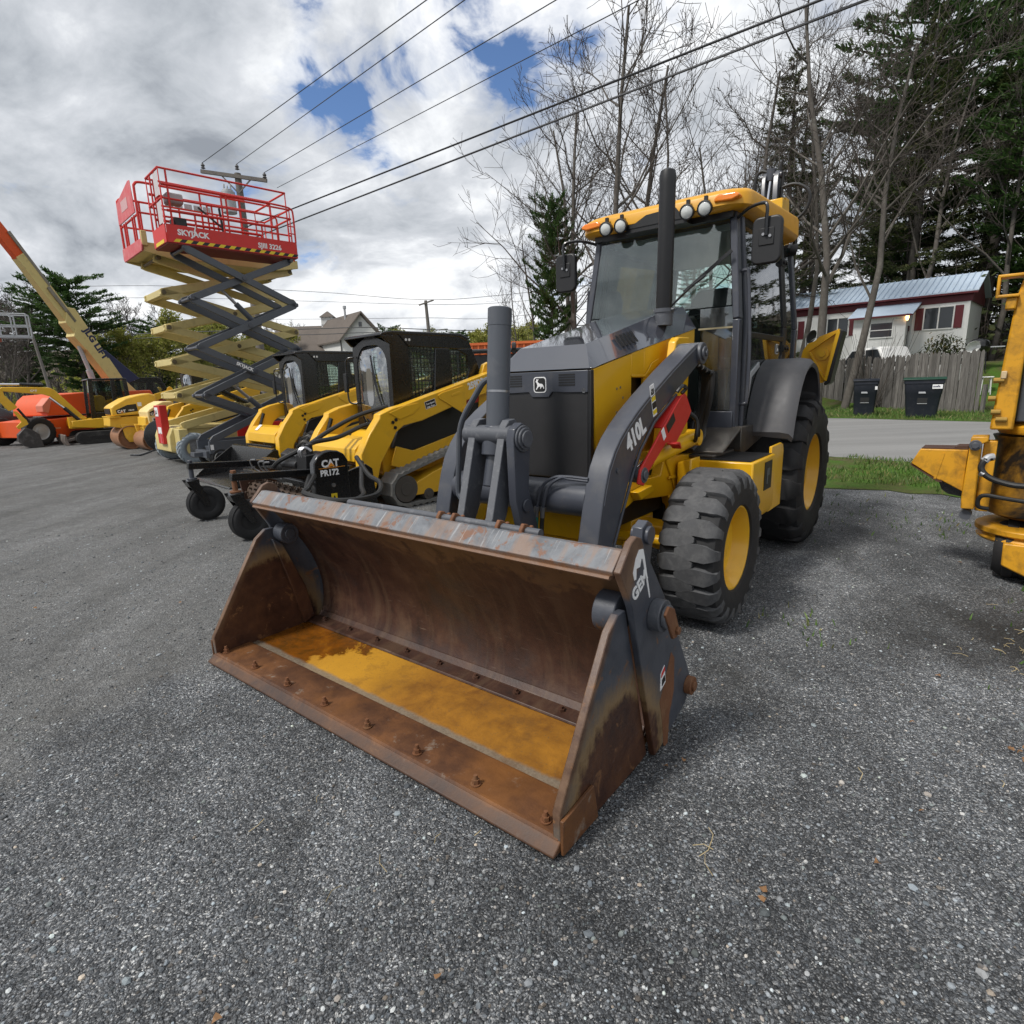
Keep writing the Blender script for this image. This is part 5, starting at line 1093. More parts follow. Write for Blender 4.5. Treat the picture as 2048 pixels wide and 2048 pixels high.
scissor(gl, [.575,1.44,2.35,3.25,4.13], .0, 2.03, .355, .275, .062, .13, SGREY, CHAR)
for a, c in (((0,.66,3.52),(0,1.30,2.86)),((0,.66,1.64),(0,1.36,.96))):
    a = Vector(a); c = Vector(c); b = MB(); b.cyl(a.lerp(c,.42), c, .055, n=18); b.cyl(c+Vector((-.2,0,0)), c+Vector((.2,0,0)), .04, n=12); cy_ = b.build('lift_cylinder', SGREY, gl, bevel=.004)
    b = MB(); b.cyl(a, a.lerp(c,.45), .032, n=14); b.cyl(a+Vector((-.25,0,0)), a+Vector((.25,0,0)), .035, n=12); b.build('piston_rod', STEEL, cy_)
so_ = [o for o in gl.children if o.name.startswith('scissor_arm') and o.get('k') == 3][0]
aa = math.degrees(math.atan2(1.44-2.35, 2.03)); arm_text(so_, 'SKYJACK', .085, .64, 2.03, aa, WDEC, .3867, bold=.05)
for o in gl.children:
    if 'k' in o: del o['k']
pf = sub('platform', gl)
b = MB(); b.box(-.385,.385,-.28,2.15,4.17,4.225); b.build('deck', mat('deck_underside_red', (.22,.02,.018), .6, var=.2), pf)
def toe(x0,x1,y0,y1,z0=4.19,z1=4.50):
    b = MB(); b.box(x0,x1,y0,y1,z0,z1); return b.build('toe_board', REDL, pf, bevel=.004)
tL = toe(.386,.40,-.28,2.17); toe(-.40,-.386,-.28,2.17); tF = toe(-.385,.385,-.30,-.281); toe(-.385,.385,2.171,2.185)
nst = 24; b = MB(); b.cur = 0
for i in range(nst):
    y0 = -.17 + i*(2.33/nst); y1 = y0 + 2.33/nst; b.cur = i % 2
    b.add([(.4015,y0-.02,4.205),(.4015,y1-.02,4.205),(.4015,y1+.035,4.262),(.4015,y0+.035,4.262)], [(0,1,2,3)])
b.build('hazard_stripe', [YDEC, BDEC], tL)
text(tL, 'SKYJACK', .135, (.4005,-.10,4.335), (0,1,0), (0,0,1), WDEC, bold=.04, sx=1.0); flat(tL, [(0,0),(.05,.13),(.075,.13),(.025,0)], (.4008,.17,4.40), (0,1,0), (0,0,1), WDEC, 'logo')
text(tL, 'SJIII 3226', .13, (.4005,1.36,4.305), (0,1,0), (0,0,1), WDEC, bold=.03, sx=.98)
flat(tF, [(0,0),(.5,0),(.5,.06),(0,.06)], (-.25,-.3015,4.20), (1,0,0), (0,0,1), YDEC, 'hazard_stripe')
def rail(pts, r=.019, par=None, m=REDL, name='guard_rail'):
    b = MB(); b.tube(pts, r, 8); return b.build(name, m, par or pf)
for s in (-1,1):
    x = s*.39
    rail([(x,-.28,4.5),(x,-.28,5.42),(x,2.03,5.42),(x,2.03,4.5)])
    rail([(x,-.26,5.16),(x,1.70,5.17)], .026); rail([(x,.75,5.14),(x,1.70,5.17),(x,1.70,4.72)], .017); rail([(x,-.27,4.93),(x,2.10,4.945)], .017); rail([(x,-.22,4.73),(x,1.77,4.735)], .026)
    for y, z0, z1 in ((.24,4.5,4.73),(.75,4.5,5.15),(.84,4.5,5.14),(1.48,4.5,4.72),(1.79,4.5,4.74),(-.16,4.5,5.42)): rail([(x,y,z0),(x,y,z1)], .018)
    rail(catmull([(x,1.72,5.17),(x,2.02,5.16),(x,2.13,5.13),(x,2.165,5.03),(x,2.165,4.5)],5)); rail([(x,2.03,4.66),(x,2.165,4.66)], .012); rail([(x,2.03,4.80),(x,2.165,4.80)], .012)
rail([(-.39,2.03,5.42),(.39,2.03,5.42)]); rail([(-.39,2.1,4.945),(.39,2.1,4.945)]); rail([(-.39,1.70,5.17),(.39,1.70,5.17)]); rail([(-.39,-.28,5.42),(.39,-.28,5.42)]); rail([(-.39,-.28,4.93),(.39,-.28,4.93)])
for x in (-.14,.12): rail([(x,-.28,4.5),(x,-.28,5.40)], .016)
for z0, z1 in ((4.98,5.36),(4.52,4.88)): flat(pf, [(.0,z0),(.25,z0),(.25,z1),(.0,z1)], (.13,-.30,0), (1,0,0), (0,0,1), mat('clear_panel', (.55,.50,.50), .4), 'map_box')
b = MB(); b.box(.10,.34,-.18,.10,4.88,5.06); b.build('control_box', mat('grey_box', (.42,.38,.38), .5), pf, bevel=.03)
b = MB(); b.box(.02,.30,-.10,.12,4.50,4.66); b.build('battery_case', BLKP, pf, bevel=.02)
for i in range(6):
    y = -.18+i*.17
    if i: 
        b = MB(); b.box(-.395,-.375,y,y+.14,5.0,5.10); b.build('document_pocket', mat('pocket_grey', (.5,.51,.5), .4), pf, bevel=.012)
b = MB(); b.beam((-.30,.55,5.05),(-.30,.95,4.75), .03, .03); b.beam((-.30,.95,5.1),(-.30,.98,4.6), .035, .035); b.build('folding_latch', BLKP, pf)

wl_ = thing('scissor_lift', 'tall cream scissor lift with pale treaded tyres standing behind the grey one', 'scissor lift', (-7.3858,13.0063,0), YW)
b = MB(); b.prism([(-.30,.28),(-.30,.60),(-.22,.78),(2.9,.78),(3.0,.55),(2.9,.28)], 'x', -.55, .55); b.build('chassis', CREAM, wl_, bevel=.015)
b = MB(); b.box(-.50,.88,-.20,-.02,.24,.76); b.box(-.60,.60,-.1,2.9,.74,.80); b.build('front_plate', CREAM, wl_, bevel=.01)
b = MB(); b.box(-.06,.34,-.36,-.21,.44,1.26); rp = b.build('control_cover', RED, wl_, bevel=.012)
flat(rp, [(0,0),(.24,0),(.24,.19),(0,.19)], (.0,-.3615,1.03), (1,0,0), (0,0,1), WDEC, 'sticker'); text(rp, 'JLG', .105, (.02,-.363,1.08), (1,0,0), (0,0,1), BDEC, bold=.05, sx=.95)
flat(rp, [(0,0),(.26,0),(.26,.14),(0,.14)], (.04,-.3615,.66), (1,0,0), (0,0,1), WDEC, 'sticker'); flat(rp, [(0,0),(.10,0),(.10,.22),(0,.22)], (.12,-.3615,.46), (1,0,0), (0,0,1), REDF, 'sticker')
for s in (-1,1):
    for y in (.08,2.1): wheel(wl_, (s*.80,y,.335), .335, .24, .20, s, RUBG, mat('grey_wheel', (.20,.20,.20), .55), RUBG, lug=.016, n=22, kind='chev', depth=.12, hub=.07, bolts=8)
    flat(wl_, [(0,0),(.10,0),(.10,.06),(0,.06)], (.62,-.2015,.28), (1,0,0), (0,0,1), WDEC, 'sticker') if s > 0 else None
scissor(wl_, [.82,1.455,2.145,2.835,3.525,4.18], .0, 2.72, .585, .47, .085, .16, CREAM, mat('cream_pin', (.13,.10,.05), .5), tp=.40)
for z in (1.455,2.145,2.835,3.525):
    for y in (.02,2.70):
        b = MB(); b.beam((-.56,y,z),(.56,y,z), .13, .13, (0,1,0)); b.build('cross_tube', CREAM, wl_, bevel=.01)
text(wl_, 'www.jlg.com', .075, (.629,1.05,1.245), (0,2.72,-.655), (0,.655,2.72), BDEC)
b = MB(); b.cyl((0,.9,1.6),(0,2.0,1.0), .07, n=16); cy_ = b.build('lift_cylinder', BLK, wl_); 
pw = sub('platform', wl_)
b = MB(); b.box(-.66,.72,-.26,2.88,4.27,4.34); b.prism([(-.27,4.25),(-.27,4.42),(2.88,4.42),(2.88,4.25),(2.4,4.16),(.2,4.16)], 'x', .70, .75); b.prism([(-.27,4.25),(-.27,4.42),(2.88,4.42),(2.88,4.25),(2.4,4.16),(.2,4.16)], 'x', -.70, -.65); b.build('deck', CREAM, pw, bevel=.01)
b = MB(); b.prism([(-.68,4.30),(-.66,4.50),(.74,4.47),(.80,4.36),(.74,4.25),(-.62,4.24)], 'y', -.315, -.285); b.build('toe_board', REDF, pw, bevel=.01)
b = MB(); b.prism([(-.60,4.95),(-.55,5.36),(.50,5.55),(.62,5.54),(.70,4.95)], 'y', -.32, -.30); ep_ = b.build('end_panel', REDF, pw, bevel=.02)
flat(ep_, [(-.20,0),(.28,0),(.28,.2),(-.20,.2)], (0,-.3215,5.12), (1,0,0), (0,0,1), mat('faded_decal', (.6,.36,.36), .6), 'sticker')
for s, x in ((-1,-.62),(1,.74)):
    rail(catmull([(x,-.28,4.35),(x,-.28,5.30),(x,-.26,5.45),(x,-.16,5.50),(x,.2,5.50)],5), .024, pw); rail([(x,.2,5.50),(x,2.80,5.50),(x,2.80,4.4)], .022, pw); rail([(x,-.28,4.95),(x,2.8,4.95)], .02, pw)
    for y in (.12,.9,1.7): rail([(x,y,4.4),(x,y,5.48)], .02, pw)
rail([(-.62,-.28,4.92),(.74,-.28,4.92)], .02, pw); rail([(-.62,2.80,5.5),(.74,2.80,5.5)], .02, pw)
for x in (-.35,-.2,.3,.45): rail([(x,-.28,4.48),(x,-.28,4.95)], .018, pw)
b = MB(); b.box(.72,.80,-.30,-.2,4.35,4.62); b.build('gate_post', CREAM, pw, bevel=.01)

# ------------------------------------------------------------------ two tandem rollers
def roller(name, label, loc, m, fy, dr, hood_pts, fm, dm):
    r = thing(name, label, 'road roller', loc, YW, 1, 'tandem rollers in the machine row')
    b = MB(); rings = []
    b.prism(hood_pts, 'x', -.46, .46); hd = b.build('hood', m, r, bevel=.035, seg=3)
    b = MB(); b.prism([(fy-.10,.66),(fy-.08,.90),(1.1,.95),(1.1,.60),(fy+.15,.60)], 'x', -.40, .40); b.build('frame', fm, r, bevel=.02)
    for y in (.08,1.75):
        b = MB(); b.lathe([(dr-.015,-.50),(dr,-.49),(dr,.49),(dr-.015,.50),(dr-.03,.47),(dr-.04,.36),(.0,.36)], (0,y,dr), (1,0,0), 40); d_ = b.build('drum', dm, r, smooth=40)
        for s in (-1,1):
            b = MB(); b.prism([(y-.20,.70),(y+.20,.70),(y+.14,.34),(y+.06,.20),(y-.06,.20),(y-.14,.34)], 'x', *sorted((s*.40,s*.46))); b.cyl((s*.38,y,dr),(s*.47,y,dr), .10, n=18); b.build('drum_yoke', fm, r, bevel=.01)
    b = MB(); b.box(-.40,.40,.85,1.6,.5,.95); b.prism([(1.5,.6),(1.5,1.05),(2.0,1.0),(2.15,.6)], 'x', -.4, .4); b.build('operator_deck', fm, r, bevel=.02)
    b = MB(); b.box(-.22,.22,1.15,1.5,.95,1.15); b.box(-.22,.22,1.45,1.55,1.15,1.5); b.build('seat', SEATM, r, bevel=.03)
    return r, hd
ry, hd = roller('road_roller', 'bright yellow tandem road roller with rusty drum next to the small excavator', (-11.0566,16.8001,0), ROLLY, -.27, .33, [(-.28,.94),(-.29,1.17),(-.20,1.24),(.10,1.41),(.40,1.49),(.70,1.53),(.84,1.47),(.86,.95)], ROLLY, DRUM)
b = MB(); b.box(-.32,.32,-.305,-.285,.98,1.14); b.build('grille', BLKP, hd); b = MB(); b.box(-.5,.5,-.36,-.1,.90,.925); b.build('front_shelf', ROLLY, hd, bevel=.005)
flat(hd, [(0,-.01),(.52,.0),(.52,.20),(.30,.20),(.0,.10)], (.4605,-.17,1.0), (0,1,.10), (0,-.10,1), BDEC, 'side_decal'); cat_mark(hd, 'CAT', .105, (.463,-.145,1.02), (0,1,.05), (0,-.05,1)); text(hd, 'CB24B', .05, (.463,.12,1.065), (0,1,.05), (0,-.05,1), WDEC, bold=.03)
flat(hd, [(0,0),(.10,0),(.10,.11),(0,.11)], (.4605,.36,1.18), (0,1,0), (0,0,1), WDEC, 'sticker')
rc, hd = roller('road_roller', 'faded cream tandem road roller right behind the red control box of the cream lift', (-10.061,16.1627,0), CREAMY, .06, .27, [(.05,.66),(.03,1.03),(.08,1.10),(.30,1.24),(.45,1.305),(.66,1.30),(.74,1.20),(.76,.66)], ROLLY, DRUM)
b = MB(); b.box(-.42,.42,-.02,.08,.36,.47); b.box(-.34,.34,.0,.1,.49,.64); b.build('front_bumper', ROLLY, rc, bevel=.01)
for x in (-.2,0,.2):
    b = MB(); b.cyl((x,-.005,.565),(x,.01,.565), .04, n=14); b.build('lamp', BLKP, rc)
flat(hd, [(0,0),(.45,.0),(.45,.16),(.16,.16),(0,.10)], (.4605,.10,.93), (0,1,.08), (0,-.08,1), BDEC, 'side_decal'); cat_mark(hd, 'CAT', .09, (.463,.115,.945), (0,1,.05), (0,-.05,1)); flat(hd, [(0,0),(.10,0),(.10,.10),(0,.10)], (.4605,.13,.78), (0,1,0), (0,0,1), WDEC, 'sticker'); flat(hd, [(.03,.01),(.09,.01),(.09,.08),(.03,.08)], (.4628,.13,.78), (0,1,0), (0,0,1), BDEC, 'sticker', .001)
# round black brush guard on its stand
bg = thing('round_attachment', 'round black steel attachment standing on a short foot between cream roller and cream lift', 'attachment', (-8.72,14.72,0), YW)
b = MB(); b.lathe([(.0,.03),(.34,.035),(.40,.02),(.41,.0),(.40,-.02),(.34,-.035),(.0,-.03)], (0,0,.47), (1,-.38,0), 30); dsc = b.build('round_guard', BLK, bg, smooth=40)
b = MB(); b.tube(catmull([(0,.0,.2),(-.05,-.25,.12),(-.2,-.5,.03),(-.5,-.65,.02)],5), .025, 8); b.box(-.12,.12,-.15,.15,.0,.10); b.build('stand', BLK, bg)

# ------------------------------------------------------------------ mini excavator
ex_ = thing('mini_excavator', 'yellow mini excavator with black cab and its arm stretched out to the left', 'mini excavator', (-13.8585,19.452,0), YW)
b = MB(); b.prism([(-.23,.56),(-.31,.74),(-.72,1.28),(-.93,1.53),(-1.10,1.60),(-2.04,1.72),(-2.10,1.79),(-2.05,1.845),(-1.50,1.83),(-.92,1.80),(-.80,1.72),(-.20,.90),(-.10,.82),(-.08,.62)], 'x', -.005+.20, .40-.03); bo = b.build('boom', CYEL, ex_, bevel=.015)
cat_mark(bo, 'CAT', .085, (.3708,-1.40,1.69), (0,1,-.06), (0,.06,1))
b = MB(); b.cyl((.285,-2.15,1.93),(.285,-1.55,1.915), .032, n=14); b.build('rod', CHROME, bo); b = MB(); b.cyl((.285,-1.62,1.92),(.285,-1.05,1.875), .05, n=14); b.build('boom_cylinder', BLK, bo)
b = MB(); b.cyl((.45,-.98,1.50),(.45,-.62,1.12), .03, n=12); b.build('rod', CHROME, bo); b = MB(); b.cyl((.45,-.66,1.17),(.45,-.25,.66), .055, n=14); b.build('lift_cylinder', BLK, bo)
b = MB(); b.prism([(-2.22,1.86),(-2.05,1.82),(-2.02,1.60),(-1.78,1.25),(-1.86,1.18),(-2.0,1.14),(-2.12,1.35),(-2.3,1.7)], 'x', .21, .36); b.build('stick', CYEL, ex_, bevel=.012)
b = MB(); b.prism([(-1.90,1.12),(-1.82,1.12),(-1.63,.85),(-1.60,.72),(-1.86,.58),(-1.9,.66),(-1.76,.80)], 'x', .22, .35); b.build('bucket_link', CYEL, ex_, bevel=.01)
b = MB(); b.cyl((.285,-1.78,1.2),(.285,-1.56,.78), .035, n=12); b.build('bucket_cylinder', BLK, ex_)
b = MB(); b.prism([(-1.72,.62),(-1.55,.55),(-1.40,.40),(-1.35,.05),(-1.30,-.0),(-1.62,-.0),(-1.80,.06),(-1.93,.22),(-1.92,.42)], 'x', .10, .50); b.build('bucket', mat('worn_bucket', (.035,.030,.028), .5, var=.4, dirt=(.2,.19,.18), damt=.3), ex_, bevel=.015)
b = MB(); b.prism([(-.55,.55),(-.55,.75),(.2,.80),(1.2,.80),(1.4,.70),(1.4,.50),(.1,.48)], 'x', -.55, .60); b.build('slew_deck', CYEL, ex_, bevel=.02)
b = MB(); b.box(.14,.42,-.60,-.12,.50,.86); b.build('swing_post', CYEL, ex_, bevel=.02)
cb = sub('cab', ex_)
for pts in ([(.5,.05,.74),(.5,.12,2.0)],[(.5,.70,.74),(.5,.74,2.0)],[(-.3,.05,.74),(-.3,.12,2.0)],[(-.3,1.1,.74),(-.3,1.05,2.0)],[(.5,1.12,.74),(.5,1.08,2.0)]):
    b = MB(); b.beam(pts[0], pts[1], .07, .12); b.build('pillar', BLK, cb, bevel=.01)
b = MB(); b.prism([(.02,2.0),(.08,2.05),(1.1,2.06),(1.16,2.0)], 'x', -.36, .54); b.build('roof', BLK, cb, bevel=.015)
b = MB(); b.box(.50,.505,.12,.68,.95,1.98); b.box(.50,.505,.76,1.06,1.2,1.98); b.box(-.31,-.305,.12,1.06,.9,1.98); b.build('side_window', GLASSD, cb); b = MB(); b.prism([(.045,.95),(.05,.95),(.11,1.98),(.105,1.98)], 'x', -.28, .48); b.build('front_window', GLASSD, cb)
b = MB(); b.box(.47,.52,.05,1.1,.72,.97); b.box(-.3,.5,.80,1.1,.74,1.2); b.build('cab_base', BLK, cb, bevel=.01)
b = MB(); b.box(-.1,.3,.5,.85,1.0,1.15); b.box(-.1,.3,.82,.92,1.15,1.6); b.build('seat', SEATM, cb, bevel=.03)
b = MB(); b.prism([(.02,1.62),(.05,1.99),(.065,1.99),(.035,1.62)], 'x', .535, .545); b.build('white_strip', WHITE, cb)
for s in (-1,1):
    b = MB(); b.prism(arc(-.35,.20,.20,90,270,8)+arc(.95,.20,.20,270,450,8), 'x', *sorted((s*.50,s*.80))); b.build('track', mat('track_rubber_old', (.022,.021,.02), .8, var=.4, dirt=(.09,.085,.08), damt=.3), ex_, bevel=.012)
    b = MB()
    b.cyl((s*.80,-.35,.2),(s*.81,-.35,.2), .13, n=16); b.cyl((s*.80,.95,.2),(s*.81,.95,.2), .13, n=16); b.box(*sorted((s*.80,s*.808)), -.2,.8,.15,.25); b.build('track_frame', BLKP, ex_)
b = MB(); b.prism([(-.80,.0),(-.86,.14),(-.84,.32),(-.80,.34),(-.78,.15),(-.72,.0)], 'x', -.80, .82); b.beam((.4,-.80,.12),(.4,-.2,.25), .08, .08); b.beam((-.4,-.80,.12),(-.4,-.2,.25), .08, .08); b.build('dozer_blade', mat('blade_dusty', (.20,.17,.15), .7, var=.35, dirt=(.12,.07,.05), damt=.4), ex_, bevel=.006)

# ------------------------------------------------------------------ boom lift
bl_ = thing('boom_lift', 'orange and cream boom lift with its long boom raised to the upper left', 'boom lift', (-15.8383,18.9165,0), R(-20))
b = MB(); b.prism([(-.12,.26),(-.10,.77),(1.36,.87),(2.6,.87),(2.6,.22),(.4,.22)], 'x', -.75, .98); cs_ = b.build('chassis', ORNG, bl_, bevel=.02)
flat(cs_, [(0,0),(.07,.03),(.07,.012),(.22,.012),(.22,-.012),(.07,-.012),(.07,-.03)], (.9815,.48,.52), (0,1,0), (0,0,1), mat('arrow_pale', (.7,.45,.3), .5), 'arrow')
for s in (-1,1):
    for y in (.06,2.3): wheel(bl_, (s*.93,y,.45), .45, .28, .25, s, RUB, mat('silver_rim', (.42,.43,.44), .4, metal=.3), lug=.012, n=20, kind='chev', depth=.08, hub=.10)
b = MB(); b.prism([(.42,.92),(.45,1.15),(.62,1.42),(.83,1.58),(1.75,1.64),(4.2,1.66),(4.4,1.3),(4.3,.92)], 'x', -.80, .92); b.build('turntable_cover', ORNG, bl_, bevel=.03)
b = MB(); b.prism([(.46,1.0),(.30,1.05),(.30,1.25),(.55,1.5),(.62,1.42)], 'x', .60, .94); b.build('fender_panel', mat('orange_pale', (.62,.20,.13), .5), bl_, bevel=.02)
b = MB(); b.prism([(2.96,2.14),(3.49,2.14),(4.1,1.5),(3.6,1.3)], 'x', .12, .50); b.prism([(2.96,2.14),(1.83,3.93),(1.95,4.45),(2.22,4.42),(3.49,2.14)], 'x', .12, .50); bm_ = b.build('boom', CREAM, bl_, bevel=.012)
b = MB(); b.prism([(2.02,3.70),(.74,5.80),(1.02,6.0),(2.30,4.0)], 'x', .17, .45); b.build('boom_extension', CREAM, bl_, bevel=.01)
b = MB(); b.prism([(.77,5.75),(.40,6.30),(-.6,7.8),(-.33,8.0),(.68,6.52),(1.05,5.94)], 'x', .20, .42); b.build('boom_tip', ORNG, bl_, bevel=.01)
b = MB(); b.prism([(1.45,4.98),(2.12,3.95),(2.2,4.02),(1.53,5.05)], 'x', .455, .50); b.prism([(.62,6.50),(1.53,5.05),(1.60,5.10),(.70,6.55)], 'x', .40, .46); b.build('cable_carrier', mat('carrier_grey', (.22,.20,.16), .6, var=.4), bl_)
b = MB(); b.prism([(2.35,3.05),(2.0,3.5),(2.1,3.75),(2.45,3.3)], 'x', .10, .52); b.build('cylinder_bracket', CREAM, bl_, bevel=.01)
b = MB(); b.cyl((.31,2.25,3.2),(.31,2.46,2.35), .07, n=14); b.cyl((.31,2.44,2.4),(.31,2.6,1.6), .10, n=14); b.build('lift_cylinder', GALV, bl_)
bd = Vector((0,3.49-2.22,2.14-4.42)).normalized(); text(bm_, 'JLG LIFT', .30, (.502,2.36,3.72), bd, (0,-bd.z,bd.y), NAVY, bold=.05, sx=1.05)
b = MB(); b.prism([(2.9,3.05),(3.05,3.1),(4.2,2.1),(3.6,1.9),(3.4,2.25)], 'x', .14, .48); b.build('counter_link', NAVY, bl_, bevel=.02)
# basket of another boom lift reaching in from outside the left edge
bs = thing('lift_basket', 'pale grey work basket of a boom lift, seen high at the far left edge', 'work basket', (-24.6,30,0), R(30))
b = MB(); b.box(-.9,.9,-.4,.4,4.42,4.55); b.build('basket_floor', GALV, bs)
for z in (5.0,5.55): rail([(-.9,-.4,z),(.9,-.4,z),(.9,.4,z),(-.9,.4,z),(-.9,-.4,z)], .03, bs, GALV)
for x in (-.9,-.3,.3,.9):
    for y in (-.4,.4): rail([(x,y,4.5),(x,y,5.55)], .03, bs, GALV)
b = MB(); b.beam((-.9,0,4.35),(-4.2,.5,3.2), .25, .25); b.build('jib', GALV, bs); b = MB(); b.box(-.7,-.3,-.2,.2,4.25,4.42); b.build('rotator', ORNG, bs)
b = MB(); b.beam((-4.2,.5,3.2),(-4.4,.5,.5), .35, .35, (0,1,0)); b.box(-5.4,-3.4,-.6,1.6,.3,1.2); b.build('lift_base', ORNG, bs)
for y in (-.6,1.6):
    for x in (-5.1,-3.7): 
        b = MB(); b.cyl((x,y-.12,.42),(x,y+.12,.42), .42, n=20); b.build('wheel', RUB, bs, bevel=.03)

# dark car at the far left edge
cr = thing('parked_car', 'dark parked car partly out of view behind the excavator bucket', 'car', (-19.6,20.6,0), R(-38))
b = MB(); rg = []
for x, sc2 in ((-.90,.86),(-.86,1),(.86,1),(.90,.86)):
    rg.append([(x,y,.30+(z-.30)*sc2) for y,z in [(-2.2,.35),(-2.25,.72),(-1.3,.92),(-.6,1.42),(.9,1.45),(1.7,1.0),(2.2,.92),(2.2,.35)]])
b.loft(rg); cbd = b.build('body', mat('car_dark', (.016,.017,.02), .25, coat=.7), cr, bevel=.05, seg=3)
b = MB(); b.prism([(-.9,.98),(-.52,1.36),(.85,1.39),(1.4,1.02)], 'x', -.895, .895); b.build('windows', GLASSD, cr)
for s in (-1,1):
    for y in (-1.4,1.4): wheel(cr, (s*.80,y,.33), .33, .2, .2, s, RUB, STEEL, lug=.004, kind='rib', depth=.1)
    b = MB(); b.box(*sorted((s*.45,s*.78)), -2.262,-2.2,.62,.74); b.build('headlight', LENS, cr, bevel=.02)
    b = MB(); b.box(*sorted((s*.5,s*.8)), 2.15,2.215,.68,.84); b.build('tail_light', RED, cr, bevel=.01)
# ------------------------------------------------------------------ fence, bins, house, truck
WOODG = None
m, t, p = newmat('weathered_boards'); co = obj_co(t)
gi = t.n('ShaderNodeNewGeometry').outputs['Random Per Island']
st = t.noise(t.mapping(co, (14,14,.8)), 3, 6, .7, .3)
c = t.ramp(st, [(.3,(.060,.054,.048)),(.5,(.135,.125,.115)),(.72,(.24,.23,.215))])
t.l(t.mix(1.0, c, t.ramp(gi, [(0,.62),(.5,.95),(1,1.25)]), 'MULTIPLY'), p.inputs['Base Color']); p.inputs['Roughness'].default_value = .9
t.l(t.bump(st, .5, .01), p.inputs['Normal']); WOODG = m
POLEM = mat('pole_wood', (.16,.145,.13), .9, var=.35, scale=6, dirt=(.08,.07,.06), damt=.3)
F1 = Vector((14.423,24.978,0)); F2 = Vector((15.954,20.045,0)); fd = (F2-F1).normalized(); fa = math.atan2(fd.y, fd.x)
fn = thing('picket_fence', 'tall weathered grey board fence with pointed tops across the road', 'fence', F1, fa)
rnd = random.Random(4); b = MB(); x = -3.4
while x < 5.2:
    w = rnd.uniform(.105,.15); hgt = 2.06+rnd.uniform(-.05,.05); lean = rnd.gauss(0,.018); y0 = rnd.uniform(-.012,.012)
    V = [(x,0),(x+w,0),(x+w+lean,hgt-.09),(x+w*.62+lean,hgt),(x+w*.38+lean,hgt),(x+lean,hgt-.09)]
    n_ = len(V); b.add([(p_,y0-.011,q+.02) for p_,q in V]+[(p_,y0+.011,q+.02) for p_,q in V], [tuple(range(n_))[::-1], tuple(range(n_,2*n_))]+[(i,(i+1)%n_,n_+(i+1)%n_,n_+i) for i in range(n_)])
    x += w+rnd.uniform(.004,.02)
b.build('picket_panel', WOODG, fn, smooth=0)
for z in (.45,1.65):
    b = MB(); b.box(-3.4,5.15,.03,.08,z,z+.09); b.build('rail', WOODG, fn)
for xx in (-3.2,-.8,1.6,4.0,5.3):
    b = MB(); b.box(xx,xx+.1,.03,.13,0,1.9 if xx < 5 else .95); b.build('post', WOODG, fn)
BINM = mat('bin_plastic', (.010,.013,.022), .45, var=.15, dirt=(.06,.06,.06), damt=.18)
BING = mat('bin_green_lid', (.012,.055,.034), .45, var=.15, dirt=(.06,.09,.07), damt=.1)
def wheelie_bin(label, loc, w0, w1, h, lidm, big):
    r = thing('wheelie_bin', label, 'waste bin', loc, math.atan2(-loc[0], loc[1]), 1, 'bins beside the fence')
    rg = []
    for z, w, d in ((.04,w0,.52),(h*.62,w0+(w1-w0)*.62,.60),(h*.64,w0+(w1-w0)*.7,.63),(h*.90,w1*.98,.68),(h*.91,w1*1.03,.72),(h,w1*1.03,.72)):
        rg.append([(p_,q-.0,z) for p_,q in rrect(-w/2,w/2,-d*.45,d*.55,.06,3)])
    b = MB(); b.loft(rg); bd_ = b.build('body', BINM, r, smooth=30)
    b = MB(); b.prism([(-.36,h+.004),(-.37,h+.03),(-.2,h+.075),(.30,h+.085),(.42,h+.05),(.42,h+.004)], 'x', -w1*.54, w1*.54); b.build('lid', lidm, r, bevel=.012)
    for s in (-1,1):
        b = MB(); b.cyl((s*w0*.42,.30,.12),(s*w0*.5,.30,.12), .12, n=18); b.build('wheel', BINM, r)
    b = MB(); b.cyl((-w1*.35,.46,h*.93),(w1*.35,.46,h*.93), .018, n=10); b.build('handle', BINM, r)
    yy = lambda z: -(.52+(.08)*z/(h*.62))*.45-.004
    b = MB(); b.box(-.13,.13,yy(.5)-.003,yy(.5)+.03,.42,.62); b.build('grip_recess', BDEC, bd_); b = MB(); b.box(-.13,.13,yy(.45)-.012,yy(.45)+.01,.435,.452); b.build('grip_bar', GALV, bd_)
    flat(bd_, [(0,0),(.19,0),(.17,.055),(.0,.055)], (-.12,yy(.75)-.028,.76), (1,0,0), (0,0,1), mat('grey_mark', (.4,.41,.43), .5), 'label')
    if big:
        flat(bd_, [(0,0),(.26,0),(.26,.13),(0,.13)], (w1*.5-.30,-.329,h-.27), (1,0,0), (0,0,1), WDEC, 'sticker', .004); text(bd_, 'casella', .085, (w1*.5-.29,-.3335,h-.225), (1,0,0), (0,0,1), NAVY, bold=.03, sx=.85)
    else: flat(bd_, [(0,0),(.07,0),(.07,.11),(0,.11)], (w1*.5-.09,-.312,h-.28), (1,0,0), (0,0,1), WDEC, 'sticker', .004)
wheelie_bin('narrow dark navy wheelie bin with a black lid by the fence', (12.35,20.40,.01), .60, .72, 1.16, BINM, False)
wheelie_bin('wide navy wheelie bin with a green lid and white sticker', (13.2,18.75,.01), .80, 1.04, 1.17, BING, True)

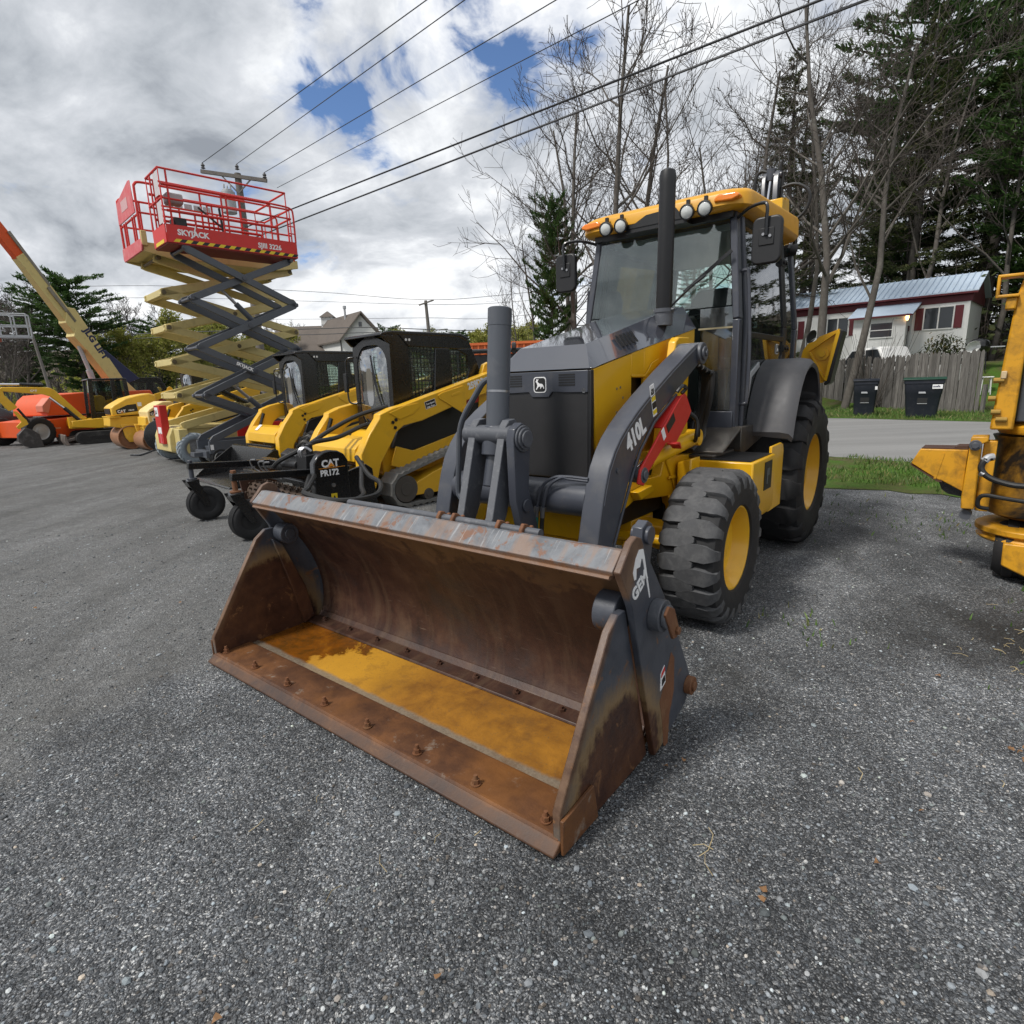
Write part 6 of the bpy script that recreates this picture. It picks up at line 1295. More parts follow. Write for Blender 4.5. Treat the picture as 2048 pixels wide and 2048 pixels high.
HZ = 1.62
hs = thing('mobile_home', 'long white mobile home with blue metal roof, dark red trim and shutters', 'house', (19.5,28,0), R(-45))
SIDING = None
m, t, p = newmat('white_siding'); co = obj_co(t); sp = t.n('ShaderNodeSeparateXYZ'); t.l(co, sp.inputs[0])
gr_ = t.ramp(t.math('FRACT', t.math('MULTIPLY', sp.outputs[0], 5.0)), [(0,.75),(.06,1.0),(1,1.0)])
t.l(t.mix(1.0, t.mix(t.noise(co, 1.5, 6, .6), (.66,.66,.64), (.78,.78,.77)), gr_, 'MULTIPLY'), p.inputs['Base Color']); p.inputs['Roughness'].default_value = .6; SIDING = m
m, t, p = newmat('standing_seam_roof'); co = obj_co(t); sp = t.n('ShaderNodeSeparateXYZ'); t.l(co, sp.inputs[0])
t.l(t.mix(t.noise(co, 2, 5, .6), (.50,.61,.74), (.62,.72,.83)), p.inputs['Base Color']); p.inputs['Roughness'].default_value = .4; ROOFB = m
MAROON = mat('maroon_trim', (.115,.012,.018), .5, var=.1)
b = MB(); b.box(-9.5,1.52,0,3.6,HZ,4.42); b.build('wall', SIDING, hs)
b = MB(); b.prism([(-.02,4.41),(3.62,4.41),(3.62,4.70),(1.8,5.72),(-.02,4.70)], 'x', -9.55, 1.60); b.build('gable_board', MAROON, hs)
rf = MB(); rf.prism([(-.30,4.80),(-.30,4.85),(1.8,5.80),(3.9,4.85),(3.9,4.80),(1.8,5.74)], 'x', -9.8, 1.80); ro = rf.build('roof', ROOFB, hs)
b = MB(); x = -9.7
while x < 1.8:
    b.prism([(-.30,4.85),(-.30,4.885),(1.79,5.835),(1.79,5.80)], 'x', x, x+.03); x += .245
b.build('roof_rib', mat('roof_rib_steel', (.40,.50,.62), .4), ro)
b = MB(); b.box(-9.8,1.78,-.30,-.27,4.72,4.82); b.build('fascia', MAROON, hs)
def window(x0, x1, z0, z1, y, par, sh=True, split=True):
    b = MB(); 
    for a in ((x0-.05,x1+.05,z0-.05,z0),(x0-.05,x1+.05,z1,z1+.05),(x0-.05,x0,z0,z1),(x1,x1+.05,z0,z1)): b.box(a[0],a[1],y-.05,y-.003,a[2],a[3])
    if split == 'h': b.box(x0,x1,y-.045,y-.003,(z0+z1)/2-.02,(z0+z1)/2+.02)
    elif split: b.box((x0+x1)/2-.025,(x0+x1)/2+.025,y-.045,y-.003,z0,z1)
    f = b.build('window', WHITE, par); b = MB(); b.box(x0,x1,y-.02,y-.004,z0,z1); b.build('pane', PANE, f)
    if sh:
        for a, c in ((x0-.36,x0-.06),(x1+.06,x1+.36)):
            b = MB(); b.box(a,c,y-.03,y-.003,z0-.03,z1+.03); b.build('shutter', MAROON, par)
window(-.12,.95,3.32,4.24,0,hs); window(-4.25,-3.3,3.3,4.15,0,hs); window(-6.9,-5.75,3.3,4.15,0,hs); window(-9.0,-8.1,3.3,4.15,0,hs)
b = MB(); b.box(-2.75,-.60,-1.15,-.002,HZ,3.98); b.prism([(-1.15,3.98),(-.002,3.98),(-.002,4.35),(-1.15,3.99)], 'x', -2.75, -.60); pc = b.build('porch', SIDING, hs)
b = MB(); b.prism([(-1.45,3.96),(-1.45,4.0),(-.02,4.56),(-.02,4.50)], 'x', -2.95, -.30); b.build('porch_roof', ROOFB, hs); b = MB(); b.prism([(-1.43,3.90),(-1.43,3.965),(-.02,4.50),(-.02,4.36)], 'x', -.36, -.32); b.box(-2.9,-.36,-1.46,-1.43,3.90,3.98); b.build('porch_trim', MAROON, hs)
window(-2.0,-1.12,3.05,3.68,-1.15,pc,False,'h')
b = MB(); b.box(-.598,-.57,-.75,-.45,2.5,3.5); b.build('side_window', PANE, pc)
b = MB(); b.box(-.62,-.50,-1.22,-1.16,3.80,3.92); b.sphere((-.56,-1.20,3.76), .05, 10, 6); b.build('porch_lamp', mat('lit_lamp', (1,.6,.25), .5, emit=((1,.55,.2), 6)), pc)
b = MB(); b.box(1.40,1.53,-.01,.02,HZ,4.41); b.build('corner_trim', WHITE, hs)
b = MB(); b.box(-9.5,1.5,.02,3.55,.6,HZ); b.build('skirting', mat('skirting_dull', (.35,.35,.34), .7), hs)
# white pickup behind the fence
tk_ = thing('pickup_truck', 'white pickup truck parked behind the board fence, only its top showing', 'pickup truck', (15.75,24.9,.55), fa+R(2))
b = MB(); rg = []
for y, k in ((-.88,.9),(-.84,1),(.84,1),(.88,.9)): rg.append([(x,y,.45+(z-.45)*k) for x,z in [(-2.6,.5),(-2.65,1.1),(-1.5,1.22),(2.9,1.22),(2.95,.5)]])
b.loft(rg); b.build('body', WHITE, tk_, bevel=.04)
b = MB(); rg = []
for y, k in ((-.80,.92),(-.70,1),(.70,1),(.80,.92)): rg.append([(x,y,1.2+(z-1.2)*k) for x,z in [(-1.6,1.2),(-.95,1.88),(.35,1.92),(.75,1.2)]])
b.loft(rg); b.build('cabin', WHITE, tk_, bevel=.05)
b = MB(); b.prism([(-1.35,1.27),(-.90,1.78),(-.35,1.80),(-.35,1.27)], 'x', 0, .001) if False else b.prism([(-1.3,1.27),(-.88,1.79),(-.32,1.81),(-.32,1.27)], 'y', -.83, .83); b.prism([(-.24,1.27),(-.24,1.81),(.28,1.82),(.58,1.27)], 'y', -.83, .83); b.build('side_windows', PANE, tk_)
b = MB(); b.box(.9,2.93,-.86,.86,1.20,1.30); b.build('bed_cover', BLKP, tk_, bevel=.02)
for s in (-1,1):
    for x in (-1.75,1.9):
        b = MB(); b.cyl((x,s*.66,.37),(x,s*.88,.37), .37, n=20); b.build('wheel', RUB, tk_, bevel=.03)
# dishes, grill, stool
def dish(label, loc, r, az, m_):
    o = thing('satellite_dish', label, 'satellite dish', loc, az)
    b = MB(); b.lathe([(.02,.0),(r*.5,-.03),(r*.85,-.085),(r,-.12),(r,-.13),(r*.5,-.045),(.02,-.015)], (0,0,0), (0,1,.35), 20); b.build('reflector', m_, o, smooth=50)
    b = MB(); b.tube([(0,.03,0),(0,.12,-.1),(0,.12,-(loc[2]-ground_h(loc[0],loc[1])))], .025, 8); b.tube([(0,-.10,-r*.8),(0,-.42,-.05)], .012, 6); b.box(-.04,.04,-.48,-.40,-.10,.0); b.build('mast', GALV, o)
dish('dark grey satellite dish in front of the mobile home', (12.35,24.6,2.99), .27, R(25), mat('dish_grey', (.045,.045,.045), .6))
dish('small white satellite dish peeking over the right end of the fence', (16.75,21.6,2.28), .22, R(-10), WHITE)
gq = thing('barbecue_grill', 'black lidded barbecue grill on the lawn beyond the fence', 'barbecue', (18.6,23.6,ground_h(18.6,23.6)), R(-40))
b = MB(); b.lathe([(.36,0),(.34,.16),(.22,.28),(.02,.32)], (0,0,1.02), (0,0,1), 20); b.build('lid', BLK, gq, smooth=50); b = MB(); b.lathe([(.36,0),(.34,-.14),(.2,-.26),(.02,-.28)], (0,0,1.0), (0,0,1), 20); b.build('bowl', BLK, gq, smooth=50)
b = MB(); b.box(-.8,-.36,-.2,.2,.96,1.0); b.box(.36,.8,-.2,.2,.96,1.0); b.build('side_shelf', GALV, gq)
for x in (-.3,.3):
    for y in (-.2,.2):
        b = MB(); b.cyl((x*.8,y*.8,.85),(x,y,0), .018, n=8); b.build('leg', BLK, gq)
gs = thing('garden_stool', 'little white garden stool on the lawn behind the fence end', 'stool', (17.75,21.95,ground_h(17.75,21.95)), R(-30))
b = MB(); b.prism(rrect(-.2,.2,-.18,.18,.05), 'z', .62, .66); b.build('seat', WHITE, gs, bevel=.01)
for x in (-.15,.15):
    for y in (-.13,.13):
        b = MB(); b.cyl((x*.8,y*.8,.62),(x,y,0), .018, n=8); b.build('leg', WHITE, gs)

# ------------------------------------------------------------------ old backhoe at the right edge
ob = thing('old_backhoe', 'worn yellow backhoe at the right edge, swing post and stabiliser arm greasy and chipped', 'backhoe loader', (3.4,3.95,0), R(-41))
GREASE = mat('greasy_yellow', (.52,.25,.014), .42, var=.2, scale=5, dirt=(.014,.011,.009), damt=.80, dscale=4, bump=.15)
b = MB(); b.prism([(-.105,1.08),(-.065,1.93),(-.04,2.06),(.02,2.12),(.02,1.08)], 'y', -.05, .25); bo_ = b.build('boom', OYEL, ob, bevel=.012)
b = MB(); b.box(.021,.30,.02,.20,1.13,2.3); b.build('dipper', mat('scraped_grey', (.075,.08,.09), .45, metal=.2, var=.3, dirt=(.2,.2,.2), damt=.2, dscale=20), ob, bevel=.01)
b = MB(); b.box(.30,.42,-.05,.25,1.08,2.4); b.build('boom_flange', OYEL, ob, bevel=.012)
for a in ((-.172,-.155,1.935,2.075),(-.172,-.04,2.06,2.08),(-.165,-.05,1.935,1.955)):
    b = MB(); b.box(a[0],a[1],-.10,.02,a[2],a[3]); b.build('guard_bracket', OYEL, ob, bevel=.006)
b = MB(); b.box(-.115,-.06,-.08,.02,1.86,1.935); b.build('boom_collar', OYEL, bo_, bevel=.01)
for (x, z, w) in ((-.10,1.41,.035),(-.115,1.29,.02),(-.09,1.20,.03),(-.06,1.15,.04)):
    b = MB(); b.cyl((x-.02,-.06,z),(x+w,-.06,z), .018, n=10); b.build('grease_fitting', mat('brass_dirty', (.35,.22,.05), .5, metal=.5), bo_)
b = MB(); b.box(-.085,-.055,-.08,.0,1.42,1.47); b.build('pale_block', mat('pale_wood', (.55,.42,.25), .7), bo_, bevel=.005)
b = MB(); b.lathe([(.30,0),(.31,.02),(.31,.055),(.27,.075),(.25,.10),(.20,.11)], (.24,.28,1.04), (0,0,1), 40); b.build('top_flange', OYEL, ob, bevel=.004, smooth=40)
b = MB(); b.lathe([(.20,0),(.27,.03),(.285,.10),(.27,.16),(.265,.52),(.275,.555),(.29,.585)], (.20,.28,.44), (0,0,1), 40); b.build('swing_post', GREASE, ob, smooth=40)
b = MB(); b.lathe([(.24,0),(.305,.0),(.325,.02),(.30,.05),(.335,.065),(.335,.10),(.30,.12),(.2,.12)], (.215,.28,.275), (0,0,1), 40); b.build('swing_ring', OYEL, ob, smooth=40, bevel=.004)
b = MB(); b.prism([(-.20,.52),(-.205,.60),(-.195,1.03),(-.10,1.035),(-.10,1.0),(-.135,.98),(-.125,.52)], 'y', -.08, .10); b.box(-.125,-.05,-.0,.10,.50,1.0); b.build('hinge_plate', OYEL, ob, bevel=.008)
b = MB(); b.cyl((-.165,-.08,.975),(-.165,-.11,.975), .036, n=20); b.cyl((-.165,-.11,.975),(-.165,-.125,.975), .024, n=6); b.build('hinge_bolt', CHARW, ob, bevel=.003)
b = MB(); b.cyl((-.17,-.04,.47),(-.17,.06,.47), .035, n=16); b.build('hinge_pin', CHARW, ob)
b = MB(); b.prism([(-.53,.815),(-.525,.835),(-.485,.925),(-.205,.93),(-.205,.63),(-.335,.70),(-.36,.705)], 'y', .0, .26); st_ = b.build('stabiliser_arm', OYEL, ob, bevel=.006)
b = MB(); b.prism([(-.36,.70),(-.20,.625),(-.20,.585),(-.29,.60),(-.33,.63)], 'y', .04, .22); b.build('shoe', BLK, st_); b = MB(); b.prism([(-.536,.81),(-.53,.80),(-.36,.69),(-.33,.69),(-.33,.70),(-.36,.705)], 'y', -.004, .264); b.build('stabiliser_edge', RUSTD, st_); b = MB(); b.prism([(-.385,.712),(-.37,.707),(-.335,.90),(-.35,.905)], 'y', -.004, .0); b.build('weld', OYEL, st_)
b = MB(); b.prism([(-.48,.925),(-.21,.932),(-.21,.938),(-.48,.931)], 'y', .02, .25); b.prism([(-.29,.938),(-.21,.938),(-.21,.952),(-.27,.95)], 'y', .05, .22); b.build('rusty_cap', RUSTD, st_)
for pts, r_ in (([(-.06,-.13,.90),(-.10,-.16,.885),(-.115,-.17,.83),(-.08,-.18,.78),(.0,-.19,.745),(.12,-.20,.73),(.4,-.2,.75)],.020),([(-.05,-.12,.545),(-.10,-.15,.56),(-.105,-.16,.615),(-.07,-.17,.645),(.05,-.19,.635),(.4,-.2,.60)],.014)):
    b = MB(); b.tube(catmull(pts,6), r_, 10); b.build('hydraulic_hose', HOSE, ob)
b = MB(); b.cyl((-.112,-.172,.80),(-.095,-.178,.785), .023, n=12); b.build('hose_clamp', STEEL, ob)
b = MB(); b.tube(catmull([(-.06,-.13,.905),(-.085,-.145,.90),(-.105,-.16,.875)],4), .024, 10); b.build('hose_sleeve', GALV, ob)
b = MB(); b.prism([(.06,.30),(.065,.14),(.22,.07),(.8,.07),(.8,.30)], 'y', -.06, .0); b.build('lower_plate', OYEL, ob, bevel=.01)
tyre_mb((.30,.18,.215), .215, .58, .10, .012, kind='rib').build('small_tyre', [RUB, RUB], ob, smooth=40)
wheel(ob, (.34,.95,.60), .60, .50, .31, -1, RUB, OYEL, RUB, lug=.045, n=16, kind='chev', depth=.2)
wheel(ob, (1.75,.95,.60), .60, .50, .31, 1, RUB, OYEL, RUB, lug=.045, n=16, kind='chev', depth=.2)
b = MB(); b.box(.60,1.5,.2,3.4,.45,1.1); b.box(.45,1.65,1.8,3.6,1.0,1.5); b.build('chassis', OYEL, ob, bevel=.02)
b = MB()
for x in (.62,1.48):
    for y in (.6,1.7): b.beam((x,y,1.1),(x,y,2.5), .07, .07)
b.build('cab_post', BLK, ob); b = MB(); b.box(.50,1.60,.45,1.85,2.5,2.6); b.build('cab_roof', OYEL, ob, bevel=.03)

# ------------------------------------------------------------------ orange container behind the row
oc = thing('dumpster', 'orange topped steel dumpster with ribs behind the backhoe hood', 'dumpster', (1.2,22.2,0), R(-8))
b = MB(); b.box(-2.6,2.8,.02,2.2,.35,2.55); b.build('lower_body', BLKP, oc, bevel=.02); b = MB(); b.box(-2.6,2.8,0,2.2,2.551,2.98); b.build('body', mat('dumpster_orange', (.60,.13,.03), .6, var=.15), oc, bevel=.02)
b = MB()
for k in range(22): b.box(-2.55+k*.245,-2.49+k*.245,-.05,-.001,2.58,2.9)
b.box(-2.62,2.82,-.07,-.001,2.90,2.99); b.build('side_rib', mat('dumpster_orange', (.60,.13,.03)), oc)
b = MB(); b.box(-2.6,2.8,.1,2.1,.12,.349); b.build('skid_rail', BLK, oc)
tb2 = thing('steel_pipe', 'long black pipe resting level in front of the orange dumpster', 'pipe', (.2,20.6,0), R(-4))
b = MB(); b.cyl((-2.4,0,2.58),(2.2,0,2.60), .075, n=16); b.build('tube', BLK, tb2)
for x in (-1.9,1.6):
    b = MB(); b.cyl((x,0,0),(x,0,2.52), .06, n=10); b.build('post', BLK, tb2)
for x in (-.3,.05):
    b = MB(); b.cyl((x-.07,0,2.66),(x+.07,0,2.66), .19, n=20); b.build('collar', BLK, tb2, bevel=.02)

# ------------------------------------------------------------------ barn
SHING = mat('brown_shingles', (.115,.095,.080), .85, var=.22, scale=3, dirt=(.07,.06,.055), damt=.3, dscale=1.2)
WOODW = mat('white_clapboard', (.64,.64,.62), .6, var=.06)
bn = thing('barn', 'white barn with steep brown roof and small white cupola across the road', 'barn', (-13.4,55,0), 0)
ox, oy = -4.6, 6.0
gp = [(-1.7,0),(-1.7,5.85),(.22,8.0),(1.55,6.45),(1.55,0)]
b = MB(); b.add([(p_,0,q) for p_,q in gp]+[(p_+ox,oy,q) for p_,q in gp], [(0,1,2,3,4),(9,8,7,6,5)]+[(i,(i+1)%5,5+(i+1)%5,5+i) for i in range(5)]); b.build('wall', WOODW, bn)
for a, c in (((-1.95,5.60),(.22,8.05)),((.22,8.05),(1.80,6.20))):
    b = MB(); V = []
    for (p_, q) in (a, c):
        for dz in (0,.14):
            for k in (-.06,1.05): V.append((p_+ox*k, oy*k-.12, q+dz))
    b.add(V, [(0,1,3,2),(4,6,7,5),(0,4,5,1),(2,3,7,6),(0,2,6,4),(1,5,7,3)]); b.build('roof', SHING, bn)
b = MB(); b.box(.08,.36,-.04,-.003,6.9,7.3); b.build('vent', PANE, bn); b = MB(); b.box(-1.72,-1.62,-.05,-.003,0,5.8); b.build('corner_board', mat('dark_trim', (.06,.06,.06), .6), bn)
b = MB(); b.box(-.4,.4,-.04,-.003,3.4,4.6); b.build('window', PANE, bn)
b = MB(); b.cyl((-1.55,1.8,7.4),(-1.55,1.8,8.75), .10, n=10); b.cyl((-1.55,1.8,8.7),(-1.55,1.8,8.95), .16, n=10); b.build('flue', GALV, bn)
b = MB(); b.box(-9.5,-2.6,3.5,9.5,0,5.2); b.build('wing_wall', WOODW, bn); b = MB(); b.prism([(3.1,5.0),(6.6,7.75),(9.9,5.0),(9.9,4.85),(6.6,7.6),(3.1,4.85)], 'x', -9.8, -2.3); b.build('wing_roof', SHING, bn)
cu_ = MB(); cu_.box(-5.1,-4.0,6.0,7.1,7.0,8.5); cp_ = cu_.build('cupola', WOODW, bn); b = MB(); b.loft([[(-5.25,5.85,8.5),(-3.85,5.85,8.5),(-3.85,7.25,8.5),(-5.25,7.25,8.5)],[(-4.6,6.5,9.1),(-4.5,6.5,9.1),(-4.5,6.6,9.1),(-4.6,6.6,9.1)]]); b.build('cupola_roof', SHING, cp_)
b = MB(); b.box(-5.12,-3.98,5.97,7.12,7.75,7.80); b.build('louvre', mat('grey_louvre', (.35,.35,.35), .6), cp_)

# ------------------------------------------------------------------ poles and lines
def utility_pole(label, base, top, r=.15):
    o = thing('utility_pole', label, 'utility pole', base); b = MB(); tv = Vector(top)-Vector(base)
    b.tube([(0,0,0), tv*.5, tv], [r*1.25, r*1.1, r*.85], 12); b.build('pole', POLEM, o); return o, tv
WIREM = mat('wire', (.035,.036,.04), .6, var=.05)
p1, tv = utility_pole('tall wooden utility pole with crossarm and grey transformer behind the scissor lifts', (-10.6,26,0), (-10.68,26,10.12), .15)
b = MB(); b.beam((-1.48,-.13,10.20),(1.12,-.13,9.78), .11, .13, (0,1,0)); b.build('crossarm', POLEM, p1)
for dx in (-1,1):
    b = MB(); b.beam((dx*.62-.1,-.15,9.97-dx*.1),(-.08,-.12,9.35), .03, .05, (0,1,0)); b.build('brace', POLEM, p1)
b = MB(); b.cyl((-.42,-.35,8.55),(-.42,-.35,9.35), .26, n=20); b.cyl((-.42,-.35,9.35),(-.42,-.35,9.42), .20, n=20)
for a in (0,2,4): b.cyl((-.42+.13*math.cos(a),-.35+.13*math.sin(a),9.4),(-.42+.13*math.cos(a),-.35+.13*math.sin(a),9.62), .035, n=8)
b.build('transformer', GALV, p1, bevel=.02)
ins = [(-1.38,10.28),(-.02,10.2),(1.05,9.86)]
for x, z in ins:
    b = MB(); b.lathe([(.02,0),(.09,.03),(.05,.08),(.08,.13),(.045,.19),(.02,.22)], (x,-.13,z), (0,0,1), 10); b.build('insulator', mat('glazed_insulator', (.09,.09,.095), .3), p1)
def wire(label, P0, P1, r, k=3.7, sag=.25, group='overhead lines crossing above the lot'):
    P0 = Vector(P0); P1 = Vector(P1); P2 = P0+(P1-P0)*k; pts = []
    for i in range(25):
        u = i/24; q = P0.lerp(P2, u); q.z += sag*((2*u*k/1-1)**2-1)*0 ; pts.append(q)
    b = MB(); b.tube(pts, r, 6); o = b.build('power_line', WIREM, smooth=60); tag(o, label, 'power line', group); return o
wire('thin upper power line running from the left end of the crossarm', (-12.0,25.87,10.5), (-1.52,14.96,9.8), .013)
wire('thin power line running from the very top of the transformer pole', (-10.62,25.87,10.42), (-.68,15.0,9.8), .013)
wire('thin power line running from the right end of the crossarm', (-9.55,25.87,10.08), (1.30,14.56,9.5), .013)
wire('thin power line just below the crossarm passing behind the pole', (-9.6,27.3,9.95), (2.97,13.9,9.1), .012)
wire('thick black cable, upper of the two low cables', (-10.6,25.85,8.05), (5.48,11.3,7.6), .024)
wire('thick black cable, lower of the two low cables', (-10.6,25.85,7.55), (6.05,10.98,7.4), .024)
p2, tv = utility_pole('distant utility pole with a street lamp above the track loader roof', (-6.75,55,0), (-7.15,55,8.95), .16)
b = MB(); b.beam((-1.0,-.15,8.55),(.35,-.15,8.95), .1, .12, (0,1,0)); b.build('crossarm', POLEM, p2)
b = MB(); b.tube(catmull([(-.2,-.1,6.0),(.5,-.3,6.35),(1.1,-.4,6.42)],5), .04, 6); b.build('lamp_arm', GALV, p2); b = MB(); b.sphere((1.25,-.42,6.40), (.28,.12,.08), 10, 6); b.build('lamp_head', GALV, p2)
p3, tv = utility_pole('leaning pale utility pole beyond the orange boom lift', (-30.5,40,0), (-31.3,40,6.6), .085)
def span(label, pts, r):
    b = MB(); b.tube(catmull(pts,5), r, 5); o = b.build('power_line', WIREM, smooth=60); tag(o, label, 'power line', 'lines along the far road'); return o
span('topmost thin wire along the far road', [(-60,60,12.3),(-49,60,12.0),(-34.4,60,11.8),(-19,60,10.8),(-7.9,58,9.45),(-.5,60,9.9),(14,60,11)], .022)
span('second thin wire along the far road', [(-60,60,10.9),(-49,60,10.8),(-34.4,60,10.7),(-19,60,9.9),(-7.2,56,8.75),(-.5,60,9.2),(14,60,10)], .018)
span('third thin wire joining the lamp pole', [(-60,58,8.5),(-34,58,8.4),(-18,58,8.0),(-7.1,55.3,7.5),(-1,58,7.6),(14,58,8.6)], .018)
span('thick cable low along the far road, upper one', [(-60,50,6.0),(-41.7,50,6.1),(-29.3,50,6.4),(-16.1,50,6.35),(-10.8,50,6.3),(-1.3,50,5.8),(14,50,6.2)], .035)
span('thick cable low along the far road, lower one', [(-60,50,5.6),(-41.8,50,5.75),(-29.3,50,6.05),(-16.2,50,5.9),(-10.8,50,5.9),(-1.3,50,5.45),(14,50,5.8)], .030)

# ------------------------------------------------------------------ trees
BARK = mat('bark', (.092,.081,.070), .9, var=.4, scale=3, dirt=(.20,.20,.17), damt=.25, dscale=4)
TWIG = mat('twigs', (.060,.049,.041), .9, var=.3, scale=1)
def leaf_mat(name, stops):
    m, t, p = newmat(name); gi = t.n('ShaderNodeNewGeometry').outputs['Random Per Island']
    c = t.ramp(gi, stops); t.l(c, p.inputs['Base Color']); p.inputs['Roughness'].default_value = .65; p.inputs['Specular IOR Level'].default_value = .25
    nt = m.node_tree; tl = t.n('ShaderNodeBsdfTranslucent'); t.l(c, tl.inputs[0]); mxs = t.n('ShaderNodeMixShader'); mxs.inputs[0].default_value = .38
    t.l(p.outputs[0], mxs.inputs[1]); t.l(tl.outputs[0], mxs.inputs[2]); t.l(mxs.outputs[0], nt.nodes['Material Output'].inputs[0]); return m
SPRUCE = leaf_mat('spruce_needles', [(0,(.040,.054,.020)),(.5,(.075,.098,.035)),(.85,(.11,.13,.05)),(1,(.15,.135,.065))])
PINE = leaf_mat('pine_needles', [(0,(.030,.066,.018)),(.5,(.060,.12,.032)),(1,(.10,.16,.048))])
BUDS = leaf_mat('spring_buds', [(0,(.17,.19,.03)),(.5,(.26,.28,.05)),(1,(.34,.31,.09))])
RHODO = leaf_mat('shrub_leaves', [(0,(.022,.035,.013)),(.6,(.055,.070,.028)),(1,(.15,.12,.055))])

def bare_tree(seed, h, trunk_r, stems=1, spread=.55, lv=3, buds=0, dens=1.0, up=.35, tw=.011):
    rnd = random.Random(seed); tb_, cb_, lb = MB(), MB(), MB()
    def grow(p, d, L, r, level):
        n = 5 if level == 0 else 4 if level == 1 else 3
        pts = [p.copy()]; rs = [r]; q = p.copy(); dd = d.copy()
        for i in range(n):
            wob = .10 if level == 0 else .22
            dd = (dd + Vector((rnd.gauss(0,wob),rnd.gauss(0,wob),rnd.gauss(0,wob*.6))) + Vector((0,0,up*.35 if level else .12))).normalized()
            q = q + dd*(L/n); pts.append(q.copy()); rs.append(max(tw*.7, r*(1-.80*(i+1)/n) if level else r*(1-.72*(i+1)/n)))
        (tb_ if level < 2 and r > .03 else cb_).tube(pts, rs, 8 if level == 0 else 5 if level == 1 else 3, cap=False)
        if level >= lv:
            for k in range(buds):
                c = pts[rnd.randint(1,n)] + Vector((rnd.gauss(0,.12),rnd.gauss(0,.12),rnd.gauss(0,.12))); s = rnd.uniform(.05,.11)
                a = Vector((rnd.gauss(0,1),rnd.gauss(0,1),rnd.gauss(0,1))).normalized()*s; e = a.orthogonal().normalized()*s*.7
                lb.add([c-a, c+e, c+a, c-e], [(0,1,2,3)])
            return
        kids = int((13 if level == 0 else 8 if level == 1 else 6)*dens)
        for k in range(kids):
            u = rnd.uniform(.30 if level == 0 else .18, .98); i = min(int(u*n), n-1); f = u*n-i
            c = pts[i].lerp(pts[i+1], f); rr = rs[i]+(rs[i+1]-rs[i])*f
            td = (pts[i+1]-pts[i]).normalized(); side = td.orthogonal(); side = Matrix.Rotation(rnd.uniform(0,6.283), 3, td) @ side
            nd = (td*rnd.uniform(.55,1.0) + side*rnd.uniform(spread*.7, spread*1.5)).normalized()
            LL = L*(1-u*.55)*rnd.uniform(.38,.62) if level == 0 else L*(1-u*.4)*rnd.uniform(.40,.65)
            grow(c, nd, LL, max(tw, rr*rnd.uniform(.40,.62)), level+1)
    for s in range(stems):
        a = 6.283*s/max(1,stems)+rnd.random(); d = Vector((math.cos(a)*.20*(stems>1), math.sin(a)*.20*(stems>1), 1)).normalized()
        grow(Vector((math.cos(a)*.25*(stems>1), math.sin(a)*.25*(stems>1), -.15)), d, h*rnd.uniform(.82,1.0), trunk_r*(1 if s == 0 else rnd.uniform(.6,.9)), 0)
    return tb_, cb_, lb
def put_tree(name, label, mbs, loc, rz=0, s=1, group=None, leafm=BUDS):
    o = thing(name, label, 'tree', (loc[0],loc[1],ground_h(*loc[:2])-.05), rz, s, group)
    mbs[0].build('trunk', BARK, o, smooth=60); mbs[1].build('crown', TWIG, o, smooth=0)
    if mbs[2].v: mbs[2].build('foliage', leafm, o, smooth=0)
    return o
def again(src, label, loc, rz, s, sz=1):
    o = copy_tree(src); o.location = (loc[0],loc[1],ground_h(*loc)-.05); o.rotation_euler = (0,0,rz); o.scale = (s,s,s*sz); o['label'] = label; return o

def conifer(seed, h, rad, broad=False, n=None, droop=.25):
    rnd = random.Random(seed); tb_, cb_, lb = MB(), MB(), MB()
    tb_.tube([(0,0,-.2),(.05,0,h*.5),(0,.05,h)], [h*.016,h*.010,.02], 8)
    n = n or int(h*9)
    for k in range(n):
        u = (k+rnd.random())/n; z = h*(.10+.89*u) if not broad else h*(.20+.79*u)
        if broad: L = rad*(math.sin(min(1,u*1.05)*2.6)*.75+.30)*rnd.uniform(.55,1.1)
        else: L = rad*(1-u)**.8*rnd.uniform(.65,1.1)+.2
        a = rnd.uniform(0,6.283); dirv = Vector((math.cos(a), math.sin(a), (rnd.uniform(.0,.25) if broad else -droop*(1-u)+.25*u)))
        p0 = Vector((0,0,z)); p1 = p0+dirv*L*.55; p2 = p0+dirv*L+Vector((0,0,.12*L if not broad else .05*L))
        cb_.tube([p0,p1,p2], [max(.012,.016*L),max(.01,.010*L),.006], 3, cap=False)
        sdv = dirv.cross(Vector((0,0,1))).normalized(); m_ = int((58 if broad else 85)*L)+10
        for j in range(m_):
            f = rnd.uniform(.12, 1.03); c = (p0.lerp(p1, f*1.8) if f < .55 else p1.lerp(p2, (f-.55)/.45))
            sg = rnd.choice((-1,1)); wd_ = (.05+.34*L*(1.05-f))*rnd.random()**.8
            fw = (Vector(dirv)*.75 + sdv*sg*.65).normalized()
            c = c + fw*wd_ + Vector((0,0,rnd.gauss(0,.05)-(.10*wd_ if not broad else -.12*wd_)))
            s = rnd.uniform(.07,.15)*(1.5 if broad else 1.1); out = (fw+Vector((rnd.gauss(0,.35),rnd.gauss(0,.35),rnd.gauss(.25 if broad else -.05,.35)))).normalized()
            sd = out.cross(Vector((rnd.gauss(0,.6),rnd.gauss(0,.6),1))).normalized()*s*rnd.uniform(.18,.34)
            lb.add([c-out*s*.6-sd*.3, c+sd, c+out*s, c-sd], [(0,1,2,3)])
    return tb_, cb_, lb

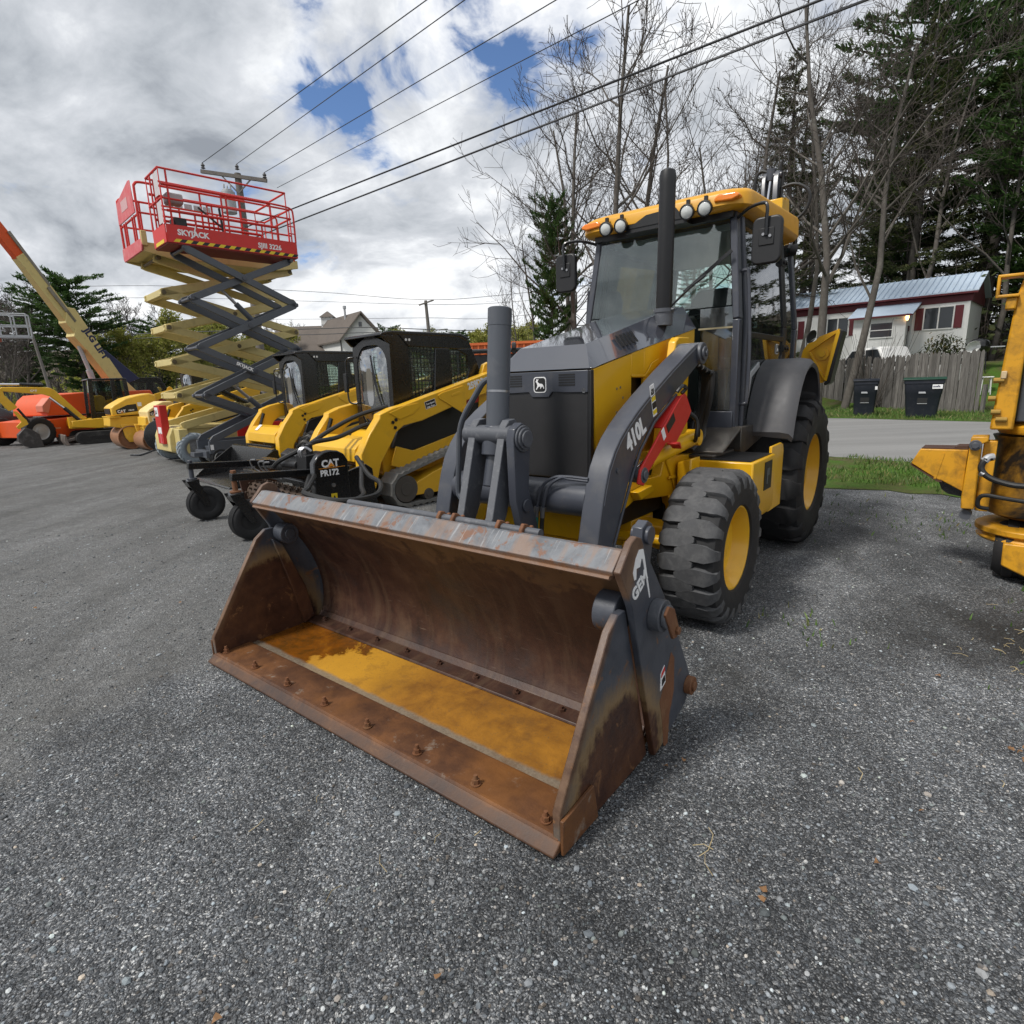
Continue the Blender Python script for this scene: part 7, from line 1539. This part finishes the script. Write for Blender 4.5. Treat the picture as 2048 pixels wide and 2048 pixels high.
GB = 'bare trees'
tA = put_tree('bare_tree', 'tall bare tree with dark trunk, middle of the clump above the backhoe hood', bare_tree(21, 15.5, .17, 1, .50, dens=1.05, tw=.012), (4.1,24.6), .3, 1, GB)
tB = put_tree('bare_tree', 'wide bare tree with forked trunk, right of the clump above the cab', bare_tree(33, 15, .15, 2, .55, dens=.85, tw=.012), (6.2,26.0), 1.3, 1, GB)
again(tA, 'leaning bare tree at the left of the clump by the small pine', (2.7,25.6), 2.2, .84)
again(tB, 'slender bare tree behind the left of the clump above the backhoe hood', (3.1,29.5), 4.0, .92)
again(tB, 'thin low bare tree beside the small pine left of the cab', (.9,28.0), 5.2, .55)
tC = put_tree('bare_tree', 'thick pale trunked bare tree in front of the mobile home, left one', bare_tree(45, 17, .19, 1, .60, dens=1.2, tw=.010), (12.55,23.9), .8, 1, GB)
tD = put_tree('bare_tree', 'twin stemmed bare tree in front of the mobile home porch', bare_tree(58, 17, .16, 1, .55, dens=1.3, tw=.010), (13.75,24.1), 2.4, 1, GB)
for (x, y, rz, s, src, lab) in ((11.2,28.5,1.0,.98,tA,'bare tree left of the tall spruce'),(17.6,37.0,3.0,.95,tC,'bare tree rising behind the roof middle of the mobile home'),(22.6,34.5,.4,.86,tB,'bare tree rising behind the right end of the mobile home roof'),(9.7,30,4.4,.86,tB,'bare tree just right of the cab roof'),(20.5,31,2.2,.98,tD,'bare tree behind the mobile home in front of dark pines'),(14.8,31,5.0,.95,tB,'bare tree close to the spruce trunk'),(23.5,29,1.7,.85,tA,'bare tree at the right among the dark pines'),(17.0,33.5,3.6,1.0,tA,'bare tree deep in the wood behind the mobile home')):
    again(src, lab, (x,y), rz, s)
cS = put_tree('spruce_tree', 'tall dense spruce behind the bare trees right of the cab', conifer(3, 17, 3.6), (15.6,34.5), 0, 1, 'conifers', SPRUCE)
cP = put_tree('pine_tree', 'broad dark pine at the left beyond the boom lift', conifer(8, 10.2, 3.7, True, 170), (-32.6,46), 0, 1, 'conifers', PINE)
again(cP, 'small pine left of the cab', (2.0,26.2), 1.0, .92); bpy.context.view_layer.update()
sml = [o for o in COL.objects if o.get('label') == 'small pine left of the cab'][0]; sml.scale = (.33,.33,.86)
lab_ = iter(['dark conifer behind the right end of the mobile home','dark conifer in the second row behind the mobile home','dark conifer at the right edge low down','dark conifer at the right edge high up','dark conifer between spruce and mobile home roof','dark conifer deep behind the spruce','dark conifer behind the cab','dark conifer far right behind the old backhoe boom','dark conifer on the slope, left of the spruce','dark conifer on the slope above the house','dark conifer on the slope at the far right','dark conifer top row over the house','dark conifer top row over the right edge','dark conifer last in the wood'])
for (x, y, s, src, sz) in ((21.8,33,1.0,cS,1.0),(19,39,1.0,cS,.9),(25.5,29,1.15,cP,1.15),(26.5,33.5,1.0,cS,1.1),(17.5,42,.9,cS,.8),(13.5,44,.85,cS,.75),(9.5,46,.7,cS,.6),(30,34,1.35,cP,1.4),(10,40,.55,cS,.55),(24,40,1.0,cS,1),(31,40,1.0,cS,1.1),(23.5,36.0,1.3,cP,1.5),(36,36,1.0,cS,1.1),(28,46,1,cS,1)):
    again(src, next(lab_), (x,y), x*3.1+y, s, sz)
for k, (x, y, s_, src) in enumerate(((27,22,1.1,cS),(31,19,1.2,cP),(29,14,1.0,cS),(33,10,1.1,cP),(34,24,1.2,cS),(30,5,1.05,cS),(25.5,17.5,.8,cP),(36,16,1.2,cS))):
    q_ = again(src, 'dark evergreen across the road beyond the old backhoe, mirrored in the cab glass', (x,y), x+y, s_); q_['group'] = 'evergreens mirrored in the cab glass'
# brush and dark understorey of the wood as one mass
rnd = random.Random(77); b = MB(); lb = MB()
for k in range(420):
    n = rnd.uniform(33.5, 52); d = rnd.uniform(-24, 10); x, y = rd(n, d); z = ground_h(x,y)
    if abs((x-19.5)*.707-(y-28)*.707+4) < 7 and 0 < (x-19.5)*.707+(y-28)*.707 < 4: continue
    H = rnd.uniform(2.0,5.5)
    for q in range(3):
        a = rnd.uniform(0,6.28); b.tube([(x,y,z),(x+rnd.gauss(0,.3),y+rnd.gauss(0,.3),z+H*.5),(x+rnd.gauss(0,.8),y+rnd.gauss(0,.8),z+H*rnd.uniform(.8,1.1))], [.03,.02,.012], 3, cap=False)
    if rnd.random() < .55:
        for q in range(70):
            c = Vector((x+rnd.gauss(0,.9),y+rnd.gauss(0,.9),z+rnd.uniform(.1,H*.8))); s = rnd.uniform(.12,.28); a = Vector((rnd.gauss(0,1),rnd.gauss(0,1),rnd.gauss(0,.6))).normalized()*s; e = a.orthogonal().normalized()*s*.5
            lb.add([c-a,c+e,c+a,c-e],[(0,1,2,3)])
o = b.build('undergrowth', TWIG, smooth=0); tag(o, 'dark tangle of brush filling the wood behind the mobile home', 'undergrowth', kind='stuff')
o2 = lb.build('foliage', SPRUCE, smooth=0); tag(o2, 'low evergreen growth filling the wood behind the mobile home', 'undergrowth', kind='stuff')
# left background
GL = 'bare trees beyond the left road'
tE = put_tree('bare_tree', 'bare grey tree at the far left edge behind the lift basket', bare_tree(61, 9.5, .13, 2, .55, dens=1.0, tw=.016), (-37,45), 0, 1, GL)
for (x, y, rz, s, lab) in ((-41.5,48,1,1.05,'second bare tree in from the far left edge'),(-35.5,56,2,1.1,'bare tree directly right of the broad pine'),(-39,58,3,1.0,'bare tree right behind the broad pine'),(-33,62,4,1.05,'bare tree behind the yellow green saplings'),(-45,55,5,1.1,'bare tree behind the white lift basket'),(-30,70,.6,1.1,'bare tree showing through the scissor arms'),(-25,66,2.6,.95,'bare tree left of the barn'),(-34.5,40.5,.9,.62,'low bare tree behind the boom lift wheel'),(-38.5,43,4.6,.7,'low bare tree behind the excavator arm')):
    again(tE, lab, (x,y), rz, s)
tF = put_tree('budding_tree', 'yellow green budding tree between the pine and the cream lift', bare_tree(70, 7.6, .10, 2, .6, buds=11, dens=.9, tw=.014), (-30.2,51), 0, 1, 'budding trees')
for (x, y, rz, s, lab) in ((-27.5,53,1,.95,'budding tree right beside the cream scissor arms'),(-26,60,2,1.05,'budding tree seen through the cream scissor arms'),(-32.4,49,5.1,.9,'budding tree partly behind the right side of the broad pine'),(-29,58,.2,1.25,'tallest budding tree left of the cream scissor arms'),(-22.5,57,3.3,1.0,'budding tree between barn and cream scissor arms'),(-11.6,74,3,1.15,'round budding tree right of the barn roof'),(-9.2,76,1.5,1.05,'budding tree left of the lamp pole'),(-3.5,72,4,1.05,'budding tree right of the lamp pole'),(-1.0,50,2.2,.82,'budding tree behind the big vertical cylinder, left'),(.6,52,5.5,.92,'budding tree behind the big vertical cylinder, right'),(1.8,47,.7,.78,'budding tree behind the hood'),(-6,80,2.9,1.0,'budding tree behind the lamp pole')):
    again(tF, lab, (x,y), rz, s)
for (x, y, s, lab) in ((-15.2,76,.85,'small dark pine right beside the barn gable'),(-5.6,70,.72,'small dark pine by the lamp pole'),(-4.2,84,.8,'small dark pine far right of the lamp pole'),(-33.5,58,.8,'dark pine showing above the budding trees'),(-48,60,1.0,'dark pine at the far left')):
    again(cP, lab, (x,y), x, s)
# far treeline as one mass
rnd = random.Random(12); lb = MB(); b = MB()
for k in range(500):
    x = rnd.uniform(-110, 40); y = rnd.uniform(88, 120) if x > -30 else rnd.uniform(64,120); H = rnd.uniform(3.0,8.5) if x > -22 else rnd.uniform(3,7)
    b.tube([(x,y,0),(x+rnd.gauss(0,.3),y,H*.6),(x+rnd.gauss(0,.6),y,H)], [.10,.06,.02], 3, cap=False)
    for q in range(26):
        a_ = rnd.uniform(.2,1); b.tube([(x,y,H*a_*.85),(x+rnd.gauss(0,1.0),y+rnd.gauss(0,.6),H*a_*.85+rnd.uniform(.4,1.6))], [.03,.012], 3, cap=False)
tag(b.build('treeline', TWIG, smooth=0), 'far bare woodland along the horizon', 'woodland', kind='stuff')
rnd = random.Random(13); lb = MB()
for k in range(150):
    x = rnd.uniform(-110, 40); y = rnd.uniform(90, 125) if x > -30 else rnd.uniform(66,120); H = rnd.uniform(2.5,7.0)
    for q in range(60):
        c = Vector((x+rnd.gauss(0,1.2),y+rnd.gauss(0,1),rnd.uniform(.2,H)*rnd.uniform(.6,1))); s = rnd.uniform(.25,.55); a = Vector((rnd.gauss(0,1),rnd.gauss(0,1),rnd.gauss(0,.8))).normalized()*s; e = a.orthogonal().normalized()*s*.6
        lb.add([c-a,c+e,c+a,c-e],[(0,1,2,3)])
tag(lb.build('foliage', BUDS, smooth=0), 'far budding green woodland along the horizon', 'woodland', kind='stuff')
# shrub by the fence end
sh = thing('shrub', 'broad leaved evergreen shrub in front of the mobile home window', 'shrub', (17.1,23.4,ground_h(17.1,23.4)), 0, 1.15)
rnd = random.Random(2); lb = MB(); b = MB()
for k in range(2600):
    v = Vector((rnd.gauss(0,1),rnd.gauss(0,1),abs(rnd.gauss(0,1)))).normalized()*rnd.uniform(.55,1.0)*(1+.25*noise.noise((k*.05,0,0)))
    c = Vector((v.x*.95,v.y*.85,.15+v.z*1.75)); s = rnd.uniform(.06,.11); a = (Vector((v.x,v.y,-.2))+Vector((rnd.gauss(0,.5),rnd.gauss(0,.5),rnd.gauss(0,.4)))).normalized()*s; e = a.cross(Vector((0,0,1))).normalized()*s*.35
    lb.add([c-a,c+e,c+a,c-e],[(0,1,2,3)])
for k in range(14):
    a = 6.28*k/14; b.tube([(0,0,0),(.4*math.cos(a),.4*math.sin(a),.8),(.7*math.cos(a),.7*math.sin(a),1.3)], [.03,.02,.01], 4)
lb.build('foliage', RHODO, sh, smooth=0); b.build('stem', TWIG, sh)
# thin bare brush sprouting over the fence
sb_ = thing('brush', 'thin bare brush sprouting behind the fence in front of the porch', 'bush', (14.6,23.6,ground_h(14.6,23.6)), 0)
b = MB(); rnd = random.Random(6)
for k in range(60):
    a = rnd.uniform(0,6.28); L = rnd.uniform(1.8,3.6); q = [Vector((rnd.gauss(0,.15),rnd.gauss(0,.15),0))]
    d = Vector((math.cos(a)*.5,math.sin(a)*.5,1)).normalized()
    for i in range(4): d = (d+Vector((rnd.gauss(0,.12),rnd.gauss(0,.12),.02))).normalized(); q.append(q[-1]+d*L/4)
    b.tube(q, [.012,.010,.008,.007,.005], 3, cap=False)
b.build('stem', TWIG, sb_)
